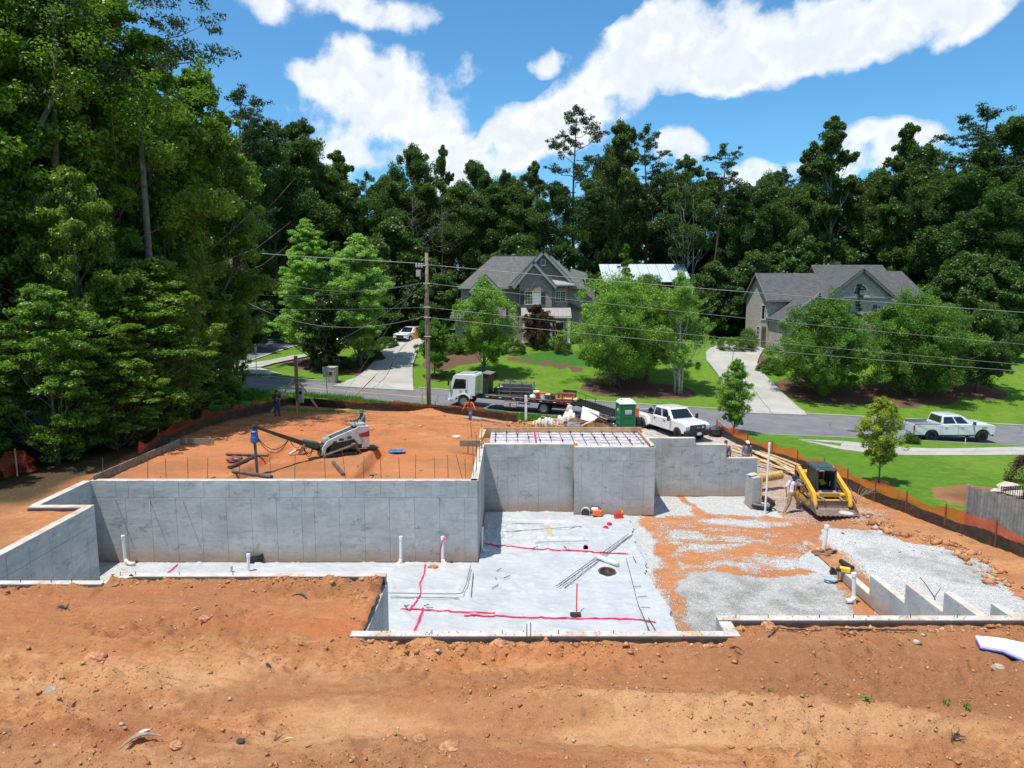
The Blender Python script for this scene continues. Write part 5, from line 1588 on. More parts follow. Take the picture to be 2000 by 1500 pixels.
window(h3,xa + 4,1.2,1.6,1.4,98)
# poles, wires
POLE = pmat('weathered_pole_wood',(.22,.18,.14),.9,var=.3,vs=3,bump=.6,bs=20)
STEEL = pmat('galvanised_steel',(.45,.46,.47),.45,.6)
WIREM = pmat('grey_cable',(.30,.30,.295),.5,.3)
WIRED = pmat('dark_cable',(.10,.10,.105),.6)
pb = atg(838,799)
ptop = at(833,494,y=pb.y + .1)
pole = thing('utility_pole','tall wooden utility pole with wires beside the flatbed truck cab','utility pole',(pb.x,pb.y,pb.z - .2))
dx = ptop.x - pb.x; PH = ptop.z - pb.z + .2
MB().tube([(dx * t,.1 * t,PH * t) for t in (0,.25,.5,.75,1)],[.165,.15,.14,.13,.12],12).build('post',POLE,pole,smooth=True)
def onpole(py): z = at(835,py,y=pb.y).z; t = (z - pb.z) / PH; return Vector((pb.x + dx * t,pb.y,z))
f1 = onpole(516)
fm = MB().cyl((dx - .05,0,f1.z - pb.z + .1),(dx - .75,.05,f1.z - pb.z + .1),.05)
for k in range(3): fm.lathe([(.05,0),(.09,.05),(.05,.1),(.09,.15),(.05,.2),(.08,.25),(.03,.3)],(dx - .35 - .2 * k,0,f1.z - pb.z - .05),n=8)
fm.box((dx - .62,0,f1.z - pb.z - .45),(.3,.22,.5)); fm.cyl((dx - .45,0,f1.z - pb.z - .2),(dx - .5,0,f1.z - pb.z - .9),.04)
fm.build('insulators',pmat('grey_porcelain',(.40,.40,.41),.4),pole)
for py in (554,600,620,657):
 q = onpole(py); MB().cyl((dx * .6 - .25,-.15,q.z - pb.z + .2),(dx * .6 + .25,-.15,q.z - pb.z + .2),.03).cyl((dx * .6,-.3,q.z - pb.z + .2),(dx * .6,.2,q.z - pb.z + .2),.03).build('clamp',STEEL,pole)
MB().tube([(dx * .1 - .2,-.1,1.0),(dx * .5 - .17,-.1,PH * .4),(dx * .8 - .16,-.1,PH * .72)],.02,5).build('ground_wire',STEEL,pole)
lb = at(463,713,z=2.0)
lb.z = Hs(lb.x,lb.y)
LPY = lb.y
pole2 = thing('utility_pole','dark wooden utility pole at the street corner beside the left woodland','utility pole',(lb.x,lb.y,lb.z - .2))
LH = at(460,455,y=LPY).z - lb.z
MB().tube([(-.02 * t * LH * .2,0,LH * t) for t in (0,.3,.6,1)],[.19,.17,.155,.13],12).build('post',POLE,pole2,smooth=True)
MB().box((-.22,0,at(460,590,y=LPY).z - lb.z),(.2,.25,.8)).build('meter_box',STEEL,pole2)
def onleft(py): q = at(462,py,y=LPY); return q
def wire(label,a,b,sag,r,mat=WIREM,thick=False,mid=None):
 a,b = Vector(a),Vector(b); n = 24; pts = []; r = r * .72
 for i in range(n + 1):
  t = i / n; p = a.lerp(b,t); p.z -= 4 * sag * t * (1 - t); pts.append(p)
 o = MB().tube([p - a for p in pts],r,5).build('overhead_wire',mat,None,smooth=True,loc=tuple(a))
 tag(o,label,'wire',kind='thing')
 return o
def sagto(a,b,pxm,pym,yy):
 """sag so that the middle of the wire shows at height pym"""
 m = (Vector(a) + Vector(b)) / 2
 q = at(pxm,pym,y=m.y)
 return m.z - q.z
RY2 = 47.0
def right_end(px1,py1,x2px=2250):
 """continue a wire out of the frame to the next pole"""
 p = at(2000,py1,y=50.2); return p
def wire_r(label,py0,pyR,sag,r,mat=WIREM):
 a = onpole(py0); e = at(2000,pyR,y=49.6)
 b = a + (e - a) * 1.45; b.z += .0
 return wire(label,a,b,sag,r,mat)
wire_r('thick top power cable running from the main pole to the right over the roofs',517,604,.25,.030)
wire_r('second cable from the main pole toward the right, crossing the house porch',553,664,.35,.018)
wire_r('third cable from the main pole toward the right',600,705,.30,.018)
wire_r('lowest pair cable from the main pole toward the right, over the lawn',620,717,.35,.022)
a = onpole(515); e = at(382,484,y=57.5); b = a + (e - a) * 1.5
wire('thick top power cable running from the main pole to the left woodland',a,b,.1,.032)
a = onpole(551); b = onleft(521); wire('upper sagging cable between the left corner pole and the main pole',a,b,sagto(a,b,640,566,0),.020)
a = onpole(553) + Vector((0,.1,.1)); b = onleft(572); wire('thin cable close under the upper sagging cable',a,b,.6,.012,WIREM)
a = onpole(616); b = onleft(579); wire('lowest deep sagging cable between the two poles, in front of the magnolia',a,b,sagto(a,b,640,636,0),.028)
a = onpole(600); b = onleft(602); wire('straight level cable between the two poles',a,b,.15,.014)
a = onpole(553); b = at(655,668,y=73); wire('service cable dropping from the main pole into the maple at the drive',a,b,.3,.022)
a = onpole(527); b = atg(666,780,y0=50); g1 = wire('guy wire slanting from the pole top to the grass, left one',a,b,0,.016)
a = onpole(630); b = atg(692,775,y0=50); g2_ = wire('short guy wire with a yellow guard, right one',a,b,0,.014)
YEL = pmat('yellow_plastic',(.75,.42,.03),.5)
d = (a - b).normalized(); o = MB().cyl((0,0,0),d * 3.6,.045,.045,8).build('guy_guard',YEL,None,loc=tuple(b)); tag(o,'yellow plastic guard on the short guy wire, over the road edge','cable guard')
for px,t0,t1,lab in ((825,797,770,'short yellow marker stake at the foot of the main pole'),):
 q = atg(px,t0,y0=50); o = MB().cyl((0,0,0),(.02,0,1.1),.03,.03,6).build('marker_stake',YEL,None,loc=tuple(q)); tag(o,lab,'stake')
q = atg(823,800,y0=50); zt = at(827,655,y=q.y).z - q.z
o = MB().cyl((0,0,0),(.12,0,zt * .42),.028,.028,6).build('marker_stake',YEL,None,loc=tuple(q)); tag(o,'tall yellow marker stake left of the main pole','stake')
for k,s in enumerate((-1,1)):
 pass
q = atg(582,806,y0=40); zt = at(580,695,y=q.y).z - q.z
tp = thing('power_post','short square wooden power post with two raking braces and a meter box','post',tuple(q))
MB().b2((-.1,-.1,-.2),(.1,.1,zt)).build('post',pmat('grey_timber',(.20,.17,.13),.85,var=.3),tp)
LUM = pmat('raw_lumber',(.55,.40,.22),.75,var=.25,vs=5,rand=.35)
MB().hexa([(-1.75,-.7,0),(-1.62,-.7,0),(-1.62,-.62,0),(-1.75,-.62,0)],[(-.2,-.12,zt * .62),(-.08,-.12,zt * .62),(-.08,-.04,zt * .62),(-.2,-.04,zt * .62)]).build('brace',LUM,tp)
MB().hexa([(1.15,.3,.3),(1.27,.3,.3),(1.27,.38,.3),(1.15,.38,.3)],[(.05,.06,zt * .55),(.17,.06,zt * .55),(.17,.14,zt * .55),(.05,.14,zt * .55)]).build('brace',LUM,tp)
MB().b2((.1,-.2,zt * .18),(.42,.1,zt * .45)).build('meter_box',STEEL,tp,bevel=.02); MB().lathe([(.11,0),(.11,.12),(.06,.16)],(.26,-.2,zt * .36),'y',12).build('meter',GLASS,tp)
MB().b2((-.05,-.16,0),(.03,-.1,zt * .22)).build('conduit',YEL,tp)
q = atg(640,779,y0=50); zt = at(636,716,y=q.y).z - q.z
sg = thing('road_sign','grey back of a rectangular road sign on a thin steel post','sign',tuple(q))
MB().cyl((0,0,-.1),(-.08,0,zt),.035,.035,6).build('post',pmat('dull_steel',(.20,.21,.20),.6,.4),sg)
MB().box((-.08,.04,zt - .42),(.5,.015,.8),rz=R(25)).build('sign_plate',pmat('sign_back',(.30,.31,.31),.5,.5),sg)
STONE = pmat('stacked_stone',(.36,.32,.25),.9,var=.35,vs=4,bump=.9,bs=9)
q = atg(649,747,y0=60); zt = at(649,716,y=q.y).z - q.z
mbx = thing('mailbox_pillar','square stone mailbox pillar at the left side of the left drive','mailbox',tuple(q),R(-8))
MB().b2((-.40,-.38,-.2),(.40,.38,zt - .12)).build('pillar_core',pmat('mortar',(.3,.28,.25),.9),mbx)
rr = random.Random(3)
for f in range(7):
 z0 = f * (zt - .14) / 7; x = -.42
 while x < .40:
  w = min(rr.uniform(.18,.34),.42 - x)
  if w > .05: MB().b2((x + .01,-.43 - rr.uniform(0,.02),z0 + .012),(x + w - .01,-.37,z0 + (zt - .14) / 7 - .008)).build('stone',STONE,mbx)
  x += w
 y = -.42
 for sx in (-1,1):
  MB().b2((sx * .43 - .03,-.38,z0 + .012),(sx * .43 + .03,-.02,z0 + (zt - .14) / 7 - .01)).b2((sx * .43 - .03,.01,z0 + .012),(sx * .43 + .03,.38,z0 + (zt - .14) / 7 - .01)).build('stone',STONE,mbx)
MB().b2((-.48,-.48,zt - .12),(.48,.46,zt)).build('cap',CONC,mbx,bevel=.02)
MB().b2((-.15,-.46,zt * .5),(.17,-.43,zt * .72)).build('mailbox_door',pmat('black_paint',(.02,.02,.022),.4),mbx)
q = atg(501,734,y0=60); yq = q.y; zt = at(502,672,y=yq).z - q.z
ss_ = thing('stop_sign','red stop sign on a thin post at the far street corner','sign',tuple(q))
MB().cyl((0,0,-.1),(.05,0,zt),.035,.035,6).build('post',STEEL,ss_)
RED = pmat('sign_red',(.42,.02,.02),.4); WHT = pmat('white_paint',(.78,.78,.76),.4)
AR = Matrix.Translation((.05,-.05,zt - .38)) @ Matrix.Rotation(R(-52),4,'Z')
def octa(r,t0,t1,mat,name,p):
 return MB().prism([(r * math.cos(PI / 8 + PI * k / 4),r * math.sin(PI / 8 + PI * k / 4)) for k in range(8)],t0,t1,'y',AR).build(name,mat,p)
octa(.41,.0,.012,WHT,'sign_border',ss_); octa(.375,-.005,.0,RED,'sign_face',ss_)
def text(body,size,mat,parent,loc,rot,name='lettering',ext=.002,bold=True,sx=1.0):
 c = bpy.data.curves.new(name,'FONT'); c.body = body; c.size = size; c.extrude = ext; c.align_x = 'CENTER'; c.align_y = 'CENTER'
 if bold: c.offset = size * .02
 o = bpy.data.objects.new(name,c); COL.objects.link(o); c.materials.append(mat)
 dg_ = bpy.context.evaluated_depsgraph_get(); me = bpy.data.meshes.new_from_object(o.evaluated_get(dg_)); bpy.data.objects.remove(o); o = bpy.data.objects.new(name,me); COL.objects.link(o)
 o.parent = parent; o.location = loc; o.rotation_euler = rot; o.scale = (sx,1,1)
 return o
tx = text('STOP',.27,WHT,ss_,(0,0,0),(0,0,0)); tx.matrix_local = AR @ Matrix.Translation((0,-.009,0)) @ Matrix.Rotation(R(90),4,'X')
# == things on the site
PVC = pmat('white_pvc',(.74,.74,.72),.35,var=.06)
BLK = pmat('black_plastic',(.022,.022,.024),.5)
RUST = pmat('rusty_bar',(.13,.065,.04),.8,var=.4,vs=20)
BARG = pmat('grey_steel_bar',(.11,.11,.115),.55,.5,var=.3,vs=12)
PINK = pmat('red_pink_tape',(.62,.02,.09),.45)
def floor_at(px,py,z=.04): return at(px,py,z=z)
# vapour barrier plastic
def plastic_mat():
 m = bpy.data.materials.new('white_plastic_sheet'); m.use_nodes = True
 t = NT(m.node_tree); p = t.n['Principled BSDF']
 co = t.new('ShaderNodeNewGeometry').outputs['Position']
 n = t.noise(co,.8,6,.65); n2 = t.noise(t.vmath('MULTIPLY',co,(1,2.4,1)),2.2,6,.7,1.0); f = t.noise(co,30,4,.7)
 c = t.mix(t.ramp(n,.3,.7),(.38,.395,.405),(.48,.49,.495))
 c = t.mix(t.ramp(n2,.55,.75,0,.5),c,(.62,.635,.645))
 c = t.mix(t.ramp(f,.45,.8,0,.35),c,(.40,.42,.44))
 clay = t.noise(co,.55,5,.7)
 c = t.mix(t.ramp(clay,.64,.78,0,.35),c,(.48,.36,.29))
 t.link(c,p.inputs['Base Color']); p.inputs['Roughness'].default_value = .34; p.inputs['Specular IOR Level'].default_value = .5
 b = t.new('ShaderNodeBump'); b.inputs['Strength'].default_value = .55; b.inputs['Distance'].default_value = .03
 t.link(t.math('ADD',n2,t.math('MULTIPLY',f,.12)),b.inputs['Height']); t.link(b.outputs[0],p.inputs['Normal'])
 return m
PLAS = plastic_mat()
ridge_lines = [((948,1016),(1120,1022),.07),((945,1050),(1150,1056),.10),((960,1030),(1150,1036),.06),((955,1040),(1060,1046),.07),((758,1156),(890,1158),.06),((895,1158),(918,1105),.05),((1260,1100),(1300,1180),.05),((1290,1160),(1320,1240),.05),((1235,1060),(1262,1110),.05)]
ridge_w = [(at(*a,z=0),at(*b,z=0),h) for a,b,h in ridge_lines]
def plas_z(X,Y):
 z = .055 + .012 * (fbm(X * 1.2,Y * 1.8,2) - .5)
 rg = 1 - np.abs(2 * fbm(X * 1.4 + .5 * fbm(X,Y,5),Y * 2.6,7,4) - 1)
 z = z + .035 * sst(.80,.98,rg)
 rg2 = 1 - np.abs(2 * fbm(X * 3.4,Y * 2.2 + 2 * fbm(X,Y,9),11,3) - 1)
 loc = np.exp(-(((X - .0) / 2.2) ** 2 + ((Y - 28.2) / 1.3) ** 2))
 z = z + (.012 + .07 * loc) * sst(.72,.95,rg2)
 for a,b,h in ridge_w:
  dx,dy = b.x - a.x,b.y - a.y; L = math.hypot(dx,dy)
  t = np.clip(((X - a.x) * dx + (Y - a.y) * dy) / L ** 2,0,1)
  d = np.hypot(X - a.x - t * dx,Y - a.y - t * dy) + .15 * (fbm(X * 2,Y * 2,21) - .5)
  z = z + h * np.exp(-(d / .07) ** 2)
 return z
def pmask(X,Y):
 edge = 5.05 - .35 * sst(30,26,Y) + .25 * sst(24,20,Y) + .35 * (fbm(X * 0 + 1,Y * 1.2,4) - .5) + .3 * np.exp(-((Y - 25.6) / .8) ** 2)
 top = np.where(X > 2.7,30.72,np.where(X > -1.2,31.2 - .1 * fbm(X * 2,Y * 0,3),25.3 - .12 * fbm(X,Y * 0,6)))
 m = (X < edge) & (Y < top) & (X > -13.4) & (Y > np.where(X < -9.6,16.7,np.where(X < -2.95,17.2,14.15)))
 hole = np.hypot((X - sump.x) / .30,(Y - sump.y) / .42) < 1
 hole2 = np.hypot((X - sp2.x) / .34,(Y - sp2.y) / .3) < 1
 return m & ~hole & ~hole2
sump = at(1186,1121,z=0); sp2 = at(497,1098,z=0)
pl = grid_mesh('plastic_sheet',np.arange(-13.45,5.7,.06),np.arange(14.1,31.3,.06),plas_z,PLAS,mask=pmask)
tag(pl,'large crinkled whitish plastic sheet covering the gravel floor inside the walls','plastic sheet',kind='thing')
sd_ = MB().lathe([(.42,.015),(.38,.03),(.33,.025),(.28,-.02),(.0,-.03)],n=18); o = sd_.build('muddy_hole',pmat('wet_brown_mud',(.075,.042,.018),.55,var=.4),None,smooth=True,loc=(sump.x,sump.y,.06)); o.scale = (.8,1.15,1)
tag(o,'oval brown muddy hole cut in the plastic near the loose steel bars','muddy hole')
def tape(label,pts,w=.024,z=None):
 P = [at(a,b,z=.12) for a,b in pts]
 o_ = P[0].copy(); mb = MB(); v = []; f = []
 n = 0; rr = random.Random(len(pts) * 7 + int(pts[0][0]))
 Q = []
 for a,b in zip(P,P[1:]):
  k = max(2,int((b - a).length / .12))
  for i in range(k): Q.append(a.lerp(b,i / k))
 Q.append(P[-1])
 for i,p in enumerate(Q):
  a = Q[max(0,i - 1)]; b = Q[min(len(Q) - 1,i + 1)]; d = (b - a); d.z = 0; d.normalize(); s = Vector((-d.y,d.x,0)) * w * rr.uniform(.75,1.1)
  zz = float(plas_z(np.array([p.x]),np.array([p.y]))[0]) + .03 + rr.uniform(0,.006)
  j = rr.uniform(-.01,.01)
  for sg_ in (-1,1):
   v.append((p.x + s.x * sg_ + j - o_.x,p.y + s.y * sg_ - o_.y,zz));
  for sg_ in (-1,1):
   v.append((p.x + s.x * sg_ + j - o_.x,p.y + s.y * sg_ - o_.y,zz - .03))
 for i in range(len(Q) - 1):
  a = i * 4; f += [(a,a + 1,a + 5,a + 4),(a + 1,a + 3,a + 7,a + 5),(a + 2,a,a + 4,a + 6)]
 ob = mb.add(v,f).build('seam_tape',PINK,None,loc=(o_.x,o_.y,0)); tag(ob,label,'tape')
tape('long upper red tape line across the plastic below the deck wall',[(948,1061),(1057,1071),(1130,1075),(1228,1081)],.035)
tape('longest red tape line across the lower part of the plastic',[(906,1200),(1000,1203),(1122,1206),(1252,1208),(1281,1213)],.035)
tape('red tape line left of the longest one, slightly higher',[(782,1187),(827,1190),(900,1193),(967,1195)],.03)
tape('wavy red tape going down from the long wall base',[(831,1100),(828,1120),(820,1136),(822,1156),(816,1168),(806,1182),(800,1190)])
tape('slanting short red tape ending at the near wall top',[(827,1186),(820,1204),(812,1225),(806,1243)],.036)
tape('red tape along the near wall top beside the shaded wall face',[(757,1237),(785,1238),(808,1239)],.03)
tape('short red tape stub on the left strip of plastic',[(346,1100),(338,1108),(325,1121)],.035)
# loose reinforcing bars
def bar(label,pts,r=.011,mat=BARG,z=.13,cat='steel bar',group=None,name='steel_bar'):
 P = [at(a,b,z=z) if len((a,b)) == 2 else None for a,b in pts]
 o_ = P[0].copy()
 o = MB().tube([p - o_ for p in P],r,5).build(name,mat,None,loc=tuple(o_)); tag(o,label,cat,group)
 return o
bar('longest loose steel bar crossing the plastic diagonally, upper one',[(1086,1145),(1227,1043)],.012)
bar('second diagonal steel bar just below the longest one',[(1092,1146),(1234,1044)],.012,z=.14)
bar('third diagonal steel bar, lying a little apart at the lower end',[(1103,1148),(1236,1043)],.012,z=.10)
bar('steel bar running down along the right border of the plastic, inner one',[(1223,1091),(1234,1132),(1246,1180),(1275,1246)],.012)
bar('steel bar running down along the right border of the plastic, outer one',[(1236,1086),(1242,1098)],.012)
bar('steel bar at the lower right corner of the plastic',[(1266,1206),(1290,1248)],.012)
for k,(a,b) in enumerate((((1236,1145),(1252,1145)),((1245,1166),(1264,1164)),((1251,1186),(1270,1186)),((1254,1211),(1268,1212)),((1263,1224),(1271,1234)),((1234,1133),(1237,1144)))):
 bar('short steel piece tied across the right border bar, %s' % ['uppermost','second from top','third from top','fourth from top','lowest and slanted','along the bar above the first'][k],[a,b],.012)
bar('bent steel bar outlining the footing corner left of the middle',[(759,1158),(890,1160),(903,1158),(911,1140),(919,1105)],.013,z=.2)
bar('straight steel bar below the bent footing bar',[(762,1166),(896,1168)],.012)
bar('steel bar standing apart right of the bent footing bar',[(920,1165),(924,1118)],.012)
bar('straight steel bar over the crumpled plastic, upper',[(1000,1022),(1062,1023)],.012,z=.16)
bar('long steel bar slanting over the crumpled plastic',[(975,1039),(1136,1028)],.012,z=.16)
bar('steel bar under the crumpled plastic edge',[(1045,1059),(1150,1056)],.012,z=.16)
for k,(a,b) in enumerate((((970,1115),(979,1110)),((984,1129),(996,1124)),((961,1149),(973,1142)),((968,1127),(969,1131)),((1038,1072),(1050,1067)),((1101,1066),(1106,1070)),((790,1184),(800,1181)),((832,1186),(846,1187)),((828,1183),(838,1180)),((790,1181),(796,1189)),((967,1066),(976,1070)))):
 bar('short steel offcut lying on the plastic, %s' % ['upper of three by the footing corner','rightmost of three by the footing corner','lowest of three by the footing corner','tiny, upright among three','beside the upper red tape','near the tape roll','at the left tape crossing','right of the left tape crossing','above the left tape crossing','crossing at the tape joint','at the left start of the upper tape'][k],[a,b],.014)
# pipes standing in the floor
def standpipe(label,px0,py0,py1,px1=None,z=.0,r=.055,cap=True,mat=PVC,elbow=None,cat='pipe',name='standpipe',b=None):
 b = b or (atg(px0,py0) if z is None else at(px0,py0,z=z)); t = at(px1 or px0,py1,y=b.y)
 root = thing(name,label,cat,tuple(b))
 v = t - b
 MB().cyl((0,0,-.05),v,r,r,14).build('tube',mat,root,smooth=False,bevel=0)
 if cap: MB().lathe([(r * 1.22,0),(r * 1.22,.10),(r * 1.15,.125),(r * .3,.135)],tuple(v - Vector((0,0,.10))),n=14).build('cap',mat,root)
 if elbow:
  MB().tube([(elbow * .28,-.03,.06),(elbow * .14,-.02,.05),(elbow * .04,0,.1),(0,0,.22)],r * 1.2,12).build('elbow',mat,root,smooth=True)
 return root
standpipe('white plastic standpipe with an elbow near the left end of the long wall',246,1103,1047,240,elbow=1.2)
standpipe('white plastic standpipe in front of the long wall, left of a pair',783,1103,1049,783,elbow=-.5)
sp = standpipe('white plastic standpipe with red tape beside it, right one of the pair',865,1103,1049,864.5,elbow=.5)
MB().tube([(-.12,.02,0),(-.10,0,.5),(.0,-.07,.95),(.18,-.07,1.05)],.022,4).build('red_strap',PINK,sp)
standpipe('white plastic standpipe rising from a black sump by the long wall',485,1119,1083,485)
standpipe('short pale pipe stub left of the black sump',452,1121,1106,452,r=.035,mat=pmat('grey_pvc',(.45,.46,.46),.4))
q = at(497,1099,z=0); su = thing('sump_basin','black sump basin in torn plastic against the long wall','basin',(q.x,q.y + .1,0))
MB().lathe([(.30,0),(.32,.32),(.27,.33),(.25,.05),(.0,.04)],n=18).build('tub',BLK,su); MB().cyl((-.1,0,.2),(-.12,0,.95),.02).build('rod',BARG,su)
standpipe('thin white drain pipe fixed against the narrow shaded wall',941,1079,1029,942,r=.045,cap=False,elbow=1.0)
q = at(1493,1003,z=0)
standpipe('very tall slender white pole standing near the loader',1494,1003,866,1503,r=.045,cap=True,name='white_pole',cat='pole')
standpipe('thick white standpipe leaning slightly in the middle of the gravel',1608,1076,1027,1615,r=.075,elbow=None,z=.0)
standpipe('white standpipe with an elbow foot against the stepped wall',1668,1176,1120,1668,z=0.02,r=.065,elbow=-.9)
standpipe('short white pipe stub at the foot of the wall end stub',1459,984,962,1459,r=.05)
t = thing('pipe_debris','brown clods and a black scrap around the foot of the thick leaning pipe','debris',tuple(at(1605,1082,z=.0)))
for k in range(5): MB().ball((.28 * math.cos(k * 1.3) ,.2 * math.sin(k * 1.3),.05),.11,(1.2,1,.6),7,5,.3,k).build('clod',pmat('brown_clod',(.20,.11,.06),.95),t)
MB().box((.45,.05,.07),(.35,.1,.06),rz=.5).build('black_scrap',BLK,t)
# tools and small things on the floor
ORG = pmat('orange_plastic',(.80,.16,.02),.4); REDP = pmat('red_plastic',(.55,.03,.02),.4); YELT = pmat('yellow_tool',(.80,.50,.02),.4)
q = at(1148,1008,z=.05)
saw = thing('cut_off_saw','orange and white cut-off saw with a round guard by the deck wall','power saw',tuple(q),R(-12))
MB().box((.42,0,.2),(.42,.28,.26)).build('motor',ORG,saw,bevel=.04); MB().box((.30,0,.36),(.30,.2,.08)).build('cover',WHT,saw,bevel=.02)
MB().lathe([(.06,-.05),(.20,-.05),(.21,0),(.20,.05),(.06,.05)],(-.1,0,.2),'y',20).build('guard',pmat('grey_guard',(.55,.54,.50),.5),saw)
MB().lathe([(.02,-.012),(.18,-.012),(.18,.012),(.02,.012)],(-.1,-.06,.17),'y',20).build('blade',pmat('black_disc',(.03,.03,.03),.6),saw)
MB().tube([(.12,0,.3),(.2,0,.46),(.45,0,.46),(.6,0,.3)],.022,6).build('handle',BLK,saw); MB().box((.12,0,.18),(.35,.06,.07)).build('arm',BLK,saw)
q = at(1208,1012,z=.05); gc = thing('fuel_can','small red fuel can on the plastic at the foot of the deck wall','fuel can',tuple(q),R(10))
MB().hexa([(-.2,-.12,0),(.2,-.12,0),(.2,.12,0),(-.2,.12,0)],[(-.17,-.1,.24),(.17,-.1,.24),(.17,.1,.24),(-.17,.1,.24)]).build('tank',REDP,gc,bevel=.03)
MB().tube([(-.12,0,.25),(-.08,0,.33),(.06,0,.33),(.12,0,.25)],.02,6).build('handle',REDP,gc); MB().cyl((.12,0,.22),(.2,0,.34),.028).build('spout',YELT,gc)
for px,py,lab in ((1183,1031,'flat roll of red tape, nearer one of two'),(1190,1024,'flat roll of red tape, farther one of two')):
 q = at(px,py,z=.08); o = MB().lathe([(.05,0),(.11,0),(.11,.06),(.05,.06),(.05,0)],n=18).build('tape_roll',PINK,None,loc=tuple(q)); tag(o,lab + ', on the plastic','tape roll')
q = at(1144,1069,z=.14); o = MB().lathe([(.07,-.025),(.1,-.025),(.1,.025),(.07,.025),(.07,-.025)],axis='y',n=18).build('tape_roll',pmat('dark_red_tape',(.3,.02,.06),.5),None,loc=tuple(q)); tag(o,'upright ring of dark red tape below the crumpled plastic','tape roll')
q0,q1 = at(1071,1026,z=.14),at(1077,1047,z=.14); d = q1 - q0; o = MB().box((0,0,0),(.14,d.length,.04)).build('board',LUM,None,loc=tuple((q0 + q1) / 2),rz=math.atan2(d.y,d.x) - PI / 2); tag(o,'short tan board lying on the crumpled plastic','board')
q0,q1 = at(1168,1088,z=.16),at(1207,1102,z=.16); d = q1 - q0
o = MB().cyl((0,0,0),d,.10,.085,14).build('plastic_roll',pmat('white_film',(.70,.72,.74),.25),None,smooth=True,loc=tuple(q0)); tag(o,'white rolled up plastic film end beside the diagonal bars','plastic roll')
MB()
q = at(1124,1205,z=.06); sh = thing('shovel','dark square shovel with a red handle standing on the red tape line','shovel',tuple(q))
MB().hexa([(-.16,-.05,0),(.15,-.05,0),(.15,.05,.02),(-.16,.05,.02)],[(-.17,.0,.1),(.17,.0,.1),(.15,.09,.12),(-.15,.09,.12)]).build('blade',BLK,sh)
MB().tube([(.03,0,.1),(.05,.2,.5),(.07,.4,.9)],.02,6).build('handle',REDP,sh)
q = at(846,1107,z=.1); o = MB().ball((0,0,0),.14,(1.4,.8,.5),8,6,.2,5).build('clod',pmat('orange_clod',(.42,.16,.07),.95),None,loc=tuple(q)); tag(o,'small orange clod on the plastic between the pair of standpipes','clod')
q = at(1036,1246,z=3.0)
for px,h_,lab in ((1029,1219,'thin steel bar standing in the near wall top, left of a pair'),(1036.5,1216,'thin steel bar standing in the near wall top, right of a pair')):
 b = at(px,1252,z=3.0); t_ = at(px,h_,y=b.y); o = MB().cyl((0,0,0),t_ - b,.010,.009,5).build('steel_bar',BARG,None,loc=tuple(b)); tag(o,lab,'steel bar')
q = at(1650,1118,z=.36); ty = thing('yellow_tool','yellow power tool with black grip lying on the low end of the stepped wall','power tool',tuple(q),R(-25))
MB().box((0,0,.1),(.34,.17,.17)).build('body',YELT,ty,bevel=.03); MB().box((-.2,-.04,.08),(.16,.14,.12)).build('grip',BLK,ty,bevel=.02); MB().cyl((.15,0,.1),(.3,0,.1),.05).build('nozzle',BLK,ty)
q0,q1 = at(1642,1096,z=.12),at(1665,1110,z=.12)
o = MB().cyl((0,0,0),q1 - q0,.09,.09,12).build('black_pipe_piece',BLK,None,loc=tuple(q0)); tag(o,'short black corrugated pipe piece on the gravel above the yellow tool','pipe')
q = at(1627,1118,z=.05); o = MB().hexa([(-.14,-.08,0),(.12,-.1,0),(.16,.1,0),(-.1,.1,0)],[(-.06,-.04,.22),(.04,-.06,.16),(.06,.04,.14),(-.05,.05,.2)]).build('black_fitting',BLK,None,loc=tuple(q)); tag(o,'black pipe fitting on the gravel left of the stepped wall','pipe fitting')
q = at(1622,1134,z=.04); o = MB().ball((0,0,.04),.2,(1.3,.8,.35),9,6,.3,2).build('blue_bag',pmat('pale_blue_plastic',(.30,.40,.48),.35),None,loc=tuple(q)); tag(o,'scrap of pale blue plastic at the low end of the stepped wall','plastic bag')
b = at(1637,1130,z=.1); o = MB().cyl((0,0,0),(0,0,.5),.012,.012,5).build('steel_bar',BARG,None,loc=tuple(b)); tag(o,'thin bar standing at the low end of the stepped wall','steel bar')
q = at(1468,990,z=.06); o = MB().cyl((0,0,.1),(.75,-.5,.1),.13,.13,12).build('black_pipe_piece',BLK,None,loc=tuple(q)); tag(o,'black drain pipe end lying at the foot of the wall end stub','pipe')
q = at(1488,985,z=0.06)
t = MB()
for k in range(22):
 a = -.3 + k * .11; r_ = .11 + .012 * (k % 2)
 t.cyl((.42 * math.sin(a),.75 * math.cos(a),.12),(.42 * math.sin(a + .11),.75 * math.cos(a + .11),.12),r_,r_,10)
o = t.build('drain_hose',BLK,None,loc=tuple(q)); tag(o,'curved black corrugated drain hose behind the tall white pole','hose')
q0,q1 = at(1468,944,z=.15),at(1524,939,z=.05); d = q1 - q0
cu = thing('corrugated_pipe','short tan corrugated culvert pipe lying behind the wall end stub','pipe',tuple(q0),math.atan2(d.y,d.x)); L = d.length
prof = []
for k in range(46): prof.append((.215 + .022 * math.sin(k * PI / 2 + .4),L * k / 45))
MB().lathe([(r_,h_) for r_,h_ in prof] + [(.17,L),(.17,L - .12)],(0,0,.22),'x',22).build('shell',pmat('tan_plastic',(.42,.27,.07),.5,var=.25),cu)
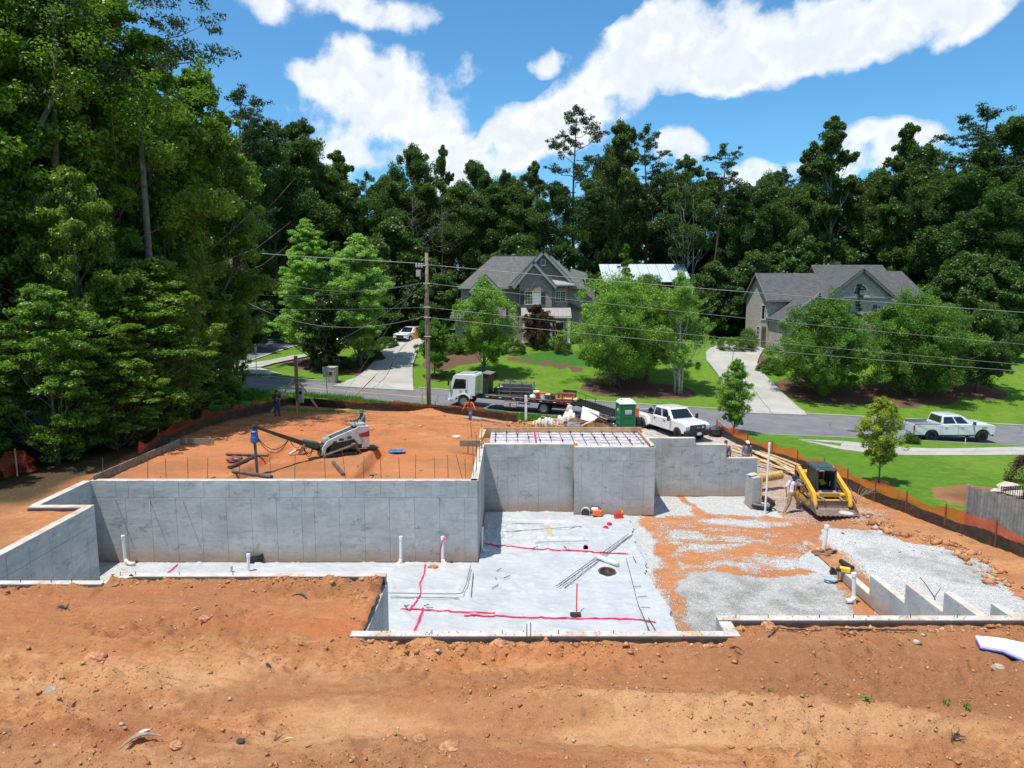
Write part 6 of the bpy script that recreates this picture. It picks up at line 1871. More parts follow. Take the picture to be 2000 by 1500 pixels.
# steel mesh deck
DZ = 3.10
dk = thing('deck_form','flat deck form with crinkled film, steel mesh and timber edging on the projecting walls','deck',(0,0,0))
def dz_(X,Y): return DZ - .03 + .03 * (fbm(X * 5,Y * 5,3) - .5)
g = grid_mesh('film',np.arange(-1.0,6.06,.08),np.arange(31.2,34.06,.08),dz_,pmat('crumpled_film',(.62,.57,.60),.3,var=.35,vs=4,bump=.8,bs=5),parent=dk,mask=lambda X,Y: (Y > 31.72) | (X > 2.95))
for k in range(14):
 x = -.75 + k * .505
 y0 = 31.75 if x < 2.9 else 31.15
 MB().cyl((x,y0,DZ + .03),(x - .04,34.0,DZ + .03),.014,.014,6).build('steel_bar',BARG,dk)
for k in range(5):
 y = 31.35 + k * .6
 MB().cyl((2.95 if y < 31.7 else -.95,y,DZ + .055),(6.0,y,DZ + .055),.014,.014,6).build('steel_bar',BARG,dk)
rr = random.Random(5)
for k in range(16):
 x = -.75 + (k * 5 % 14) * .505; y = 31.95 + (k % 4) * .6
 MB().box((x,y,DZ + .05),(.07,.07,.09)).build('spacer',pmat('dark_blue_spacer',(.03,.03,.10),.6) if k == 0 else bpy.data.materials['dark_blue_spacer'],dk)
MB().b2((1.03,31.75,DZ + .06),(1.10,34.0,DZ + .075)).build('red_tape',PINK,dk)
MB().b2((-1.35,34.02,2.8),(6.2,34.1,3.32)).build('back_board',pmat('tan_plywood',(.45,.28,.14),.75,var=.2,vs=3),dk)
MB().b2((-1.5,31.8,2.9),(-1.4,34.1,3.3)).build('side_board',LUM,dk)
MB().hexa([(-1.55,30.9,3.06),(-1.42,30.9,3.06),(-1.22,33.6,3.1),(-1.35,33.6,3.1)],[(-1.55,30.9,3.14),(-1.42,30.9,3.14),(-1.22,33.6,3.32),(-1.35,33.6,3.32)]).build('side_board',LUM,dk)
MB().b2((6.00,31.0,DZ),(6.06,34.0,DZ + .09)).build('edge_board',pmat('reddish_board',(.36,.16,.09),.8),dk)
q0,q1 = at(898,866,z=3.3),at(938,866,z=3.3); st = thing('batter_board','old horizontal board on two stakes left of the mesh deck','board',tuple(q0))
MB().box(((q1.x - q0.x) / 2,0,0),(q1.x - q0.x,.05,.26)).build('board',pmat('old_timber',(.24,.17,.10),.85,var=.3),st)
for x in (.35,.95): MB().box((x,.06,-.05),(.06,.05,.75)).build('stake',LUM,st)
# bars standing along the back of the long wall, and clusters
ORDW = 'first second third fourth fifth sixth seventh eighth ninth tenth eleventh twelfth thirteenth fourteenth fifteenth sixteenth seventeenth'.split()
def ORD_(o,k,L,key,lab,g):
 v = sorted(L,key=key).index(L[k]); tag(o,lab % ORDW[v],'steel bar',g)
grp = 'thin rusty bars standing along the back of the long wall'
tall = [(406,893),(467,893),(527,893),(576.5,890),(634,892),(668,878,676),(711,890),(743,895),(779,893),(812,888),(848,892),(874,889),(891,888,905),(323,895),(366,893),(289,895),(200,893)]
for k,tt in enumerate(tall):
 px,pt = tt[0],tt[1]; pbx = tt[2] if len(tt) > 2 else px + (1.5 if k % 3 else -1)
 b = at(pbx,941,z=3.0); b.y = 25.9; b = at(pbx,941,y=25.9); b.z = 2.9
 t_ = at(px,pt,y=25.95)
 o = MB().cyl((0,0,0),t_ - b,.011,.011,5).build('steel_bar',RUST,None,loc=tuple(b))
 ORD_(o,k,tall,lambda v: v[0],'thin rusty bar standing behind the long wall, %s from the left',grp)
CL_ = ((919,824,926,905),(936,858,937,905),(930,850,931,922),(940,826,941,880),(924,900,925,935),(932,870,929,930),(908,896,910,941))
for k,(px,pt,pbx,pby) in enumerate(CL_):
 b = at(pbx,pby,z=3.0); t_ = at(px,pt,y=b.y)
 o = MB().cyl((0,0,-.1),t_ - b,.011,.011,5).build('steel_bar',RUST,None,loc=tuple(b)); ORD_(o,k,CL_,lambda v: v[0],'rusty bar in the cluster left of the mesh deck, %s from the left','bars clustered at the left end of the mesh deck')
grp3 = 'short bar ends sticking up from the near wall tops'
EN = [(40,1135),(100,1136),(140,1136),(235,1121),(265,1121),(350,1122),(455,1123),(844,1247),(981,1249),(1091,1250),(1198,1251),(1437,1211),(1500,1214),(1666,1217),(1777,1219),(1868,1221),(1600,1216)]
for k,(px,py) in enumerate(EN):
 yy = 16.5 if px < 200 else (16.95 if px < 600 else (13.95 if px < 1300 else 14.65))
 b = at(px,py,y=yy); b.z = 3.06
 o = MB().cyl((0,0,0),(0,0,.10),.009,.009,5).build('bar_end',RUST,None,loc=tuple(b)); ORD_(o,k,EN,lambda v: v[0],'short bar end sticking up from the near wall tops, %s from the left',grp3)
for k,(px,py) in enumerate(((225,975),(292,975),(357,977))):
 b = at(px,py,y=25.47); o = MB().cyl((0,0,0),(.15,-.30,-.32),.014,.014,5).build('form_tie',BARG,None,loc=tuple(b)); tag(o,['form tie hanging from the long wall, leftmost of three','form tie hanging from the long wall, middle of three','form tie hanging from the long wall, rightmost of three'][k],'form tie')
# pipes, straps and scraps on the pad
GREYP = pmat('dark_grey_pipe',(.06,.06,.065),.5,dirt=(.3,.16,.08),dirt_amt=.5)
def on_pad(px,py,dz=.05):
 p = atg(px,py,y0=25.8); p.z += dz; return p
for k,(a,b,r_,lab) in enumerate((((442,890),(524,893),.06,'dark pipe lying level left of the auger, farthest of three'),((447,917),(497,895),.07,'dark pipe lying slanted left of the auger'),((455,924),(531,936),.075,'dark pipe lying in front of the auger, nearest the wall'),((651,907),(671,931),.07,'loose dark pipe in front of the white mini loader'),((723,931),(735,932),.05,'short dark pipe bit by the trench'))):
 p,q = on_pad(*a,.08),on_pad(*b,.08); o = MB().cyl((0,0,0),q - p,r_,r_,10).build('steel_pipe',GREYP,None,loc=tuple(p)); tag(o,lab,'pipe')
q = on_pad(458,903); o = MB().ball((0,0,.06),.22,(1.5,.8,.5),9,6,.35,3).build('chainsaw',pmat('dark_red_plastic',(.16,.03,.03),.5),None,loc=tuple(q)); tag(o,'small dark red tool lying among the pipes left of the auger','tool')
q = on_pad(775,885,.02)
xs = np.linspace(-.34,.34,14); ys = np.linspace(-.3,.3,12)
o = grid_mesh('blue_tarp',xs,ys,lambda X,Y: .05 + .09 * fbm(X * 6,Y * 6,3),pmat('blue_tarp',(.025,.12,.34),.4,dirt=(.35,.36,.42),dirt_amt=.7)); o.location = tuple(q); tag(o,'small crumpled blue tarp on the pad right of the mini loader','tarp',kind='thing')
st = thing('strap_roller','grey hand tool with a bundle of orange strap on the pad under the boom','tool',tuple(on_pad(585,888)),R(40))
MB().cyl((-.45,0,.03),(.55,.1,.45),.05).build('tube',STEEL,st); MB().ball((.1,0,.2),.17,(1.3,1,.7),10,7,.35,6).build('orange_strap',ORG,st)
q = on_pad(582,857);
for px,py,lab in ((870,823,'grey pipe bundle lying by the fence at the orange shirted worker'),):
 p,q = atg(866,815,y0=40),atg(1000,838,y0=34)
 for k in range(3):
  a = at(905 + 8 * k,817 + k,y=50.5); a.z = Hs(a.x,a.y) + .1 + .04 * k; b = at(985 - 10 * k,828,y=49.3); b.z = Hs(b.x,b.y) + .12
  o = MB().cyl((0,0,0),b - a,.045,.045,8).build('steel_pipe',STEEL,None,loc=tuple(a)); tag(o,['long grey pipe beside the orange shirted worker, upper','long grey pipe beside the orange shirted worker, middle','long grey pipe beside the orange shirted worker, lower'][k],'pipe')
q = on_pad(885,857); o = MB().cyl((0,0,.05),(.3,0,.05),.06).build('white_cup',PVC,None,loc=tuple(q)); tag(o,'small white bottle lying on the uneven clay of the pad','bottle')
t = thing('timber_edging','grey boards edging the left rim of the clay pad behind the wall corner','edging board',(0,0,0))
a,b = at(182,937,z=3.1),at(352,863,z=3.1)
prev = a
for k in range(4):
 nx = a.lerp(b,(k + 1) / 4); c = (prev + nx) / 2; d = nx - prev
 MB().box(tuple(c),(d.length - .04,.05,.3),rz=math.atan2(d.y,d.x)).build('board',pmat('grey_board',(.22,.18,.12),.9,var=.3) if k == 0 else bpy.data.materials['grey_board'],t); prev = nx
c = at(376,862,z=3.1); MB().box((c.x,c.y,3.1),(1.9,.05,.28)).build('board',bpy.data.materials['grey_board'],t)
# silt fences
def mesh_mat(name,col,dens,freq=9):
 m = bpy.data.materials.new(name); m.use_nodes = True
 t = NT(m.node_tree); p = t.n['Principled BSDF']
 uv = t.new('ShaderNodeAttribute',attribute_name='su').outputs['Fac']; uz = t.new('ShaderNodeAttribute',attribute_name='sv').outputs['Fac']
 a = t.math('FRACT',t.math('MULTIPLY',uv,freq)); b = t.math('FRACT',t.math('MULTIPLY',uz,freq))
 g = t.math('MAXIMUM',t.math('LESS_THAN',a,dens),t.math('LESS_THAN',b,dens))
 p.inputs['Base Color'].default_value = (*col,1); p.inputs['Roughness'].default_value = .5
 n = t.noise(t.new('ShaderNodeTexCoord').outputs['Object'],2,4,.6)
 t.link(t.mix(t.ramp(n,.3,.7),tuple(x * .75 for x in col),col),p.inputs['Base Color'])
 tl = t.new('ShaderNodeBsdfTranslucent'); tl.inputs[0].default_value = (*col,1)
 mx = t.new('ShaderNodeMixShader'); mx.inputs[0].default_value = .35; t.link(p.outputs[0],mx.inputs[1]); t.link(tl.outputs[0],mx.inputs[2])
 tr_ = t.new('ShaderNodeBsdfTransparent'); m2 = t.new('ShaderNodeMixShader')
 t.link(g,m2.inputs[0]); t.link(tr_.outputs[0],m2.inputs[1]); t.link(mx.outputs[0],m2.inputs[2])
 t.link(m2.outputs[0],t.n['Material Output'].inputs[0])
 return m
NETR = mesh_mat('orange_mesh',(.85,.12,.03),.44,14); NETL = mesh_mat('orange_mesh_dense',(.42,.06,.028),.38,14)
FABR = pmat('black_silt_fabric',(.028,.022,.019),.6,dirt=(.16,.09,.05),dirt_amt=.45,bump=.8,bs=4)
def ribbon(name,P,z0,z1,mat,parent,lean=.0,seed=0,rows=5,step=.25,wob=.06):
 """a strip of fabric hung along the ground points P between two heights (functions of run length)"""
 Q = []; S = []; s = 0
 for a,b in zip(P,P[1:]):
  L = (b - a).length; k = max(1,int(L / step))
  for i in range(k): Q.append(a.lerp(b,i / k)); S.append(s + L * i / k)
  s += L
 Q.append(P[-1]); S.append(s)
 co = []; su = []; sv = []
 for i,p in enumerate(Q):
  a = Q[max(0,i - 1)]; b = Q[min(len(Q) - 1,i + 1)]; d = b - a; n = Vector((-d.y,d.x,0)).normalized()
  zz0,zz1 = z0(S[i]),z1(S[i])
  for j in range(rows + 1):
   t = j / rows; z = zz0 + (zz1 - zz0) * t
   w = wob * (float(fbm(np.array([S[i] * 1.7]),np.array([t * 2.0]),seed,3)[0]) - .5) * 2
   q = p + n * (w + lean * z); co.append((q.x,q.y,Hs(p.x,p.y) + z)); su.append(S[i]); sv.append(z)
 q = [(i * (rows + 1) + j,(i + 1) * (rows + 1) + j,(i + 1) * (rows + 1) + j + 1,i * (rows + 1) + j + 1) for i in range(len(Q) - 1) for j in range(rows)]
 me = bulk_mesh(name,np.array(co),np.array(q))
 for k,v in (('su',su),('sv',sv)):
  a = me.attributes.new(k,'FLOAT','POINT'); a.data.foreach_set('value',np.array(v,np.float32))
 return link(name,me,mat,parent,True)
def fence(label,P,net,zb,zt,zn,seed,post_step=2.4,postm=None,skip=None):
 t = thing('silt_fence',label,'silt fence')
 nz = lambda s,k: .09 * math.sin(s * 1.3 + k) + .06 * math.sin(s * 2.9 + k * 2)
 ribbon('black_fabric',P,lambda s: -.12,lambda s: zb(s) + nz(s,1) * .5,FABR,t,.05,seed)
 ribbon('orange_net',P,lambda s: zt(s) + nz(s,1) * .5,lambda s: zn(s) + nz(s,3) - .13 * abs(math.sin(PI * s / post_step)),net,t,.07,seed + 5,4,.2,.05)
 s = 0; nxt = .3
 for a,b in zip(P,P[1:]):
  L = (b - a).length
  while nxt < s + L:
   p = a.lerp(b,(nxt - s) / L); z = Hs(p.x,p.y)
   MB().b2((p.x - .022,p.y - .022 + .04,z - .2),(p.x + .022,p.y + .022 + .04,z + zn(nxt) + .12)).build('stake',postm or RUST,t); nxt += post_step
  s += L
 return t
fence('long black silt fence with orange mesh sweeping down the right side of the site',FENCE_R,NETR,lambda s: .50,lambda s: .47,lambda s: .98,3,postm=pmat('red_brown_stake',(.22,.06,.03),.7))
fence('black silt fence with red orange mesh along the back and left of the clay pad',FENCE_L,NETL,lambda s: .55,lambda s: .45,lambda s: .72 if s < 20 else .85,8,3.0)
hp = at(40,985,z=1.8)
cr_ = thing('crumpled_mesh','crumpled dark red mesh fence in the shade at the far left','mesh fence')
Pp = [at(12,1000,y=26.5),at(40,990,y=27),at(62,985,y=27),at(80,985,y=27.5)];
for p in Pp: p.z = 0
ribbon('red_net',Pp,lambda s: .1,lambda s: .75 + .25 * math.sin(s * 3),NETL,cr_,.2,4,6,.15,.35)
MB().cyl((Pp[1].x,Pp[1].y,Hs(Pp[1].x,Pp[1].y)),(Pp[1].x,Pp[1].y,Hs(Pp[1].x,Pp[1].y) + 1.1),.03).build('stake',LUM,cr_)
b = thing('fabric_bundle','bundle of black fabric gathered at the upper end of the right silt fence','fabric bundle',tuple(atg(1397,852)))
MB().ball((0,0,.35),.45,(1.1,.8,.9),11,8,.25,3).build('bundle',BLK,b); MB().ball((.55,0,.3),.4,(1,.8,.9),11,8,.25,9).build('bundle',BLK,b)
# garden fences at the right edge
GW = pmat('grey_weathered_boards',(.27,.25,.23),.85,var=.25,vs=4,rand=.45)
a,b_ = atg(1890,1030),atg(2040,1078)
fn = thing('plank_fence','weathered grey plank fence end at the right edge below the lawn','fence')
L = (b_ - a); n = int(L.length / .145); ang = math.atan2(L.y,L.x)
for k in range(n):
 p = a.lerp(b_,k / n); z = Hs(p.x,p.y); hh = (at(1888 + 112 * k / n * 1.3,972 + 38 * k / n * 1.6,y=p.y).z - z)
 hh = 1.75 + .03 * math.sin(k * 2.1)
 MB().box((p.x,p.y + .06,z + hh / 2),(.135,.02,hh),rz=ang,).build('plank',GW,fn)
MB().cyl((a.x - .06,a.y + .1,a.z - .1),(a.x - .06,a.y + .1,a.z + 1.85),.06,.06,6).build('post',GW,fn)
fi = thing('iron_fence','black iron railing behind the grey planks at the right edge','fence')
IRON = pmat('black_iron',(.015,.015,.016),.4)
a2,b2_ = at(1952,995,z=-.1),at(2060,985,z=-.1)
d = b2_ - a2; n = int(d.length / .13)
for k in range(n):
 p = a2.lerp(b2_,k / n); MB().b2((p.x - .012,p.y - .012,Hs(p.x,p.y)),(p.x + .012,p.y + .012,Hs(p.x,p.y) + 1.2)).build('baluster',IRON,fi)
for z in (.15,1.05,1.2): MB().cyl((a2.x,a2.y,Hs(a2.x,a2.y) + z),(b2_.x,b2_.y,Hs(b2_.x,b2_.y) + z),.022,.022,4).build('rail',IRON,fi)
p = at(1998,1000,z=-.1); MB().b2((p.x - .05,p.y - .05,-.4),(p.x + .05,p.y + .05,1.2)).build('post',IRON,fi)
for px,py,r_,lab in ((1970,955,.34,'pale flat boulder in the bed beside the grey plank fence'),(1990,972,.38,'white grey boulder behind the iron railing'),(1948,962,.2,'small tan rock left of the flat boulder')):
 q = atg(px,py); o = MB().ball((0,0,r_ * .4),r_,(1.7,1,.7),9,7,.18,int(px)).build('boulder',pmat('boulder_stone',(.48,.42,.34),.9,bump=.6,var=.3),None,smooth=False,loc=tuple(q)); tag(o,lab,'boulder')
q = at(1750,862,z=-1.15); mb2 = thing('mailbox_pillar','white painted brick mailbox pillar partly behind the yellowing sapling','mailbox',tuple(q))
MB().b2((-.38,-.35,-.2),(.38,.35,1.3)).build('pillar',pmat('white_painted_brick',(.66,.65,.62),.8,bump=.6,bs=14),mb2); MB().b2((-.46,-.43,1.3),(.46,.43,1.4)).build('cap',CONC,mb2)
q = atg(1885,868); o = MB().b2((-.02,-.02,0),(.02,.02,.45)).build('white_stake',WHT,None,loc=tuple(q)); tag(o,'tiny white stake in the grass beside the parked pickup','stake')
q0,q1 = atg(800,648),atg(885,650)
fd = thing('rail_fence','low dark wooden fence behind the cars at the head of the left drive','fence')
for k in range(13):
 p = q0.lerp(q1,k / 12); MB().b2((p.x - .05,p.y + 4,p.z),(p.x + .05,p.y + 4.1,p.z + 1.3)).build('picket',WOODB,fd)
for z in (.4,1.15): MB().b2((q0.x,q0.y + 4.1,q0.z + z),(q1.x,q0.y + 4.15,q0.z + z + .14)).build('rail',WOODB,fd)
zz = 3.06
W = [at(1905,1243,z=zz),at(1915,1262,z=zz),at(1960,1270,z=zz),at(2010,1292,z=zz),at(2120,1330,z=zz),at(2120,1285,z=zz),at(2000,1257,z=zz),at(1950,1247,z=zz)]
mbx_ = MB(); mbx_.prism([(p.x,p.y) for p in W],zz - .03,zz + .02,'z'); o = mbx_.build('white_board',pmat('white_wrap',(.80,.82,.86),.5),None); tag(o,'white wrapped board lying on the clay at the lower right edge','board',kind='thing')
MB().prism([(W[0].x + (p.x - W[0].x) * 1.0 - .03,p.y - .03) for p in W],zz - .05,zz - .032,'z').build('blue_backing',pmat('blue_film',(.05,.05,.25),.5),o)
lp = [((1440,872),(1520,906)),((1448,868),(1532,903)),((1436,880),(1512,914)),((1470,880),(1560,917)),((1475,893),(1560,927)),((1462,899),(1548,921)),((1478,884),(1552,931)),((1484,905),(1546,925)),((1476,911),(1552,930)),((1425,885),(1480,903)),((1418,880),(1470,893)),((1420,889),(1460,900)),
      ((1490,890),(1562,921)),((1468,886),(1530,917)),((1428,876),(1500,895)),((1450,892),(1535,912)),((1480,900),(1556,935)),((1500,898),(1562,913))]
PILE = ['longest board on top of the lumber pile','board on the far side of the lumber pile','board with its end hanging off the pile near the men','pale wide board lying toward the loader','board pointing at the loader boom','board slanting across the middle of the pile','steeply slanted board at the loader end','short board at the near edge of the pile','nearest long board of the pile, by the culvert','board at the men\'s feet, right one','board at the men\'s feet, far one',
  'board at the men\'s feet, near one','pale board closest to the silt fence','middle board under the crossing ones','thin board beside the grey shirted man','board sticking out of the middle of the pile','lowest board at the loader end','short pale board next to the silt fence']
for k,(a,b) in enumerate(lp):
 p,q = atg(*a),atg(*b); p.z += .10 + .045 * (k % 5); q.z += .08 + .045 * ((k * 3) % 5); d = q - p
 M = Matrix.Translation((p + q) / 2) @ d.to_track_quat('X','Z').to_matrix().to_4x4()
 o = MB().box((0,0,0),(d.length,.14 if k % 3 else .24,.04)).build('lumber_board',LUM,None); o.matrix_world = M
 tag(o,PILE[k],'board','boards of the lumber pile')
# == vehicles and machines
WP = pmat('white_car_paint',(.74,.76,.78),.25,coat=.8,var=.02)
WP2 = pmat('pearl_car_paint',(.66,.69,.72),.25,coat=.8,var=.02)
TYRE = pmat('tyre_rubber',(.02,.02,.021),.85)
RIMD = pmat('dark_rim',(.07,.07,.075),.35,.6)
RIMS = pmat('silver_rim',(.50,.51,.52),.3,.8)
CHR = pmat('chrome',(.62,.63,.65),.15,.95)
BMP = pmat('black_trim',(.02,.02,.021),.45)
AGL = pmat('car_glass',(.012,.016,.02),.05,spec=.9,var=0)
HL = pmat('headlamp_glass',(.55,.57,.58),.12,spec=.9)
TL = pmat('tail_lamp',(.35,.01,.015),.2)
SEAM = pmat('panel_gap',(.12,.12,.125),.7)
def wheel(parent,x,y,r,w,side,rim,dual=False,spokes=6):
 """side: +1 outer face toward +y"""
 for k in range(2 if dual else 1):
  yy = y - side * (w + .03) * k
  prof = [(r * .62,-w / 2),(r * .93,-w / 2),(r,-w * .34),(r,w * .34),(r * .93,w / 2),(r * .62,w / 2),(r * .62,-w / 2)]
  t = MB().lathe(prof,(x,yy,r),'y',28).build('wheel',TYRE,parent,smooth=False)
  rp = MB()
  if not dual:
   rp.lathe([(r * .63,side * w * .46),(r * .58,side * w * .40),(r * .30,side * w * .22),(r * .22,side * w * .42),(.01,side * w * .44)],(x,yy,r),'y',24)
   for s in range(spokes):
    a = 2 * PI * s / spokes
    rp.box((x + .36 * r * math.cos(a),yy + side * w * .38,r + .36 * r * math.sin(a)),(r * .42,.03,r * .14),rot=(0,-a,0))
  else:
   rp.lathe([(r * .63,side * w * .45),(r * .55,side * w * .30),(r * .30,side * w * .10),(r * .26,side * w * .42),(.01,side * w * .46)],(x,yy,r),'y',24)
   for s in range(8):
    a = 2 * PI * s / 8; rp.cyl((x + .4 * r * math.cos(a),yy + side * w * .1,r + .4 * r * math.sin(a)),(x + .4 * r * math.cos(a),yy + side * w * .2,r + .4 * r * math.sin(a)),.03,.03,6)
  rp.build('rim',rim,t,smooth=False)
def arc(cx,r,z0,x_from,x_to,n=12):
 """top half circle of a wheel arch from x_from to x_to at height z0"""
 o = []
 for k in range(n + 1):
  a = PI * k / n
  o.append((cx + r * math.cos(a) * (1 if x_from > x_to else -1),z0 + r * math.sin(a)))
 return o
def pickup(label,loc,rz,paint,p):
 """crew-cab pickup: local +x forward, origin under the middle of the rear bumper"""
 t = thing('pickup_truck',label,'pickup truck',loc,rz)
 L,W,belt,hood,roofz = p['L'],p['W'],p['belt'],p['hood'],p['roof']
 xr,xf,r = p['xr'],p['xf'],p['r']; ar = r + .09; h = W / 2
 c0,c1 = p['c0'],p['c1']                                 # cab from / to
 zb = p.get('zb',.52)
 prof = [(c0,zb)] + [(xf - ar,zb)] + [(xf - ar * math.cos(PI * k / 10),r + ar * math.sin(PI * k / 10)) for k in range(1,10)] + [(xf + ar,zb + .02),(L - .10,zb + .05),(L - .03,zb + .35),(L - .05,hood - .20),(L - .16,hood - .06),(L - .5,hood),(c1 - .15,belt + .02),(c0,belt)]
 b = MB().prism(prof,-h + .02,h - .02,'y').build('body',paint,t,bevel=.05,seg=3)
 MB().hexa([(c1 - .1,-h * .62,belt),(L - .35,-h * .62,hood - .02),(L - .35,h * .62,hood - .02),(c1 - .1,h * .62,belt)],[(c1 - .1,-h * .5,belt + .06),(L - .5,-h * .5,hood + .05),(L - .5,h * .5,hood + .05),(c1 - .1,h * .5,belt + .06)]).build('bonnet',paint,t,bevel=.03)
 for s in (-1,1):
  flare = .10 if p.get('dual') else 0
  pr_ = [(.08,zb + .05),(xr - ar,zb),] + [(xr - ar * math.cos(PI * k / 10),r + ar * math.sin(PI * k / 10)) for k in range(1,10)] + [(xr + ar,zb),(c0 - .03,zb),(c0 - .03,belt),(.05,belt)]
  MB().prism(pr_,s * (h - .13),s * (h - .02),'y').build('bed_side',paint,t,bevel=.025)
  if p.get('dual'):
   fl = [(xr - ar - .28,zb + .02)] + [(xr - ar * math.cos(PI * k / 10),r + ar * math.sin(PI * k / 10)) for k in range(0,11)] + [(xr + ar + .30,zb + .02),(xr + ar + .18,zb + .42),(xr + ar - .12,zb + .62),(xr - ar + .12,zb + .62),(xr - ar - .18,zb + .42)]
   MB().prism(fl,s * (h - .05),s * (h + .17),'y').build('wheel_flare',paint,t,bevel=.05)
  MB().b2((.06,s * (h - .17),belt),(c0 - .04,s * (h - .03),belt + .025)).build('bed_rail',BMP,t)
 MB().b2((.02,-h + .10,zb + .12),(.09,h - .10,belt - .01)).build('tailgate',paint,t,bevel=.02)
 MB().b2((.09,-h + .13,zb + .28),(c0 - .04,h - .13,zb + .33)).build('bed_floor',BMP,t)
 MB().b2((.3,-.45,.32),(L - .5,.45,.62)).build('chassis',BMP,t)
 for xx in (xr,xf): MB().cyl((xx,-h + .3,r),(xx,h - .3,r),.08).build('axle',BMP,t)
 yb,yt = h - .07,h - .25
 xb0,xb1,xt0,xt1 = c0 + .02,c1,c0 + .16,c1 - p.get('rake',.78)
 bt = [(xb0,-yb,belt - .02),(xb1,-yb,belt - .02),(xb1,yb,belt - .02),(xb0,yb,belt - .02)]
 tp_ = [(xt0,-yt,roofz - .05),(xt1,-yt,roofz - .03),(xt1,yt,roofz - .03),(xt0,yt,roofz - .05)]
 MB().hexa(bt,tp_).build('cab',paint,t,bevel=.04,seg=3)
 MB().hexa([(xt0,-yt,roofz - .06),(xt1,-yt,roofz - .05),(xt1,yt,roofz - .05),(xt0,yt,roofz - .06)],[(xt0 + .12,-yt + .15,roofz),(xt1 - .2,-yt + .15,roofz + .01),(xt1 - .2,yt - .15,roofz + .01),(xt0 + .12,yt - .15,roofz)]).build('roof',paint,t,bevel=.03)
 fq = [(xb1,yb,belt - .02),(xb1,-yb,belt - .02),(xt1,-yt,roofz - .03),(xt1,yt,roofz - .03)]
 fq = [fq[1],fq[0],fq[3],fq[2]]
 MB().panel(fq,.06,.94,.10,.88,.008).build('windscreen',AGL,t)
 bq = [(xb0,yb,belt - .02),(xb0,-yb,belt - .02),(xt0,-yt,roofz - .05),(xt0,yt,roofz - .05)]
 MB().panel(bq,.07,.93,.18,.88,.008).build('rear_window',AGL,t)
 for s in (-1,1):
  if s < 0: q = [(xb0,-yb,belt - .02),(xb1,-yb,belt - .02),(xt1,-yt,roofz - .03),(xt0,-yt,roofz - .05)]
  else: q = [(xb1,yb,belt - .02),(xb0,yb,belt - .02),(xt0,yt,roofz - .05),(xt1,yt,roofz - .03)]
  for u0,u1 in ((.05,.45),(.50,.86)):
   if s > 0: u0,u1 = 1 - u1,1 - u0
   MB().panel(q,u0,u1,.14,.86,.008).build('side_window',AGL,t)
  for x in (c0 + .05,(c0 + c1) / 2 + .05,c1 - .02): MB().b2((x - .008,s * (h - .018),zb + .1),(x + .008,s * (h - .0175) + s * .004,belt - .03)).build('door_gap',SEAM,t)
  for x in (c0 + .25,(c0 + c1) / 2 + .2): MB().b2((x,s * (h - .02),belt - .17),(x + .2,s * (h + .02),belt - .13)).build('door_handle',paint if not p.get('dual') else BMP,t)
  m = MB().box((c1 - .15,s * (h + .17),belt + .12),(.10,.26 if not p.get('dual') else .2,.22 if not p.get('dual') else .34)); m.cyl((c1 - .15,s * (h - .08),belt + .05),(c1 - .15,s * (h + .1),belt + .08),.03)
  m.build('mirror',BMP,t,bevel=.02)
  wheel(t,xf,s * (h - .16),r,.26,s,RIMS if p.get('dual') else RIMD)
  wheel(t,xr,s * (h + (.06 if p.get('dual') else -.16)),r,.24,s,RIMS if p.get('dual') else RIMD,dual=bool(p.get('dual')))
  MB().b2((L - .10,s * h * .62,hood - .40),(L + .0,s * (h - .04),hood - .16)).build('headlight',HL,t,bevel=.02)
  MB().b2((.0,s * (h - .16),belt - .42),(.06,s * (h - .01),belt - .06)).build('tail_light',TL,t,bevel=.01)
 if p.get('dual'):
  MB().b2((L - .06,-h * .60,hood - .46),(L + .04,h * .60,hood - .10)).build('grille',BMP,t,bevel=.02)
  g = MB()
  for k in range(4): g.b2((L + .035,-h * .54,hood - .42 + .08 * k),(L + .05,h * .54,hood - .385 + .08 * k))
  g.build('grille_bars',SEAM,t)
  MB().b2((L - .2,-h - .02,zb - .12),(L + .16,h + .02,zb + .24)).build('front_bumper',BMP,t,bevel=.05)
  MB().prism([(.15 * math.cos(PI * k / 10),hood - .28 + .06 * math.sin(PI * k / 10)) for k in range(20)],L + .05,L + .065,'x').build('badge_rim',CHR,t); MB().prism([(.13 * math.cos(PI * k / 10),hood - .28 + .045 * math.sin(PI * k / 10)) for k in range(20)],L + .065,L + .07,'x').build('badge',pmat('blue_grey_badge',(.22,.30,.45),.3,.5),t)
  MB().b2((L + .05,h * .26 + .03,hood - .32),(L + .06,h * .26 + .17,hood - .20)).build('grille_patch',WHT,t)
  MB().b2((L + .16,-.17,zb - .04),(L + .175,.17,zb + .13)).build('number_plate',WHT,t)
  for k in range(5): MB().box((xt1 - .12,-.5 + .25 * k,roofz + .01),(.10,.06,.04)).build('roof_lamp',pmat('amber_lamp',(.6,.3,.05),.3) if k == 0 and 'amber_lamp' not in bpy.data.materials else bpy.data.materials['amber_lamp'],t,bevel=.01)
 else:
  MB().b2((L - .05,-h * .58,hood - .48),(L + .02,h * .58,hood - .14)).build('grille',BMP,t)
  MB().b2((L - .16,-h + .02,zb - .08),(L + .08,h - .02,zb + .20)).build('front_bumper',CHR,t,bevel=.04)
  MB().b2((-.14,-h + .04,zb + .0),(.06,h - .04,zb + .2)).build('rear_bumper',CHR,t,bevel=.04)
  MB().b2((-.155,-.16,zb + .03),(-.14,.16,zb + .16)).build('number_plate',WHT,t)
  MB().b2((c1 - .1 + .6,-h + .0,belt - .22),(c1 + .9,-h + .018,belt - .16)).build('fender_badge',CHR,t)
 return t
A = atg(1385,868,y0=36); A.z = Hs(A.x,A.y)
c = at(1362,872,z=-.75)
HD = math.atan2(-5.1,2.2)
L1 = 6.3
fx,fy = math.cos(HD),math.sin(HD)
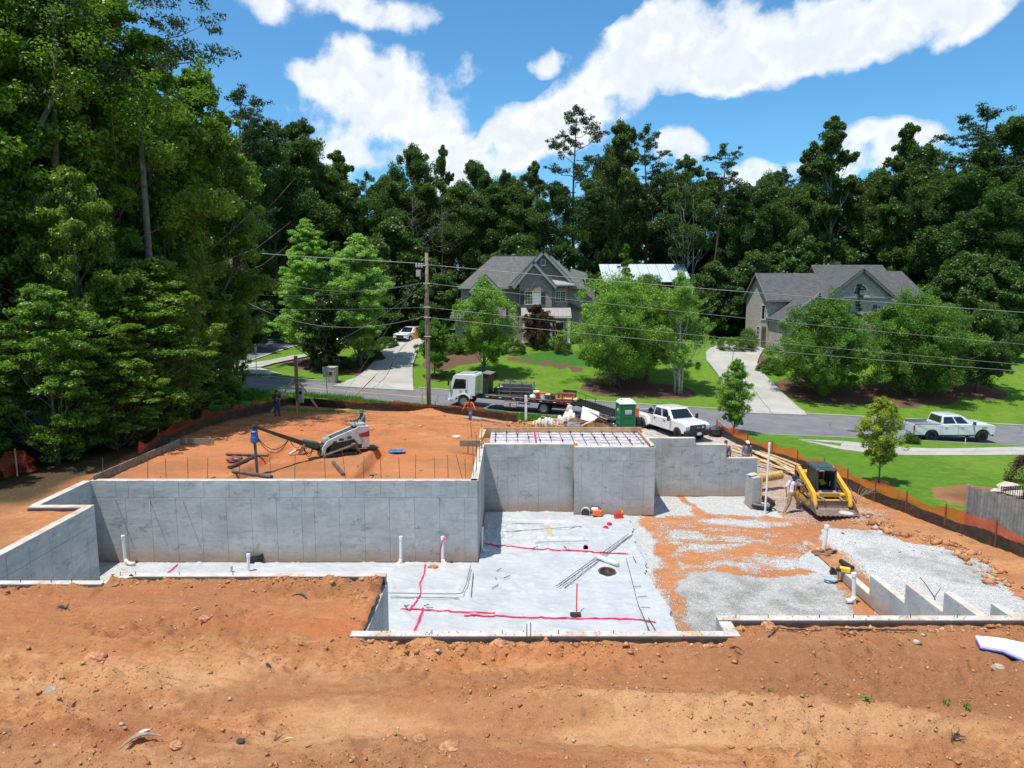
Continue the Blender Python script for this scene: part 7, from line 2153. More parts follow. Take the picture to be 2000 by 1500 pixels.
loc = (c.x - fx * L1,c.y - fy * L1)
zz = (Hs(loc[0],loc[1]) + Hs(c.x,c.y)) / 2
pk1 = pickup('white four door pickup with twin rear wheels facing the camera behind the back wall',(loc[0],loc[1],zz),HD,WP,
             dict(L=6.3,W=2.04,belt=1.30,hood=1.28,roof=2.02,xr=1.35,xf=5.35,r=.42,c0=2.35,c1=4.75,dual=True,rake=.72,zb=.56))
bk = thing('bicycle','small grey bicycle standing in the bed of the white pickup, handlebars up','bicycle',(loc[0] + fx * 1.3,loc[1] + fy * 1.3,zz + .88),HD)
GRY = pmat('silver_tube',(.5,.5,.5),.3,.7)
MB().tube([(-.55,0,.3),(-.1,0,.75),(.45,0,.72),(.6,0,.3)],.02,6).tube([(-.1,0,.75),(-.0,0,.25),(.45,0,.72)],.02,6).build('frame',GRY,bk)
MB().tube([(.43,0,.7),(.38,0,1.05),(.38,.28,1.12),(.30,.36,1.1)],.016,6).tube([(.38,0,1.05),(.38,-.28,1.12),(.30,-.36,1.1)],.016,6).build('handlebar',GRY,bk)
for x in (-.55,.62):
 MB().lathe([(.27,-.02),(.31,-.02),(.31,.02),(.27,.02),(.27,-.02)],(x,0,.3),'y',22).build('wheel',TYRE,bk)
MB().box((-.14,0,.82),(.24,.12,.05)).build('saddle',BMP,bk,bevel=.01)
for k,(dx_,dy_,s_) in enumerate(((.55,.3,(.5,.4,.35)),(1.6,-.35,(.7,.45,.4)),(1.75,.4,(.4,.4,.5)))):
 o = MB().box((0,0,s_[2] / 2),s_).build('tool_box',pmat('black_box',(.03,.03,.033),.5) if k == 0 else bpy.data.materials['black_box'],None,bevel=.03,loc=(loc[0] + fx * dx_ - fy * dy_,loc[1] + fy * dx_ + fx * dy_,zz + .9),rz=HD)
 tag(o,['black box at the tailgate end of the white pickup bed','long black box in the bed against the pickup cab','tall black box in the bed beside the bicycle'][k],'box')
rl = at(1772,851,z=-1.35)
loc = (at(1776,858,y=52.0).x,52.45)
zz = (float(zroad(np.array([loc[0]]))[0]) + float(zroad(np.array([loc[0] + 5.8]))[0])) / 2
pk2 = pickup('white four door pickup parked at the near kerb on the right, nose to the right',(loc[0],loc[1],zz),R(-.5),WP2,
             dict(L=5.9,W=2.06,belt=1.28,hood=1.30,roof=1.95,xr=1.30,xf=4.98,r=.42,c0=1.95,c1=4.35,rake=.85,zb=.50))
def suv(label,loc,rz):
 t = thing('parked_car',label,'car',loc,rz)
 h = .93; r = .35; xf,xr = 3.75,.95; L = 4.65; ar = .43
 pr_ = [(.1,.34),(xr - ar,.34)] + [(xr - ar * math.cos(PI * k / 10),r + ar * math.sin(PI * k / 10)) for k in range(1,10)] + [(xr + ar,.3),(xf - ar,.3)] + [(xf - ar * math.cos(PI * k / 10),r + ar * math.sin(PI * k / 10)) for k in range(1,10)] + [(xf + ar,.32),(L - .05,.36),(L,.62),(L - .1,.88),(L - .35,.98),(3.35,1.06),(.1,1.08),(0,.7)]
 MB().prism(pr_,-h,h,'y').build('body',WP,t,bevel=.06,seg=3)
 bt = [(.1,-h + .05,1.04),(3.45,-h + .05,1.03),(3.45,h - .05,1.03),(.1,h - .05,1.04)]; tp_ = [(.45,-.66,1.66),(2.55,-.66,1.68),(2.55,.66,1.68),(.45,.66,1.66)]
 MB().hexa(bt,tp_).build('cabin',WP,t,bevel=.04)
 MB().panel([bt[1],bt[2],tp_[2],tp_[1]],.07,.93,.08,.9,.008).build('windscreen',AGL,t)
 MB().b2((.8,-.45,1.665),(2.2,.45,1.70)).build('sunroof',AGL,t)
 MB().panel([bt[0],bt[1],tp_[1],tp_[0]],.08,.46,.12,.88,.008).build('side_window',AGL,t); MB().panel([bt[0],bt[1],tp_[1],tp_[0]],.5,.84,.12,.88,.008).build('side_window',AGL,t)
 MB().panel([bt[2],bt[3],tp_[3],tp_[2]],.16,.5,.12,.88,.008).build('side_window',AGL,t); MB().panel([bt[2],bt[3],tp_[3],tp_[2]],.54,.92,.12,.88,.008).build('side_window',AGL,t)
 for s in (-1,1):
  for xx in (xf,xr): wheel(t,xx,s * (h - .12),r,.22,s,RIMS)
  MB().b2((L - .22,s * .55,.76),(L - .0,s * .90,.90)).build('headlight',HL,t,bevel=.02)
  MB().box((3.1,s * (h + .08),1.12),(.12,.18,.14)).build('mirror',WP,t,bevel=.02)
 MB().b2((L - .08,-.5,.55),(L + .02,.5,.82)).build('grille',BMP,t); MB().b2((L - .05,-.8,.34),(L + .03,.8,.5)).build('bumper',BMP,t,bevel=.02)
 return t
q = atg(786,668)
suv('white car parked facing down the left drive, far behind the main pole',(q.x + 1.7,q.y + 3.6,q.z + .04),R(-90) - .42)
for px,py,m,hgt,lab,nm in ((806,663,pmat('dark_bin',(.04,.045,.045),.5),1.1,'dark wheeled bin beside the white car at the head of the drive','bin'),(818,658,pmat('teal_bin',(.02,.22,.26),.5),1.0,'teal bin near the fence at the head of the left drive','bin')):
 b = atg(px,py); b.y += 1.2; b.z = Hs(b.x,b.y)
 t = thing('wheeled_bin',lab,nm,tuple(b)); MB().hexa([(-.25,-.28,0),(.25,-.28,0),(.25,.28,0),(-.25,.28,0)],[(-.31,-.35,hgt),(.31,-.35,hgt),(.31,.35,hgt),(-.31,.35,hgt)]).build('body',m,t,bevel=.02); MB().hexa([(-.33,-.38,hgt),(.33,-.38,hgt),(.33,.38,hgt),(-.33,.38,hgt)],[(-.28,-.3,hgt + .1),(.28,-.3,hgt + .1),(.28,.3,hgt + .1),(-.28,.3,hgt + .1)]).build('lid',m,t)
b = atg(812,664); o = MB().lathe([(.22,0),(.18,.5),(.14,1.1),(.05,1.5),(.02,1.55)],n=10).build('folded_umbrella',ORG,None,loc=tuple(b)); tag(o,'folded orange red parasol between the bins at the head of the drive','parasol')
# flatbed equipment truck
q = at(886,797,z=.1)
yw = 55.6
def on_road(px,y): p = at(px,800,y=y); return Vector((p.x,y,zrs(p.x,y)))
fa,fb = on_road(905,57.8),on_road(1061,56.2)                    # front wheel, rear wheel of the near side
d = (fa - fb); wb = d.length
ft = thing('flatbed_truck','white cab-over flatbed truck with black deck and loading ramps parked at the kerb','truck',tuple(fb),math.atan2(d.y,d.x),rot=(0,math.asin(-d.z / wb),math.atan2(d.y,d.x)))
wb = wb; hW = 1.08
cx0,cx1 = wb - .95,wb + 1.25
pr_ = [(cx0,.95),(wb - .62,.95)] + [(wb - .56 * math.cos(PI * k / 8),.48 + .56 * math.sin(PI * k / 8)) for k in range(1,8)] + [(wb + .62,.80),(wb + .72,.50),(cx1 - .02,.46),(cx1 + .02,.9),(cx1 - .04,1.45),(cx1 - .30,2.45),(cx1 - .55,2.64),(cx0 + .15,2.70),(cx0,2.55)]
MB().prism(pr_,-2.16,.0,'y').build('cab',WP,ft,bevel=.07,seg=3)
for s,y in ((1,.004),(-1,-2.164)):
 MB().prism([(wb - .15,1.52),(cx1 - .28,1.42),(cx1 - .48,2.25),(wb - .15,2.28)],y - .006,y + .006,'y').build('side_window',AGL,ft)
 MB().b2((wb - .30,y - .004,.95),(wb - .28,y + .004,2.42)).b2((cx1 - .30,y - .004,1.05),(cx1 - .28,y + .004,1.35)).build('door_gap',SEAM,ft)
 MB().b2((wb - .22,y - .01,1.22),(wb - .14,y + .02,1.42)).build('door_handle',BMP,ft)
 MB().box((cx1 + .02,y + s * .16,1.9),(.10,.16,.42)).cyl((cx1 - .1,y,2.2),(cx1 + .02,y + s * .16,2.1),.02).build('mirror',BMP,ft)
 MB().b2((cx1 - .04,y - s * .34,.62),(cx1 + .05,y - s * .06,.86)).build('headlight',HL,ft)
MB().prism([(cx1 - .03,1.42),(cx1 + .02,1.42),(cx1 - .25,2.36),(cx1 - .30,2.36)],-2.02,-.14,'y').build('windscreen',AGL,ft)
MB().b2((cx1 - .02,-1.75,.95),(cx1 + .05,-.4,1.15)).build('grille',BMP,ft); MB().b2((cx1 - .1,-2.16,.36),(cx1 + .1,0,.60)).build('front_bumper',WP,ft,bevel=.03)
MB().lathe([(.0,0),(.11,0),(.11,.006),(.0,.008)],(wb + .28,.006,1.28),'y',14).build('door_emblem',pmat('gold_print',(.55,.42,.15),.5),ft)
for k in range(5):
 o_ = 2 * PI * k / 5 + .3
 MB().box((wb + .28 + .13 * math.cos(o_),.009,1.28 + .13 * math.sin(o_)),(.05,.006,.05),rot=(0,o_,0)).build('emblem_ray',bpy.data.materials['gold_print'],ft)
MB().b2((cx0 + .3,-1.6,2.70),(cx0 + .45,-.6,2.80)).build('roof_stripe',pmat('grey_roof_bar',(.35,.45,.5),.4),ft)
MB().prism([(wb - .75,.75),(wb - .70,.95)] + [(wb - .64 * math.cos(PI * k / 8),.48 + .64 * math.sin(PI * k / 8)) for k in range(1,8)] + [(wb + .70,.8),(wb + .62,.8)] + [(wb + .55 * math.cos(PI * k / 8),.48 + .55 * math.sin(PI * k / 8)) for k in range(1,8)] + [(wb - .62,.75)],.0,.05,'y').build('wheel_arch',WP,ft)
BS = pmat('black_steel',(.022,.022,.024),.5,dirt=(.12,.09,.07),dirt_amt=.3)
DK0,DK1,DZF = -2.3,cx0 - .75,1.12
MB().b2((DK0 - .1,-1.5,.72),(wb + .6,-1.38,.98)).b2((DK0 - .1,-.78,.72),(wb + .6,-.66,.98)).build('chassis_rail',BS,ft)
MB().b2((DK0,-2.28,DZF - .12),(DK1,.12,DZF)).build('deck',BS,ft)
MB().b2((DK0,.12,DZF - .18),(DK1,.16,DZF + .02)).build('deck_edge',BS,ft)
rtape = pmat('red_white_tape',(.45,.05,.05),.5)
for k in range(13): MB().b2((DK0 + .2 + .55 * k,.161,DZF - .1),(DK0 + .42 + .55 * k,.166,DZF - .05)).build('marker_strip',rtape if k % 2 else WHT,ft)
wd = pmat('grey_deck_timber',(.16,.13,.10),.85,var=.3)
for k in range(9): MB().b2((DK0 + .05,-2.2 + .255 * k,DZF),(DK1 - .05,-1.97 + .255 * k,DZF + .03)).build('deck_plank',wd,ft)
for s,y in ((1,-.12),(-1,-2.04)):
 wheel(ft,wb,y,.48,.26,s,RIMS,spokes=8); wheel(ft,0,y,.48,.26,s,RIMS,dual=True)
MB().prism([(.72 * math.cos(PI * k / 8),.48 + .62 * math.sin(PI * k / 8)) for k in range(0,9)],-.55,.05,'y')
hb = MB().b2((DK1 - .28,-1.7,DZF + .03),(DK1 + .22,-.25,DZF + 1.62)).build('tool_locker',BS,ft,bevel=.02)
MB().hexa([(DK1 - .42,-1.8,DZF + 1.64),(DK1 + .32,-1.8,DZF + 1.72),(DK1 + .32,-.15,DZF + 1.72),(DK1 - .42,-.15,DZF + 1.64)],[(DK1 - .42,-1.8,DZF + 1.69),(DK1 + .32,-1.8,DZF + 1.77),(DK1 + .32,-.15,DZF + 1.77),(DK1 - .42,-.15,DZF + 1.69)]).build('locker_roof',pmat('grey_sheet_metal',(.22,.22,.23),.5,.3),ft)
MB().b2((2.2,-.05,.35),(3.2,.12,.92)).build('side_box',pmat('white_side_box',(.62,.56,.54),.5),ft,bevel=.02)
for k in range(4): MB().b2((2.22,.121,.40 + .13 * k),(3.18,.128,.45 + .13 * k)).build('box_rib',pmat('pinkish_rib',(.5,.3,.3),.6) if k == 0 else bpy.data.materials['pinkish_rib'],ft)
MB().b2((2.65,.13,.36),(2.76,.14,.72)).build('box_strap',pmat('maroon_strap',(.25,.05,.06),.6),ft)
MB().b2((1.15,-.3,.62),(2.1,.0,.72)).b2((1.55,-.2,.72),(1.62,-.1,1.0)).build('mount',STEEL,ft)
MB().b2((DK0 + .5,-2.2,.55),(-.7,.0,.72)).build('tail_frame',BS,ft)
rl_ = 3.4; rs = R(-17)
rp = MB()
for y0,y1 in ((-2.2,-1.35),(-.75,.1)):
 for yy in (y0,y1): rp.hexa([(DK0 - rl_,yy - .04,.28),(DK0,yy - .04,DZF - .14),(DK0,yy + .04,DZF - .14),(DK0 - rl_,yy + .04,.28)],[(DK0 - rl_,yy - .04,.42),(DK0,yy - .04,DZF + .04),(DK0,yy + .04,DZF + .04),(DK0 - rl_,yy + .04,.42)])
 rp_o = None
rp.build('ramp_beams',BS,ft)['kind'] = 'stuff'
for i in range(18):
 t_ = (i + .5) / 18; x = DK0 - rl_ * t_; z = DZF + .03 - (DZF - .40) * t_
 for y0,y1 in ((-2.2,-1.35),(-.75,.1)): MB().box((x,(y0 + y1) / 2,z),(.06,y1 - y0,.09),rot=(0,.4,0)).build('ramp_bar',BS,ft)
for y in (.1,-2.2):
 rl2 = MB()
 pts = [(DK0 + 1.0,y,DZF + .6),(DK0 + .1,y,DZF + .55),(DK0 - 1.6,y,DZF + .02)]
 rl2.tube(pts,.025,6).build('tail_rail',BS,ft) if y < 0 else None
 for k in range(4):
  x = DK0 + .9 - .8 * k; z = DZF + .58 - max(0,(.1 + DK0 - x)) * .3
  if y < 0: MB().cyl((x,y,z - .6),(x,y,z),.022).build('tail_post',BS,ft)
MB().b2((DK0 + .1,-2.22,DZF + .05),(DK0 + 1.2,-2.18,DZF + .62)).build('side_board',BS,ft)
ftM = ft.matrix_basis if False else Matrix.LocRotScale(ft.location,ft.rotation_euler,None)
def onft(x,y,z): return tuple(ftM @ Vector((x,y,z)))
FR = ft.rotation_euler.z
DST = pmat('dull_dark_steel',(.16,.16,.165),.5,.5)
rk = thing('pipe_rack','grey steel pipe rack with long boxes on the middle of the flatbed deck','rack',onft(2.45,-1.05,DZF + .03),FR)
for x in (-1.25,-.6,.35,1.25):
 MB().b2((x - .035,.75,0),(x + .035,.82,1.05 + .2 * (x in (-.6,.35)))).build('upright',RUST if x in (-.6,) else DST,rk); MB().b2((x - .035,-.82,0),(x + .035,-.75,1.05)).build('upright',DST,rk)
for z in (.12,.42,.75,1.02): MB().cyl((-1.4,.79,z),(1.4,.79,z),.024).build('rail',DST,rk); MB().cyl((-1.4,-.79,z),(1.4,-.79,z),.024).build('rail',DST,rk)
for k,(z,y,m) in enumerate(((.10,.3,BS),(.10,-.3,BS),(.42,.2,SHUT),(.42,-.3,SHUT),(.74,0,pmat('slate_panel',(.10,.11,.13),.4)))):
 MB().b2((-1.2,y - .26,z),(1.2,y + .26,z + .26)).build('long_box',m,rk,bevel=.01)
t = thing('bucket','black round bucket on the flatbed deck behind the tool locker','bucket',onft(DK1 - 1.05,-.5,DZF + .03)); MB().lathe([(.22,0),(.28,.55),(.25,.55),(.2,.05),(0,.04)],n=18).build('pail',BMP,t)
t = thing('parts_heap','low heap of grey and brown machine parts beside the tool locker on the deck','machine parts',onft(DK1 - .9,-1.5,DZF + .03),.3)
MB().box((0,0,.2),(.9,.5,.4)).build('motor',BS,t,bevel=.04); MB().tube([(-.6,0,.3),(0,.2,.6),(.5,0,.25)],.04).build('arm',RUST,t); MB().cyl((-.3,-.3,.4),(.3,-.3,.5),.14).build('drum',STEEL,t)
t = thing('water_cooler','red and white drink cooler on the flatbed deck','cooler',onft(.68,-.4,DZF + .03)); MB().lathe([(.22,0),(.26,.10),(.26,.45),(.22,.5)],n=16).build('tank',REDP,t); MB().lathe([(.27,.46),(.27,.58),(.12,.62),(0,.62)],n=16).build('lid',WHT,t)
t = thing('water_cooler','white round drink cooler with an orange lid right beside the red one','cooler',onft(.15,-.55,DZF + .03)); MB().lathe([(.22,0),(.25,.42)],n=16).build('tank',WHT,t); MB().lathe([(.26,.40),(.26,.5),(0,.52)],n=16).build('lid',ORG,t)
t = thing('white_bucket','white bag slumped on the deck in front of the coolers','bag',onft(.95,-.25,DZF + .03)); MB().ball((0,0,.15),.22,(1.2,1,.8),9,7,.2,3).build('bag',WHT,t)
t = thing('cool_box','dark green cool box with a white lid on the flatbed deck','cool box',onft(-.45,-.35,DZF + .03),FR); MB().b2((-.36,-.24,0),(.36,.24,.36)).build('box',pmat('dark_green_plastic',(.02,.09,.06),.5),t,bevel=.02); MB().b2((-.38,-.26,.36),(.38,.26,.46)).build('lid',pmat('pale_green_lid',(.5,.6,.55),.5),t,bevel=.02)
t = thing('wooden_crate','orange brown slatted wooden crate at the tail of the flatbed deck','crate',onft(-1.55,-1.3,DZF + .03),FR)
t.scale = (.8,.8,.75); OC = pmat('orange_timber',(.30,.14,.05),.7)
for k in range(9): MB().b2((-.85 + .2 * k,-.4,.55),(-.72 + .2 * k,.35,.60)).build('slat',OC,t); MB().b2((-.8 + .19 * k,.36,.25),(-.70 + .19 * k,.40,.80)).build('slat',OC,t)
for z in (.25,.5): MB().b2((-.9,.34,z),(.85,.37,z + .06)).build('rail',OC,t)
for x in (-.85,.8): MB().b2((x - .04,-.4,0),(x + .04,.38,.56)).build('leg',OC,t)
t = thing('tube_carrier','maroon steel frame holding red tubes on the flatbed deck below the crate','frame',onft(-1.35,-.35,DZF + .03),FR); MR = pmat('maroon_paint',(.22,.04,.03),.5)
for x in (-.9,-.1,.8): MB().b2((x - .035,.28,0),(x + .035,.34,.55)).build('upright',MR,t)
MB().b2((-.95,.28,.5),(.85,.34,.58)).build('rail',MR,t); MB().b2((-.95,.28,.0),(.85,.34,.08)).build('rail',MR,t)
for k in range(3): MB().cyl((-.9,-.1 + .14 * k,.1),(.7,-.1 + .14 * k,.1),.06).build('tube',ORG,t)
t = thing('plywood_stack','tan plywood sheets at the rear end of the flatbed deck','plywood',onft(-2.05,-.8,DZF + .04),FR)
for k in range(3): MB().box((.02 * k,0,.03 + .05 * k),(1.0,1.3,.035),rz=.04 * k).build('sheet',LUM,t)
# white mini loader with auger
q = atg(672,893,y0=26); q.z = 2.93
ms = thing('mini_loader','small white stand-on tracked loader with a long black boom on the clay pad','mini loader',(q.x - .22,q.y + .55,q.z - .03),R(180 + 30)); ms.scale = (1,1,.82)
MW = pmat('dusty_white_paint',(.58,.56,.53),.5,dirt=(.40,.24,.15),dirt_amt=.75); TRK = pmat('dusty_track',(.14,.10,.075),.9,dirt=(.32,.19,.11),dirt_amt=.7,bump=.6)
DARK = pmat('machine_black',(.03,.03,.032),.5,dirt=(.2,.12,.07),dirt_amt=.3)
def crawler(parent,y0,y1,pts,lug=.03,step=.11,mat=TRK):
 """a track belt round the outline pts (x, z) between y0 and y1, with separate lugs"""
 n = len(pts); cx = sum(p[0] for p in pts) / n; cz = sum(p[1] for p in pts) / n
 inner = [(cx + (p[0] - cx) * .90,cz + (p[1] - cz) * .80) for p in pts]
 vs = []
 for y in (y0,y1):
  vs += [(p[0],y,p[1]) for p in pts] + [(p[0],y,p[1]) for p in inner]
 fs = []
 for k in range(n):
  j = (k + 1) % n
  fs += [(k,j,n + j,n + k),(2 * n + k,3 * n + k,3 * n + j,2 * n + j),(k,2 * n + k,2 * n + j,j),(n + k,n + j,3 * n + j,3 * n + k)]
 MB().add(vs,fs).build('track',mat,parent)
 lm = MB()
 for k in range(n):
  a,b = Vector((pts[k][0],0,pts[k][1])),Vector((pts[(k + 1) % n][0],0,pts[(k + 1) % n][1])); L = (b - a).length; m = max(1,int(L / step))
  for i in range(m):
   c_ = a.lerp(b,(i + .5) / m); d_ = (b - a).normalized(); nn = Vector((d_.z,0,-d_.x))
   if nn.dot(c_ - Vector((cx,0,cz))) < 0: nn = -nn
   c_ = c_ + nn * lug * .4
   lm.box((c_.x,(y0 + y1) / 2,c_.z),(step * .5,y1 - y0 + .01,lug),rot=(0,-math.atan2(d_.z,d_.x),0))
 o = lm.build('track_lugs',mat,parent); o['kind'] = 'stuff'
def tri_track(x0,x1,zt,xt,r):
 p = []
 for k in range(7): a = PI * .5 + PI * k / 9 + .35; p.append((x0 + r * math.cos(a),r + r * math.sin(a)))
 for k in range(7): a = -PI * .5 + PI * k / 9; p.append((x1 + r * math.cos(a),r + r * math.sin(a)))
 for k in range(6): a = PI * .12 + PI * .55 * k / 5; p.append((xt + r * 1.05 * math.cos(a),zt + r * 1.05 * math.sin(a)))
 return p
for s in (-1,1):
 y = s * .40
 crawler(ms,y - .12,y + .12,tri_track(-.55,.78,.50,-.42,.13))
 MB().lathe([(.15,-.03),(.15,.03),(.06,.05),(0,.05)],(-.42,y + s * .06,.50),'y',14).lathe([(.10,-.04),(.10,.04)],(.74,y + s * .05,.15),'y',12).lathe([(.09,-.04),(.09,.04)],(-.48,y + s * .05,.14),'y',12).b2((-.45,y - .05,.12),(.7,y + .05,.22)).build('track_frame',DARK,ms)
 for k in range(4): MB().lathe([(.06,-.05),(.06,.05)],(-.25 + .24 * k,y,.10),'y',10).build('roller',DARK,ms)
 MB().prism([(-.95,.55),(-.90,1.42),(-.62,1.45),(.40,1.06),(.72,.88),(.92,.55),(.98,.18),(.82,.16),(.74,.52),(.52,.74),(-.05,.80),(-.45,.86),(-.62,.55)],s * .27,s * .34,'y').build('side_plate',MW,ms,bevel=.02)
 for xx,zz_,w_,h_ in ((-.25,.96,.18,.14),(.1,.90,.2,.12),(.38,.80,.16,.12)): MB().b2((xx - w_ / 2,s * .339,zz_ - h_ / 2),(xx + w_ / 2,s * .346,zz_ + h_ / 2)).build('side_opening',DARK,ms)
MB().hexa([(-.85,-.26,.3),(.6,-.26,.3),(.6,.26,.3),(-.85,.26,.3)],[(-.85,-.26,1.35),(.35,-.26,.90),(.35,.26,.90),(-.85,.26,1.35)]).build('engine_block',DARK,ms)
MB().hexa([(-.62,-.28,1.30),(.45,-.28,.95),(.45,.28,.95),(-.62,.28,1.30)],[(-.62,-.28,1.42),(.45,-.28,1.02),(.45,.28,1.02),(-.62,.28,1.42)]).build('hood',pmat('slate_grille',(.05,.06,.08),.4),ms,bevel=.02)
MB().prism([(-1.12,.35),(-1.12,1.48),(-.62,1.52),(-.62,1.0),(-.80,.80),(-.78,.35)],-.36,.36,'y').build('rear_body',MW,ms,bevel=.03)
MB().prism([(-1.125,1.12),(-1.125,1.22),(-.66,1.12),(-.66,1.04)],.361,.368,'y').build('red_stripe',pmat('red_print',(.45,.02,.03),.5),ms)
MB().prism([(-1.125,.92),(-1.125,1.09),(-.68,.99),(-.70,.92)],.361,.366,'y').build('red_flash',bpy.data.materials['red_print'],ms)
MB().prism([(-1.125,1.10),(-1.125,1.125),(-.66,1.03),(-.66,1.005)],.366,.372,'y').build('dark_band',DARK,ms)
MB().b2((-1.0,-.30,1.50),(-.45,.30,1.62)).build('control_panel',pmat('grey_panel',(.35,.35,.34),.5),ms,bevel=.02)
MB().tube([(-.55,-.28,1.6),(-.50,-.28,1.74),(-.50,.28,1.74),(-.55,.28,1.6)],.018).cyl((-.7,.1,1.62),(-.68,.12,1.80),.015).cyl((-.7,-.1,1.62),(-.68,-.12,1.80),.015).build('hand_rail',BMP,ms)
MB().b2((-1.55,-.3,.22),(-1.1,.3,.27)).build('stand_platform',DARK,ms)
MB().lathe([(.20,-.25),(.20,.25)],(.62,0,.82),'y',16).build('hydraulic_drum',pmat('pale_grey_metal',(.42,.42,.42),.4,.4),ms)
MB().hexa([(.75,-.30,.10),(.95,-.30,.10),(.95,.30,.10),(.75,.30,.10)],[(.80,-.28,.70),(1.05,-.28,.62),(1.05,.28,.62),(.80,.28,.70)]).build('tool_carrier',DARK,ms,bevel=.02)
tip = at(496,833,y=26.9)
b0 = Vector((.9,0,.42))
Mi = Matrix.LocRotScale(ms.location,ms.rotation_euler,ms.scale).inverted()
tl = Mi @ tip
d_ = (tl - b0); M = Matrix.Translation((b0 + tl) / 2) @ d_.to_track_quat('X','Z').to_matrix().to_4x4()
MB().add([(-d_.length / 2,-.09,-.13),(d_.length / 2,-.06,-.05),(d_.length / 2,.06,-.05),(-d_.length / 2,.09,-.13),(-d_.length / 2,-.09,.13),(d_.length / 2,-.06,.05),(d_.length / 2,.06,.05),(-d_.length / 2,.09,.13)],[(0,3,2,1),(4,5,6,7),(0,1,5,4),(1,2,6,5),(2,3,7,6),(3,0,4,7)],M).build('boom',DARK,ms,bevel=.01)
m_ = b0.lerp(tl,.16); MB().box((m_.x,m_.y,m_.z + .12),(.62,.42,.26),rot=(0,-.35,0)).build('ballast_box',pmat('dark_green_box',(.05,.07,.05),.6),ms,bevel=.02)
t1 = tl + Vector((0,0,-.02))
MB().cyl((t1.x,t1.y - .1,t1.z),(t1.x,t1.y + .1,t1.z),.07).box((t1.x - .02,t1.y,t1.z - .12),(.16,.2,.22)).build('head_bracket',DARK,ms)
BLU = pmat('blue_drive',(.03,.10,.36),.4,dirt=(.15,.12,.1),dirt_amt=.3)
MB().lathe([(.10,-.75),(.15,-.70),(.15,-.48),(.13,-.44),(.13,-.25),(.15,-.22),(.10,-.16)],(t1.x,t1.y,t1.z),'z',16).build('auger_drive',BLU,ms)
foot = Mi @ at(503,926,z=2.95)
MB().cyl((t1.x,t1.y,t1.z - .75),(foot.x,foot.y,-.1),.055,.05,10).build('auger_shaft',GREYP,ms)
hz = Mi @ Vector((0,0,0))
def hose(pts): MB().tube([Vector(p) for p in pts],.016,5).build('hose',BMP,ms,smooth=True)
def cat(a,b,s,n=10):
 a,b = Vector(a),Vector(b); return [a.lerp(b,i / n) - Vector((0,0,4 * s * (i / n) * (1 - i / n))) for i in range(n + 1)]
h1_ = b0.lerp(tl,.50); h2_ = b0.lerp(tl,.30); h3_ = b0.lerp(tl,.12)
hose(cat((t1.x - .1,t1.y + .1,t1.z - .5),h1_,.55)); hose(cat((t1.x - .1,t1.y + .1,t1.z - .55),h1_,.7)); hose(cat(h1_,h2_,.35)); hose(cat(h2_,h3_,.6)); hose(cat(h2_,h3_,.45))
mp = b0.lerp(tl,.28); MB().cyl((mp.x,mp.y + .15,mp.z),(mp.x + .2,mp.y + .1,mp.z - .5),.06).build('hydraulic_ram',pmat('steel_ram',(.3,.31,.32),.3,.7),ms)
# yellow compact track loader
q0,q1 = at(1600,1019,z=-.02),at(1682,1022,z=-.02)
LC = thing('track_loader','yellow and black compact track loader with its bucket down on the gravel','track loader',(0,0,0))
CY = pmat('machine_yellow',(.72,.38,.025),.4,dirt=(.45,.25,.13),dirt_amt=.35,var=.05)
fwd = Vector((-.03,-1,0)).normalized(); bc = (q0 + q1) / 2 + Vector((0,.2,0))
HDL = math.atan2(fwd.y,fwd.x)
LC.location = (bc.x - fwd.x * 3.1,bc.y - fwd.y * 3.1,max(float(site_z(np.array([[bc.x + a_]]),np.array([[bc.y + b_]]))[0,0]) for a_ in (-.9,.9) for b_ in (0,2.5)) + .02); LC.rotation_euler = (0,0,HDL); LC.scale = (.92,.89,.82); LC.location.y -= .2
for s in (-1,1):
 y = s * .78
 p = []
 r_ = .28
 for k in range(7): a = PI * .55 + PI * .8 * k / 6; p.append((.15 + r_ * math.cos(a),r_ + .02 + r_ * math.sin(a)))
 for k in range(7): a = -PI * .5 + PI * .75 * k / 6; p.append((1.95 + r_ * math.cos(a),r_ + .02 + r_ * math.sin(a)))
 for k in range(5): a = PI * .25 + PI * .5 * k / 4; p.append((.75 + .30 * math.cos(a),.72 + .25 * math.sin(a)))
 crawler(LC,y - .20,y + .20,p,.05,.13,TRK)
 MB().b2((.1,y - .1,.15),(1.95,y + .1,.32)).lathe([(.2,-.12),(.2,.12)],(.75,y,.66),'y',14).lathe([(.2,-.14),(.2,.14)],(1.92,y,.3),'y',14).lathe([(.2,-.14),(.2,.14)],(.18,y,.3),'y',14).build('track_frame',CY,LC)
 ya = s * .86
 MB().prism([(-.15,1.50),(-.05,1.78),(.15,1.80),(1.75,1.15),(2.25,.95),(2.50,.42),(2.50,.22),(2.30,.22),(2.22,.42),(2.02,.72),(1.60,.92),(.1,1.52)],ya - .09,ya + .09,'y').build('lift_arm',CY,LC,bevel=.02)
 MB().hexa([(-.2,ya - .08,.8),(.1,ya - .08,.8),(.1,ya + .08,.8),(-.2,ya + .08,.8)],[(-.25,ya - .08,1.75),(.05,ya - .08,1.75),(.05,ya + .08,1.75),(-.25,ya + .08,1.75)]).build('arm_tower',DARK,LC)
 MB().cyl((.1,ya,1.0),(1.2,ya,1.15),.05).build('lift_ram',STEEL,LC)
 MB().cyl((1.55,s * .6,.55),(2.45,s * .42,.65),.05).build('tilt_ram',STEEL,LC)
MB().prism([(-.35,.45),(1.9,.45),(1.9,.70),(1.6,.78),(.1,.82),(-.35,1.35)],-.56,.56,'y').build('chassis',DARK,LC,bevel=.02)
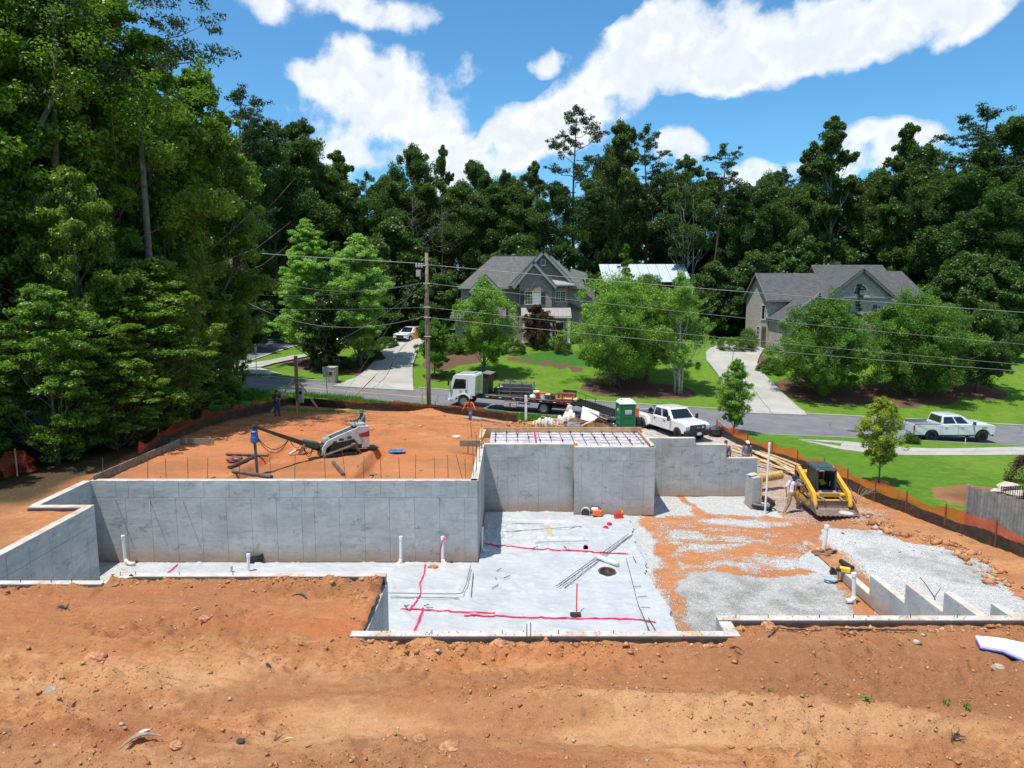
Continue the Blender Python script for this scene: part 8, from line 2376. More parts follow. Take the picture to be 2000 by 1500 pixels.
MB().hexa([(-.5,-.6,.55),(.25,-.6,.55),(.25,.6,.55),(-.5,.6,.55)],[(-.42,-.55,1.45),(.2,-.55,1.5),(.2,.55,1.5),(-.42,.55,1.45)]).build('engine_cover',CY,LC,bevel=.04)
CAB = pmat('cab_black',(.028,.03,.032),.45)
for s in (-1,1):
 y = s * .46
 MB().hexa([(.25,y - .03,.8),(.35,y - .03,.8),(.35,y + .03,.8),(.25,y + .03,.8)],[(.25,y - .03,2.0),(.35,y - .03,2.0),(.35,y + .03,2.0),(.25,y + .03,2.0)]).build('cab_post',CAB,LC)
 MB().hexa([(1.52,y - .05,.72),(1.64,y - .05,.72),(1.64,y + .05,.72),(1.52,y + .05,.72)],[(1.38,y - .05,2.0),(1.50,y - .05,2.0),(1.50,y + .05,2.0),(1.38,y + .05,2.0)]).build('cab_post',CAB,LC)
 MB().hexa([(.35,y - .01,.8),(1.5,y - .01,.74),(1.5,y + .01,.74),(.35,y + .01,.8)],[(.35,y - .01,1.96),(1.38,y - .01,1.96),(1.38,y + .01,1.96),(.35,y + .01,1.96)]).build('side_guard',pmat('dark_mesh_guard',(.06,.065,.06),.5) if s < 0 else bpy.data.materials['dark_mesh_guard'],LC)
 MB().ball((1.75,s * .36,.62),.26,(.8,.55,1.1),12,8).build('foot_well_cover',pmat('grey_cover',(.22,.22,.21),.6) if s < 0 else bpy.data.materials['grey_cover'],LC,smooth=True)
 MB().box((1.45,s * .38,1.96),(.08,.12,.09)).build('work_lamp',HL,LC)
MB().hexa([(.12,-.54,1.98),(1.58,-.54,1.96),(1.58,.54,1.96),(.12,.54,1.98)],[(.2,-.48,2.10),(1.50,-.48,2.06),(1.50,.48,2.06),(.2,.48,2.10)]).build('cab_roof',pmat('slate_roof_paint',(.05,.065,.085),.35),LC,bevel=.02)
MB().b2((1.0,-.28,2.075),(1.42,.28,2.10)).build('roof_window',pmat('green_tinted_glass',(.03,.13,.10),.15),LC)
MB().b2((.45,-.28,.85),(.95,.28,1.02)).b2((.40,-.26,1.0),(.50,.26,1.55)).build('seat',BMP,LC,bevel=.04)
MB().tube([(1.25,-.3,1.0),(1.2,-.34,1.25)],.025).tube([(1.25,.3,1.0),(1.2,.34,1.25)],.025).build('levers',STEEL,LC)
MB().box((.9,.05,1.12),(.35,.3,.04),rot=(.2,.5,.3)).build('yellow_vest',pmat('hi_vis',(.5,.6,.08),.6),LC)
MB().b2((1.72,-.95,.62),(1.98,.95,.78)).build('cross_member',CY,LC,bevel=.03); MB().b2((2.0,-.75,.38),(2.2,.75,.5)).build('cross_tube',CY,LC,bevel=.02)
MB().b2((1.9,-.5,.78),(2.0,.5,.84)).build('step_plate',pmat('dusty_plate',(.45,.3,.2),.8),LC)
BK = pmat('worn_bucket_steel',(.20,.15,.12),.55,.3,dirt=(.40,.25,.16),dirt_amt=.6)
bw = .99
bp = [(2.42,.02),(2.30,.10),(2.28,.40),(2.36,.56),(2.40,.54),(2.34,.38),(2.36,.14),(2.46,.06),(3.22,.03),(3.22,.0)]
MB().prism(bp,-bw,bw,'y').build('bucket',BK,LC)
for s in (-1,1): MB().prism([(2.42,.02),(2.30,.10),(2.28,.40),(2.36,.56),(2.62,.50),(3.2,.03),(3.2,0)],s * bw,s * (bw + .03),'y').build('bucket_cheek',BK,LC)
for k in range(9): MB().b2((3.2,-.94 + .225 * k,0),(3.32,-.86 + .225 * k,.03)).build('bucket_tooth',BK,LC)
MB().ball((2.85,.5,.03),.3,(1,1.2,.25),10,6,.15,4).build('gravel_load',pmat('pale_gravel',(.45,.43,.4),.9,bump=.8),LC)
# portable toilet
q = at(1221,846,z=-.35)
pt = thing('portable_toilet','green portable toilet with a white roof beside the white pickup','portable toilet',tuple(Vector((q.x + .05,q.y + .3,Hs(q.x,q.y)))),R(6))
GRN = pmat('green_plastic',(.006,.155,.060),.4,var=.06); GRL = pmat('light_green_plastic',(.02,.26,.12),.4)
WPL = pmat('white_plastic',(.68,.72,.74),.4)
MB().b2((-.55,-.55,.12),(.55,.55,2.05)).build('cabin',GRN,pt,bevel=.03)
MB().b2((-.58,-.58,0),(.58,.58,.14)).build('skid',pmat('dark_skid',(.05,.07,.06),.6),pt)
dr_ = MB().b2((-.42,-.585,.18),(.46,-.55,1.95)).build('door',GRN,pt,bevel=.012)
for z in (.45,.62,1.02,1.12,1.78,1.86): MB().b2((-.34,-.60,z),(.38,-.585,z + .035)).build('rib',GRL if z > 1.7 else GRN,dr_)
MB().b2((-.18,-.602,1.32),(.26,-.586,1.62)).build('notice',WPL,dr_);
MB().b2((-.14,-.604,1.44),(.22,-.602,1.58)).build('notice_print',pmat('grey_print',(.42,.44,.46),.6),dr_)
MB().b2((-.18,-.604,1.345),(.24,-.602,1.40)).build('notice_band',pmat('blue_print',(.03,.16,.42),.5),dr_)
for s in (-1,1):
 for yy in (-.50,.50): MB().b2((s * .56 - .04,yy - .05,.12),(s * .56 + .02,yy + .05,2.05)).build('corner_rib',GRL,pt,bevel=.01)
for z in (.5,.9,1.3): MB().b2((-.575,-.38,z),(-.55,.38,z + .2)).build('side_rib',GRL,pt)
MB().b2((-.578,-.2,1.5),(-.55,.15,1.66)).build('side_notice',WPL,pt)
MB().hexa([(-.60,-.64,2.03),(.60,-.64,2.03),(.60,.60,2.03),(-.60,.60,2.03)],[(-.58,-.62,2.12),(.58,-.62,2.12),(.58,.58,2.12),(-.58,.58,2.12)]).hexa([(-.57,-.6,2.12),(.57,-.6,2.12),(.57,.57,2.12),(-.57,.57,2.12)],[(-.40,-.35,2.32),(.40,-.35,2.32),(.40,.38,2.32),(-.40,.38,2.32)]).build('roof',WPL,pt,bevel=.03)
MB().lathe([(.05,2.1),(.05,2.38),(.0,2.39)],(-.38,-.3,0),'z',10).build('vent',BMP,pt)
tx = text('AAA',.12,GRN,pt,(.04,-.606,1.51),(R(90),0,0)) if False else None
q = Vector((q.x + 1.0,q.y + 1.0,0)); q.z = Hs(q.x,q.y)
t = thing('traffic_drum','orange tube post with a black base just right of the toilet','traffic post',tuple(q)); MB().lathe([(.28,0),(.24,.35),(.16,.9),(.13,.95)],n=14).build('base',BMP,t); MB().lathe([(.12,.9),(.11,1.55),(.08,1.6),(0,1.6)],n=12).build('tube',pmat('faded_orange',(.75,.14,.06),.5),t)
b = atg(1027,822,y0=40); tt = at(1032,772,y=b.y)
t = thing('white_post','white square post standing in front of the flatbed truck','post',tuple(b)); MB().b2((-.08,-.08,-.1),(.08,.08,tt.z - b.z)).build('post',WHT,t); MB().b2((-.1,-.1,tt.z - b.z - .5),(.1,.1,tt.z - b.z - .05)).build('sleeve',WPL,t)
# debris pile in front of the truck
FOAM = pmat('white_bags',(.70,.69,.66),.7,dirt=(.45,.3,.22),dirt_amt=.35)
def deb(px,py,y,dz=0): p = at(px,py,y=y); p.z = Hs(p.x,y) + dz; return p
rr = random.Random(9)
def bagpile(label,px,y,n,w,seed,hmax):
 c_ = deb(px,840,y); t = thing('bag_stack',label,'bags',tuple(c_)); r2_ = random.Random(seed)
 for k in range(n):
  x = (k / (n - 1) - .5) * w; hh = hmax * (.65 + .35 * math.sin(PI * k / (n - 1))) * r2_.uniform(.8,1.1)
  MB().ball((x,r2_.uniform(-.3,.3),hh * .45),hh * .5,(.24 * w / n / .1 * .16 + .26 + .1 * r2_.random(),.45,1.0),8,6,.22,seed + k).build('bag',FOAM,t,smooth=True)
 return t
bagpile('row of upright white bags at the left end of the rubbish heap',1066,50.2,9,1.7,1,.8)
bagpile('taller cluster of white bags in the middle of the rubbish heap',1113,50.6,10,1.5,2,1.35)
bagpile('white bags at the right end of the heap, by the toilet',1190,49.6,6,1.3,3,.75)
c_ = deb(1112,838,51.4); o = MB().ball((0,0,1.2),.26,(1,.8,1.5),10,8,.12,3).build('sack',pmat('dusty_sack',(.5,.45,.38),.8),None,smooth=True,loc=tuple(c_)); tag(o,'tan sack standing upright behind the middle white bags','sack')
for px,y,dz,s_,rot,m,lab,nm in ((1152,49.4,1.25,(1.25,.06,1.1),(-.75,.35,.1),WHT,'tilted white panel on top of the rubbish heap','panel'),(1168,49.0,.80,(.9,.06,.8),(.7,.5,.5),pmat('brown_board',(.26,.13,.07),.7),'brown board leaning on the right side of the rubbish heap','board'),
                                       (1148,48.7,.85,(1.0,.22,.12),(.1,-.35,.3),LUM,'short pale timber on the rubbish heap','timber'),(1095,49.8,.30,(2.6,.12,.06),(0,.13,-.15),LUM,'long lath lying over the rubbish heap','lath'),(1083,50.4,.62,(2.0,.09,.05),(0,.2,-.1),LUM,'second lath sticking out toward the truck wheel','lath'),
                                       (1165,49.5,1.30,(1.6,.10,.05),(0,.42,-.2),LUM,'thin lath lying across the tilted white panel','lath'),(1105,49.0,.12,(.6,.3,.22),(0,0,.2),FOAM,'small white foam block in front of the heap','foam block'),(1080,49.2,.12,(.7,.3,.2),(0,0,-.2),FOAM,'white foam block under the lath, left front of the heap','foam block')):
 p = deb(px,840,y,dz); o = MB().box((0,0,0),s_).build(nm.replace(' ','_'),m,None,bevel=.01,loc=tuple(p)); o.rotation_euler = rot; tag(o,lab,nm)
BAGB = pmat('black_bag',(.025,.028,.034),.3,bump=.8,bs=6); BRN = pmat('brown_root_earth',(.16,.085,.045),.95,var=.5,bump=.9,bs=5)
for px,y,dz,r_,m,lab,nm in ((1130,49.2,.5,.72,BRN,'brown earthy root mass at the front of the rubbish heap','root_mass'),(1163,48.7,.42,.66,BRN,'low brown earth and straw mass at the right front of the heap','root_mass'),(1120,48.7,.62,.34,pmat('grey_cloth',(.20,.21,.23),.8,bump=.8),'grey crumpled cloth on the rubbish heap','cloth'),
                                  (1180,50.3,.65,.60,BAGB,'black rubbish bag behind the white panel','rubbish_bag'),(1194,49.0,.50,.46,BAGB,'dark blue black bag beside the toilet','rubbish_bag'),(1141,50.2,.8,.5,BAGB,'black bag in the middle of the heap','rubbish_bag')):
 p = deb(px,842,y,dz); o = MB().ball((0,0,0),r_,(1.5,1,.75),14,10,.20,int(px)).build(nm,m,None,smooth=False,loc=tuple(p)); tag(o,lab,nm.replace('_',' '))
# == people
def skin_m(n,c): return pmat(n,c,.5,var=.06)
SK = skin_m('skin',(.30,.17,.11)); SKD = skin_m('tanned_skin',(.20,.105,.065))
def limb(mb,a,b,r0,r1,n=12):
 """tapered round-ended limb"""
 a,b = Vector(a),Vector(b)
 mb.cyl(a,b,r0,r1,n); mb.ball(tuple(a),r0 * 1.0,n=n,m=8); mb.ball(tuple(b),r1 * 1.0,n=n,m=8)
def remesh(o,v):
 m = o.modifiers.new('one_surface','REMESH'); m.mode = 'VOXEL'; m.voxel_size = v; m.use_smooth_shade = True
 s = o.modifiers.new('soft','SMOOTH'); s.iterations = 3; s.factor = .5
def hand(mb,w,el,curl=.5,side=1):
 w = Vector(w); d = (w - Vector(el)).normalized()
 up = Vector((0,1,0)) if abs(d.y) < .8 else Vector((0,0,1))
 a = d.cross(up).normalized(); n = a.cross(d).normalized()
 palm = w + d * .055
 mb.hexa([w - a * .028 - n * .013,w + a * .028 - n * .013,w + a * .028 + n * .013,w - a * .028 + n * .013],[w + d * .095 - a * .04 - n * .014,w + d * .095 + a * .04 - n * .014,w + d * .095 + a * .04 + n * .012,w + d * .095 - a * .04 + n * .012])
 for k,(o,L) in enumerate(((-.032,.075),(-.011,.085),(.011,.08),(.032,.062))):
  p0 = w + d * .088 + a * o; p1 = p0 + (d + n * curl * .5).normalized() * L * .5; p2 = p1 + (d + n * curl * 1.6).normalized() * L * .5
  limb(mb,p0,p1,.0105,.010,6); limb(mb,p1,p2,.010,.0085,6)
 t0 = w + d * .03 + a * .03 * side; t1 = t0 + (d + a * side * .8 + n * .3).normalized() * .045; t2 = t1 + (d + n * .6).normalized() * .035
 limb(mb,t0,t1,.013,.011,6); limb(mb,t1,t2,.011,.009,6)
def person(label,loc,rz,J,shirt,trousers,skin=SK,sleeves='short',hat=None,hair=None,shoes=None,H_=1.75,belt=None):
 """J: joints in local coordinates, facing -y"""
 t = thing('person',label,'person',loc,rz); t.scale = (H_ / 1.75,) * 3
 D = dict(pel=(0,0,.95),chest=(0,0,1.28),neck=(0,0,1.47),head=(0,-.02,1.62),shL=(.19,0,1.42),shR=(-.19,0,1.42),elL=(.25,.02,1.14),elR=(-.25,.02,1.14),wrL=(.25,-.05,.88),wrR=(-.25,-.05,.88),
             hipL=(.095,0,.93),hipR=(-.095,0,.93),knL=(.11,-.02,.50),knR=(-.11,-.02,.50),anL=(.12,.02,.09),anR=(-.12,.02,.09),toeL=(.14,-.17,.04),toeR=(-.14,-.17,.04))
 D.update(J); D = {k: Vector(v) for k,v in D.items()}
 b = MB()
 hd = D['head']; nk = D['neck']
 fw = D.get('face',Vector((0,-1,0))).normalized()
 b.ball(tuple(hd),.098,(.80,.98,1.18),14,10)
 b.ball(tuple(hd + fw * .035 + Vector((0,0,-.06))),.062,(.9,.9,.9),10,8)
 b.ball(tuple(hd + fw * .102 + Vector((0,0,-.012))),.017,(.8,1,1.4),8,6)
 b.box(tuple(hd + fw * .088 + Vector((0,0,-.062))),(.045,.03,.012),rz=math.atan2(fw.x,-fw.y))
 sdv = Vector((-fw.y,fw.x,0)).normalized()
 for s in (-1,1):
  b.ball(tuple(hd + sdv * s * .082 + Vector((0,0,-.01))),.028,(.5,.8,1.2),8,6)
 limb(b,nk - Vector((0,0,.05)),hd - Vector((0,0,.05)),.056,.052)
 limb(b,D['pel'],D['chest'],.12,.135); limb(b,D['chest'],nk - Vector((0,0,.08)),.13,.08)
 limb(b,D['shL'],D['shR'],.06,.06); limb(b,D['hipL'],D['hipR'],.09,.09)
 for s in 'LR':
  limb(b,D['sh' + s],D['el' + s],.050,.040); limb(b,D['el' + s],D['wr' + s],.041,.026)
  hand(b,D['wr' + s],D['el' + s],side=1 if s == 'R' else -1)
  limb(b,D['hip' + s],D['kn' + s],.082,.054); limb(b,D['kn' + s],D['an' + s],.054,.036); limb(b,D['an' + s] - Vector((0,0,.02)),D['toe' + s],.036,.03)
 o = b.build('body',skin,t,smooth=True); remesh(o,.0105)
 c = MB()
 pel,ch = D['pel'],D['chest']
 n = 16; rings = []
 spine = [(pel + Vector((0,0,-.02)),.165,.125),(pel.lerp(ch,.4),.158,.118),(ch,.185,.128),(ch.lerp(nk,.45),.188,.118),(ch.lerp(nk,.75),.15,.10),(nk + Vector((0,0,-.01)),.07,.07)]
 vs = []; ax = (D['shL'] - D['shR']).normalized()
 for p,rx,ry in spine:
  fy_ = Vector((0,0,1)).cross(ax).normalized()
  for k in range(n):
   a = 2 * PI * k / n; q = p + ax * rx * math.cos(a) + fy_ * ry * math.sin(a); vs.append(q)
 fs = [(i * n + k,i * n + (k + 1) % n,(i + 1) * n + (k + 1) % n,(i + 1) * n + k) for i in range(len(spine) - 1) for k in range(n)] + [tuple(range(n - 1,-1,-1)),tuple(range(len(vs) - n,len(vs)))]
 c.add(vs,fs)
 for s in 'LR':
  if sleeves == 'short': limb(c,D['sh' + s],D['sh' + s].lerp(D['el' + s],.75),.072,.062)
  else: limb(c,D['sh' + s],D['el' + s],.070,.056); limb(c,D['el' + s],D['el' + s].lerp(D['wr' + s],.92),.056,.040)
 o = c.build('shirt',shirt,t,smooth=True); remesh(o,.014)
 g = MB()
 limb(g,pel + Vector((0,0,.02)),pel - Vector((0,0,.03)),.135,.14); limb(g,D['hipL'],D['hipR'],.105,.105)
 for s in 'LR':
  limb(g,D['hip' + s],D['kn' + s],.10,.078); limb(g,D['kn' + s],D['an' + s] + Vector((0,0,.0)),.078,.064)
 o = g.build('trousers',trousers,t,smooth=True); remesh(o,.014)
 for s in 'LR':
  f = MB(); limb(f,D['an' + s] + Vector((0,.02,-.035)),D['toe' + s],.052,.045); o = f.build('shoe',shoes or BMP,t,smooth=True)
 if hat:
  kind,hm = hat; h = MB(); c0 = hd + Vector((0,0,.045)); rzf = math.atan2(fw.x,-fw.y)
  M = Matrix.Translation(c0) @ Matrix.Rotation(rzf,4,'Z')
  hb = MB(); hb.lathe([(.106,-.01),(.106,.03),(.092,.075),(.05,.10),(.0,.108)],n=18)
  if kind == 'brim': hb.lathe([(.10,-.012),(.20,-.035),(.205,-.028),(.10,.0)],n=20)
  else: hb.hexa([(-.07,-.20,-.015),(.07,-.20,-.015),(.09,-.08,-.005),(-.09,-.08,-.005)],[(-.07,-.20,-.005),(.07,-.20,-.005),(.09,-.08,.012),(-.09,-.08,.012)])
  m2 = MB(); m2.add(hb.v,hb.f,M); m2.build('hat',hm,t,smooth=False,bevel=0)
 if hair is not None:
  h = MB(); h.ball(tuple(hd + Vector((0,0,.022)) - fw * .016),.105,(.88,.98,1.08),14,9); o = h.build('hair',hair,t,smooth=True)
 for s in (-1,1):
  MB().ball(tuple(hd + fw * .086 + sdv * s * .032 + Vector((0,0,.008))),.011,n=8,m=6).build('eye',BMP,t)
 return t
HAIRD = pmat('dark_hair',(.012,.010,.009),.6)
NAVY = pmat('navy_shirt',(.018,.028,.06),.8,bump=.5); JEAN = pmat('blue_jeans',(.04,.07,.13),.85,bump=.5); ORS = pmat('orange_shirt',(.80,.13,.02),.75,bump=.5); LJ = pmat('light_jeans',(.20,.25,.30),.85)
GRS = pmat('grey_green_shirt',(.13,.14,.13),.85,bump=.5); WTS = pmat('white_tshirt',(.72,.68,.74),.8,bump=.6,bs=12); KHA = pmat('khaki_trousers',(.34,.23,.11),.9,dirt=(.20,.12,.06),dirt_amt=.5,bump=.5)
GLS = pmat('grey_blue_shirt',(.17,.20,.24),.85,bump=.5); TANP = pmat('dusty_tan_trousers',(.26,.19,.13),.9,dirt=(.15,.06,.03),dirt_amt=.6); PLD = pmat('brown_plaid_shirt',(.17,.10,.08),.85,var=.6,vs=14)
DKB = pmat('dark_blue_cap',(.03,.05,.07),.7); GRH = pmat('grey_hat',(.10,.105,.10),.85); WCP = pmat('white_cap',(.68,.66,.66),.6); BOOT = pmat('tan_boot',(.26,.18,.11),.85)
q = at(542,814,z=1.75); q.z = float(site_z(np.array([[q.x]]),np.array([[q.y]]))[0,0])
q = atg(542,814,y0=30)
person('man in navy shirt and jeans looking down at a phone by the left silt fence',(q.x,q.y,q.z),R(10),dict(elL=(.24,-.06,1.16),elR=(-.24,-.06,1.16),wrL=(.07,-.30,1.20),wrR=(-.07,-.30,1.20),head=(0,-.05,1.61),knL=(.12,-.05,.5),anR=(-.13,.04,.09)),
       NAVY,JEAN,SK,'short',('cap',BMP),HAIRD,BMP,1.72)
ph = thing('phone','small phone held by the man in the navy shirt','phone',(q.x - .0,q.y - .37,q.z + 1.20)); MB().box((0,0,0),(.07,.012,.14),rot=(.5,0,0)).build('case',BMP,ph)
q = atg(918,821,y0=34)
person('bending worker in orange long sleeve shirt and light jeans behind the clay pad',(q.x,q.y,q.z),R(-5),dict(pel=(0,.02,.93),chest=(0,-.14,1.22),neck=(0,-.28,1.36),head=(.02,-.42,1.43),face=(0,-.7,-.6),shL=(.19,-.22,1.32),shR=(-.19,-.22,1.32),elL=(.33,-.30,1.12),elR=(-.34,-.22,1.08),wrL=(.42,-.42,.92),wrR=(-.46,-.28,.84),knL=(.10,-.14,.52),anL=(.06,-.02,.09),knR=(-.02,-.06,.5),anR=(-.04,.12,.09),toeL=(.06,-.2,.04),toeR=(-.04,-.06,.04)),
       ORS,LJ,SKD,'long',None,HAIRD,None,1.70)
mp_ = Matrix.LocRotScale(ms.location,ms.rotation_euler,ms.scale) @ Vector((-1.10,-.42,.27))
person('machine operator in grey clothes and brimmed hat standing behind the white mini loader',tuple(mp_),R(-60),dict(elL=(.27,-.18,1.20),elR=(-.27,-.18,1.20),wrL=(.16,-.42,1.22),wrR=(-.16,-.42,1.22),head=(0,-.05,1.60)),
       GRS,pmat('grey_trousers',(.09,.09,.085),.85),SKD,'long',('brim',GRH),HAIRD,BOOT,1.60)
q = at(1548,999,z=-.03)
person('man in white t-shirt, dark cap and muddy khaki trousers leaning on the loader track',(q.x - .02,q.y + .1,float(site_z(np.array([[q.x]]),np.array([[q.y]]))[0,0])),R(28),dict(pel=(0,.0,.93),chest=(.03,.03,1.26),neck=(.04,0,1.45),head=(.04,-.04,1.60),face=(.7,-.5,-.2),shL=(.23,.0,1.40),shR=(-.15,.05,1.41),elL=(.42,-.10,1.20),wrL=(.60,-.12,1.22),elR=(-.27,.12,1.16),wrR=(-.33,.02,.93),knL=(.28,-.10,.56),anL=(.42,.02,.20),toeL=(.50,-.14,.15),knR=(-.18,.0,.50),anR=(-.36,.06,.09),toeR=(-.42,-.10,.04),hipL=(.10,0,.92),hipR=(-.09,0,.92)),
       WTS,KHA,SKD,'short',('cap',DKB),HAIRD,BOOT,1.80)
for px,pyt,y,sh,tr_,hat,hair,sl,lab,J,fz in ((1460,861,38.8,GLS,TANP,('cap',WCP),HAIRD,'long','man in grey blue shirt and white cap standing behind the lowest wall section',{},0),(1418,860,37.2,PLD,JEAN,None,HAIRD,'long','man with black hair and brown checked shirt half hidden behind the stepped wall',dict(face=(-.6,1,0)),R(150))):
 p = at(px,pyt,y=y); z = Hs(p.x,y); person(lab,(p.x,y,p.z - 1.72),fz,J,sh,tr_,SKD,sl,hat,hair,BOOT,1.72)
# == countless small things
def sample_grid(f,X,Y): return f(X,Y)
def stones(name,P,size,rng,mat,sq=.6,kind='stuff',tone=True):
 """many small angular stones as one mesh"""
 base = np.array([(1,0,0),(-1,0,0),(0,1,0),(0,-1,0),(0,0,1),(0,0,-1)],float)
 f = np.array([(0,2,4),(2,1,4),(1,3,4),(3,0,4),(2,0,5),(1,2,5),(3,1,5),(0,3,5)])
 n = len(P); a = rng.uniform(0,2 * PI,n); c,s = np.cos(a),np.sin(a)
 v = base[None] * rng.uniform(.55,1.2,(n,6,1)) * size[:,None,None]
 v = v + rng.normal(0,.18,(n,6,3)) * size[:,None,None]
 v[:,:,2] *= sq
 x = v[:,:,0] * c[:,None] - v[:,:,1] * s[:,None]; y = v[:,:,0] * s[:,None] + v[:,:,1] * c[:,None]
 v[:,:,0],v[:,:,1] = x,y
 v += P[:,None,:]
 q = (f[None] + (np.arange(n) * 6)[:,None,None]).reshape(-1,3)
 me = bulk_mesh(name,v.reshape(-1,3),q)
 at_ = me.attributes.new('tone','FLOAT','POINT'); at_.data.foreach_set('value',np.repeat(rng.uniform(0,1,n),6).astype(np.float32))
 o = link(name,me,mat); tag(o,None,None,None,kind); return o
def tone_mat(name,a,b,c=None,rough=.95):
 m = bpy.data.materials.new(name); m.use_nodes = True; t = NT(m.node_tree); p = t.n['Principled BSDF']
 tn = t.new('ShaderNodeAttribute',attribute_name='tone').outputs['Fac']
 cc = t.mix(tn,a,b)
 if c: cc = t.mix(t.math('GREATER_THAN',tn,.93),cc,c)
 n = t.noise(t.new('ShaderNodeNewGeometry').outputs['Position'],18,4,.7)
 cc = t.mix(t.ramp(n,.3,.75,0,.4),cc,tuple(x * .5 for x in a))
 t.link(cc,p.inputs['Base Color']); p.inputs['Roughness'].default_value = rough; p.inputs['Specular IOR Level'].default_value = .15
 return m
rng = np.random.default_rng(5)
CLOD = tone_mat('clay_clods',(.36,.15,.06),(.58,.31,.145),(.50,.40,.30))
GRAV = tone_mat('gravel_stones',(.42,.42,.405),(.78,.77,.75))
def scatter(n,x0,x1,y0,y1,dens):
 X = rng.uniform(x0,x1,n); Y = rng.uniform(y0,y1,n); k = rng.uniform(0,1,n) < dens(X,Y); return X[k],Y[k]
def dn(X,Y):
 rough = sst(.40,.62,fbm(X * .45,Y * .9,21)); lip = (np.where(X < -3.15,np.where(X < -9.7,16.6,17.06),np.where(X > 4.4,14.5,13.8)))
 brm = np.exp(-((Y - (12.0 - .17 * np.clip(X,0,20))) / .5) ** 2) * (X > -1)
 near = np.exp(-np.clip(lip - Y,0,9) / .35)
 mound = np.exp(-(((X + 7.0) / 1.3) ** 2 + ((Y - 12.0) / .8) ** 2)); b2_ = np.exp(-((Y - 9.8) / .5) ** 2)
 return np.clip(.10 + .55 * rough + .9 * near + .8 * mound + .5 * brm + .45 * b2_,0,1) * (Y < lip - .02)
X,Y = scatter(75000,-15,15,7.5,17.1,dn)
S = .009 + .009 * rng.pareto(2.5,len(X)); S = np.clip(S,.009,.06)
Z = fore_z(X,Y) + S * .15
stones('soil_clods',np.stack([X,Y,Z],1),S,rng,CLOD)
X = np.concatenate([rng.uniform(-9.5,-3.2,500),rng.uniform(-3.2,4.5,500),rng.uniform(4.6,14,900)])
lip_ = np.where(X < -3.15,17.06,np.where(X > 4.4,14.5,13.8)); Y = lip_ - .1 - np.abs(rng.normal(0,.28,len(X)))
S = np.clip(.018 + .022 * rng.pareto(2.6,len(X)),.018,.11)
stones('soil_clods',np.stack([X,Y,fore_z(X,Y) + S * .15],1),S,rng,CLOD)
def dp(X,Y):
 a = (X < 0) & (X > -16) & (Y > 26); b = (X > 12) & (Y < 40)
 hump = sst(33,34.5,Y); return np.clip(a * (.12 + .5 * hump * sst(.4,.6,fbm(X * .8,Y * .8,9))) + b * .35,0,1) * inside_poly(X,Y,SITE_POLY)
X,Y = scatter(17000,-16,26,26,52,dp); S = np.clip(.012 + .024 * rng.pareto(2.8,len(X)),.01,.14)
stones('soil_clods',np.stack([X,Y,site_z(X,Y) + S * .2],1),S,rng,CLOD)
m_ = at(1020,832,z=.9)
X = rng.normal(m_.x,1.1,500); Y = rng.normal(m_.y - .2,.7,500); S = np.clip(.03 + .05 * rng.pareto(3,500),.03,.24)
stones('soil_clods',np.stack([X,Y,site_z(X,Y) + S * .2],1),S,rng,CLOD)
pr0 = [at(a,b,z=z) for a,b,z in ((1690,1010,.1),(1740,1035,.1),(1800,1040,.2),(1850,1050,.3),(1920,1072,.5),(1985,1115,.9))]
XX = []; YY = []
for a,b in zip(pr0,pr0[1:]):
 k = 110; t_ = rng.uniform(0,1,k); XX.append(a.x + (b.x - a.x) * t_ + rng.normal(0,.32,k)); YY.append(a.y + (b.y - a.y) * t_ + rng.normal(0,.30,k))
X,Y = np.concatenate(XX),np.concatenate(YY); S = np.clip(.04 + .05 * rng.pareto(2.6,len(X)),.03,.26)
stones('torn_clay',np.stack([X,Y,site_z(X,Y) + S * .15],1),S,rng,CLOD)
def dg(X,Y): return np.clip(floor_gravel(X,Y) * .9,.12,1) * ((X > 4.9) | (Y > 31.1))
X,Y = scatter(26000,4.6,11.3,14.9,33.7,dg); S = rng.uniform(.010,.024,len(X))
stones('gravel',np.stack([X,Y,floor_z(X,Y) + S * .3],1),S,rng,GRAV)
X,Y = scatter(30000,11.7,22,15,34,lambda X,Y: np.clip(side_gravel(X,Y),0,1)); S = rng.uniform(.011,.028,len(X))
stones('gravel',np.stack([X,Y,site_z(X,Y) + S * .3],1),S,rng,GRAV)
X,Y = scatter(2600,-3.2,11.5,13.8,14.75,lambda X,Y: ((X < 4.4) & (Y < 14.02) | (X > 4.4) & (Y > 14.55)) * .35); S = rng.uniform(.008,.02,len(X))
stones('soil_crumbs',np.stack([X,Y,3.1 + 0 * X],1),S,rng,CLOD)
GRB = leaf_mat('grass_blades',(.045,.13,.012),(.12,.28,.03),trans=.3)
def blades(name,X,Y,Z,h,w,mat):
 n = len(X); a = rng.uniform(0,2 * PI,n); l = rng.normal(0,.35,(n,2)) * h[:,None]
 v = np.empty((n,3,3)); v[:,0] = np.stack([X - np.cos(a) * w,Y - np.sin(a) * w,Z],1); v[:,1] = np.stack([X + np.cos(a) * w,Y + np.sin(a) * w,Z],1); v[:,2] = np.stack([X + l[:,0],Y + l[:,1],Z + h],1)
 me = bulk_mesh(name,v.reshape(-1,3),np.arange(n * 3).reshape(-1,3)); a_ = me.attributes.new('tone','FLOAT','POINT'); a_.data.foreach_set('value',np.repeat(rng.uniform(0,1,n),3).astype(np.float32))
 o = link(name,me,mat); tag(o,None,None,None,'stuff')
X = rng.uniform(-22,9,45000); Y = ynear(X) - rng.uniform(0,5.5,45000)
k = ~inside_poly(X,Y,SITE_POLY); X,Y = X[k],Y[k]; den = fbm(X * .5,Y * .5,8) > .38; X,Y = X[den],Y[den]
blades('grass',X,Y,H(X,Y),rng.uniform(.12,.55,len(X)) * (1 - .5 * (X > -12)),.018,GRB)
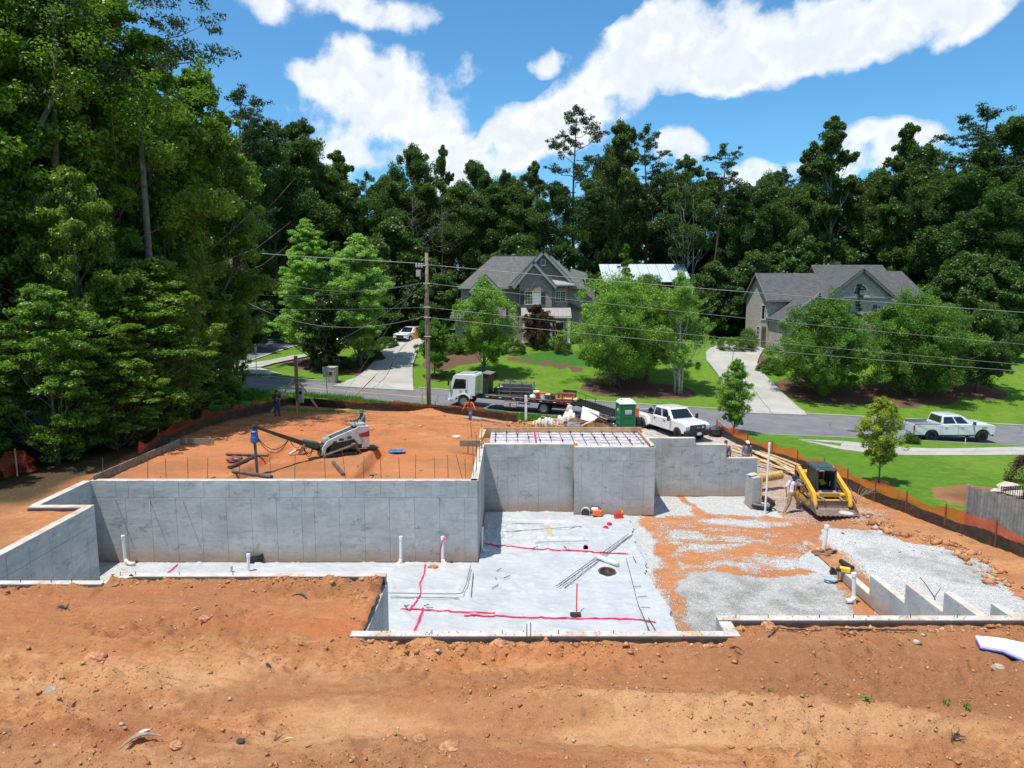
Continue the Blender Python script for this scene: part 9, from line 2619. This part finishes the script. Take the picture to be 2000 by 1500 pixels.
for k,(px,py,s_) in enumerate(((1690,1392,.12),(1846,1391,.08),(1886,1400,.07),(1506,1360,.07))):
 q = at(px,py,z=3.0); t = thing('weed','small green weed on the clay, %s' % ['brightest of the four at the lower right','second from the right','rightmost of the four','leftmost of the four'][k],'weed',(q.x,q.y,float(fore_z(np.array([q.x]),np.array([q.y]))[0])))
 cl = [(0,0,s_ * .5,s_)]; link('leaf_tuft',crown_mesh('leaf_tuft',cl,26,s_ * .7,rng,.8,.6,.5),GRB,t)
SC = [((1155,1187) if 0 else (128,1186),'dark twig heap near the left wall top',(.05,.035,.02),'twigs',.22),((585,1167),'curved dark bark strip below the left near wall top',(.10,.08,.06),'bark',.2),((383,1192),'pale curled bark piece on the clay at left',(.36,.30,.22),'bark',.13),((281,1418),'bright white curled scrap on the clay at lower left',(.75,.74,.70),'scrap',.17),
      ((148,1372),'brown upright wood splinter at lower left',(.2,.13,.08),'splinter',.13),((275,1462),'long grey bark piece at lower left',(.26,.2,.14),'bark',.3),((597,1468),'dark upright burnt stick at the lower middle left',(.03,.03,.03),'stick',.13),((565,1451),'pale triangular wood chip at the lower middle',(.55,.42,.2),'chip',.09),
      ((535,1444),'thin dark stick lying flat at the lower middle',(.12,.08,.05),'stick',.16),((1860,1440),'dark torn root in the clay at lower right',(.05,.035,.03),'root',.2),((1550,1482),'thin brown twig at the bottom right',(.2,.13,.08),'twig',.25),((1949,1311),'flat tan stone near the white board',(.38,.3,.2),'stone',.11),
      ((1022,1244) if 0 else (1015,1240),'brown clod on the near wall top',(.3,.14,.07),'clod',.08),((1436,1279),'black scrap below the wall corner',(.03,.03,.03),'scrap',.11),((430,1190) if 0 else (470,1454),'small black stone in the lower left soil',(.04,.04,.045),'stone',.06),((730,1130),'dark grass tuft at the corner of the near wall',(.06,.05,.03),'tuft',.22)]
for k,((px,py),lab,col,cat_,r_) in enumerate(SC):
 q = at(px,py,z=3.0); zf = float(fore_z(np.array([q.x]),np.array([q.y]))[0]); mt = pmat('scrap_%s' % ['a','b','c','d'][k % 4],col,.8,var=.3)
 mb = MB(); r3 = random.Random(k)
 if cat_ in ('twigs','tuft','root','twig','stick'):
  for j in range(9 if cat_ != 'stick' and cat_ != 'twig' else 2):
   a = r3.uniform(0,6.28) if cat_ != 'twig' else .2 + .2 * j; mb.tube([(0,0,.01),(r_ * .5 * math.cos(a),r_ * .4 * math.sin(a),r_ * .25),(r_ * math.cos(a),r_ * .8 * math.sin(a),r_ * r3.uniform(0,.5))],[.013,.010,.005],5)
 elif cat_ in ('clod','stone'): mb.ball((0,0,r_ * .3),r_,(1.2,1,.6),8,6,.2,k)
 else:
  pts = [(r_ * (i / 6 - .5) * 2,r_ * .35 * math.sin(i / 6 * PI),.03 + r_ * .25 * math.sin(i / 6 * PI)) for i in range(7)]
  for i in range(6):
   w_ = r_ * .16 * math.sin((i + .7) / 7 * PI); w2 = r_ * .16 * math.sin((i + 1.7) / 8 * PI); a,b = pts[i],pts[i + 1]
   mb.hexa([(a[0],a[1] - w_,a[2]),(b[0],b[1] - w2,b[2]),(b[0],b[1] + w2,b[2]),(a[0],a[1] + w_,a[2])],[(a[0],a[1] - w_,a[2] + .015),(b[0],b[1] - w2,b[2] + .015),(b[0],b[1] + w2,b[2] + .015),(a[0],a[1] + w_,a[2] + .015)])
 o = mb.build({'twigs': 'twig_heap','bark': 'bark_piece','scrap': 'scrap','chip': 'wood_chip'}.get(cat_,cat_ if cat_ != 'tuft' else 'grass_tuft'),mt,None,loc=(q.x,q.y,zf),rz=[-.2,-.35,.8,.9,1.4,.6,1.2,.2,0,-.3,.1,.3,0,-.3,0,.2][k]); tag(o,lab,cat_,kind='thing')
for k,(px,py,r_,lab) in enumerate(((188,1283,.17,'largest orange lump on the mound at the left'),(100,1343,.10,'grey stone on the mound at the far left'),(705,1170,.12,'orange clod near the end of the left wall top'),(400,1215,.10,'brown clod in the middle of the left clay'),(205,1230,.08,'small dark clod at left'),(346,1469,.10,'reddish stone at the lower left'),(975,1262,.16,'dark clod against the near wall top, middle'),
                                       (1500,1222,.13,'pale clod against the right near wall top'),(1530,1225,.10,'second clod against the right near wall top'),(820,1440,.09,'brown clod at the bottom middle'),(880,1467,.15,'large crumbling clod at the bottom middle'),(1665,1238,.12,'orange clod at the right near wall top end'),(240,1290 - 60,.06,'small clod above the mound'))):
 q = at(px,py,z=3.0); zf = float(fore_z(np.array([q.x]),np.array([q.y]))[0]); mb = MB(); mb.ball((0,0,r_ * .3),r_,(1.25,1,.65),12,8,.17,k + 50)
 o = mb.build('clod',pmat('lump',(.42,.20,.10) if 'grey' not in lab else (.32,.28,.25),.95,var=.4,vs=12,bump=.8,bs=30),None,loc=(q.x,q.y,zf)); tag(o,lab,'clod',kind='thing')
q = [at(a,b,z=3.02) for a,b in ((1500,1250),(1520,1238),(1545,1234),(1572,1240),(1640,1238),(1720,1242),(1790,1240))]
for a,b,lab in ((0,3,'black cable loop end in the dirt below the right near wall top'),(3,6,'thin black cable lying in the dirt along the right near wall top')):
 P = [Vector((p.x,p.y,float(fore_z(np.array([p.x]),np.array([p.y]))[0]) + .03 + .04 * (i % 2))) for i,p in enumerate(q[a:b + 1])]
 o = MB().tube([p - P[0] for p in P],.014,6).build('cable',BMP,None,smooth=True,loc=tuple(P[0])); tag(o,lab,'cable',kind='thing')
q = at(1665,966,z=0); t = thing('dead_bush','tangle of dry grey stems against the silt fence behind the loader','dead bush',(q.x,q.y - .4,Hs(q.x,q.y)))
mb = MB(); r3 = random.Random(2)
for k in range(26):
 a = r3.uniform(0,6.28); L = r3.uniform(.4,1.1); mb.tube([(0,0,0),(L * .4 * math.cos(a),L * .3 * math.sin(a),L * .6),(L * .9 * math.cos(a),L * .6 * math.sin(a),L * r3.uniform(.5,.9))],[.012,.008,.004],4)
mb.build('stems',pmat('dry_stem',(.30,.24,.17),.9),t)
q = at(1835,1200,z=1.2); o = MB().tube([(0,0,0),(-.12,.1,.45),(-.38,.2,.85),(-.5,.2,.98)],[.022,.016,.012,.008],6).tube([(-.12,.1,.45),(.05,.1,.75)],[.012,.006],5).build('bare_branch',BARK,None,loc=tuple(q)); tag(o,'thin bare branch sticking up behind the stepped wall','branch')
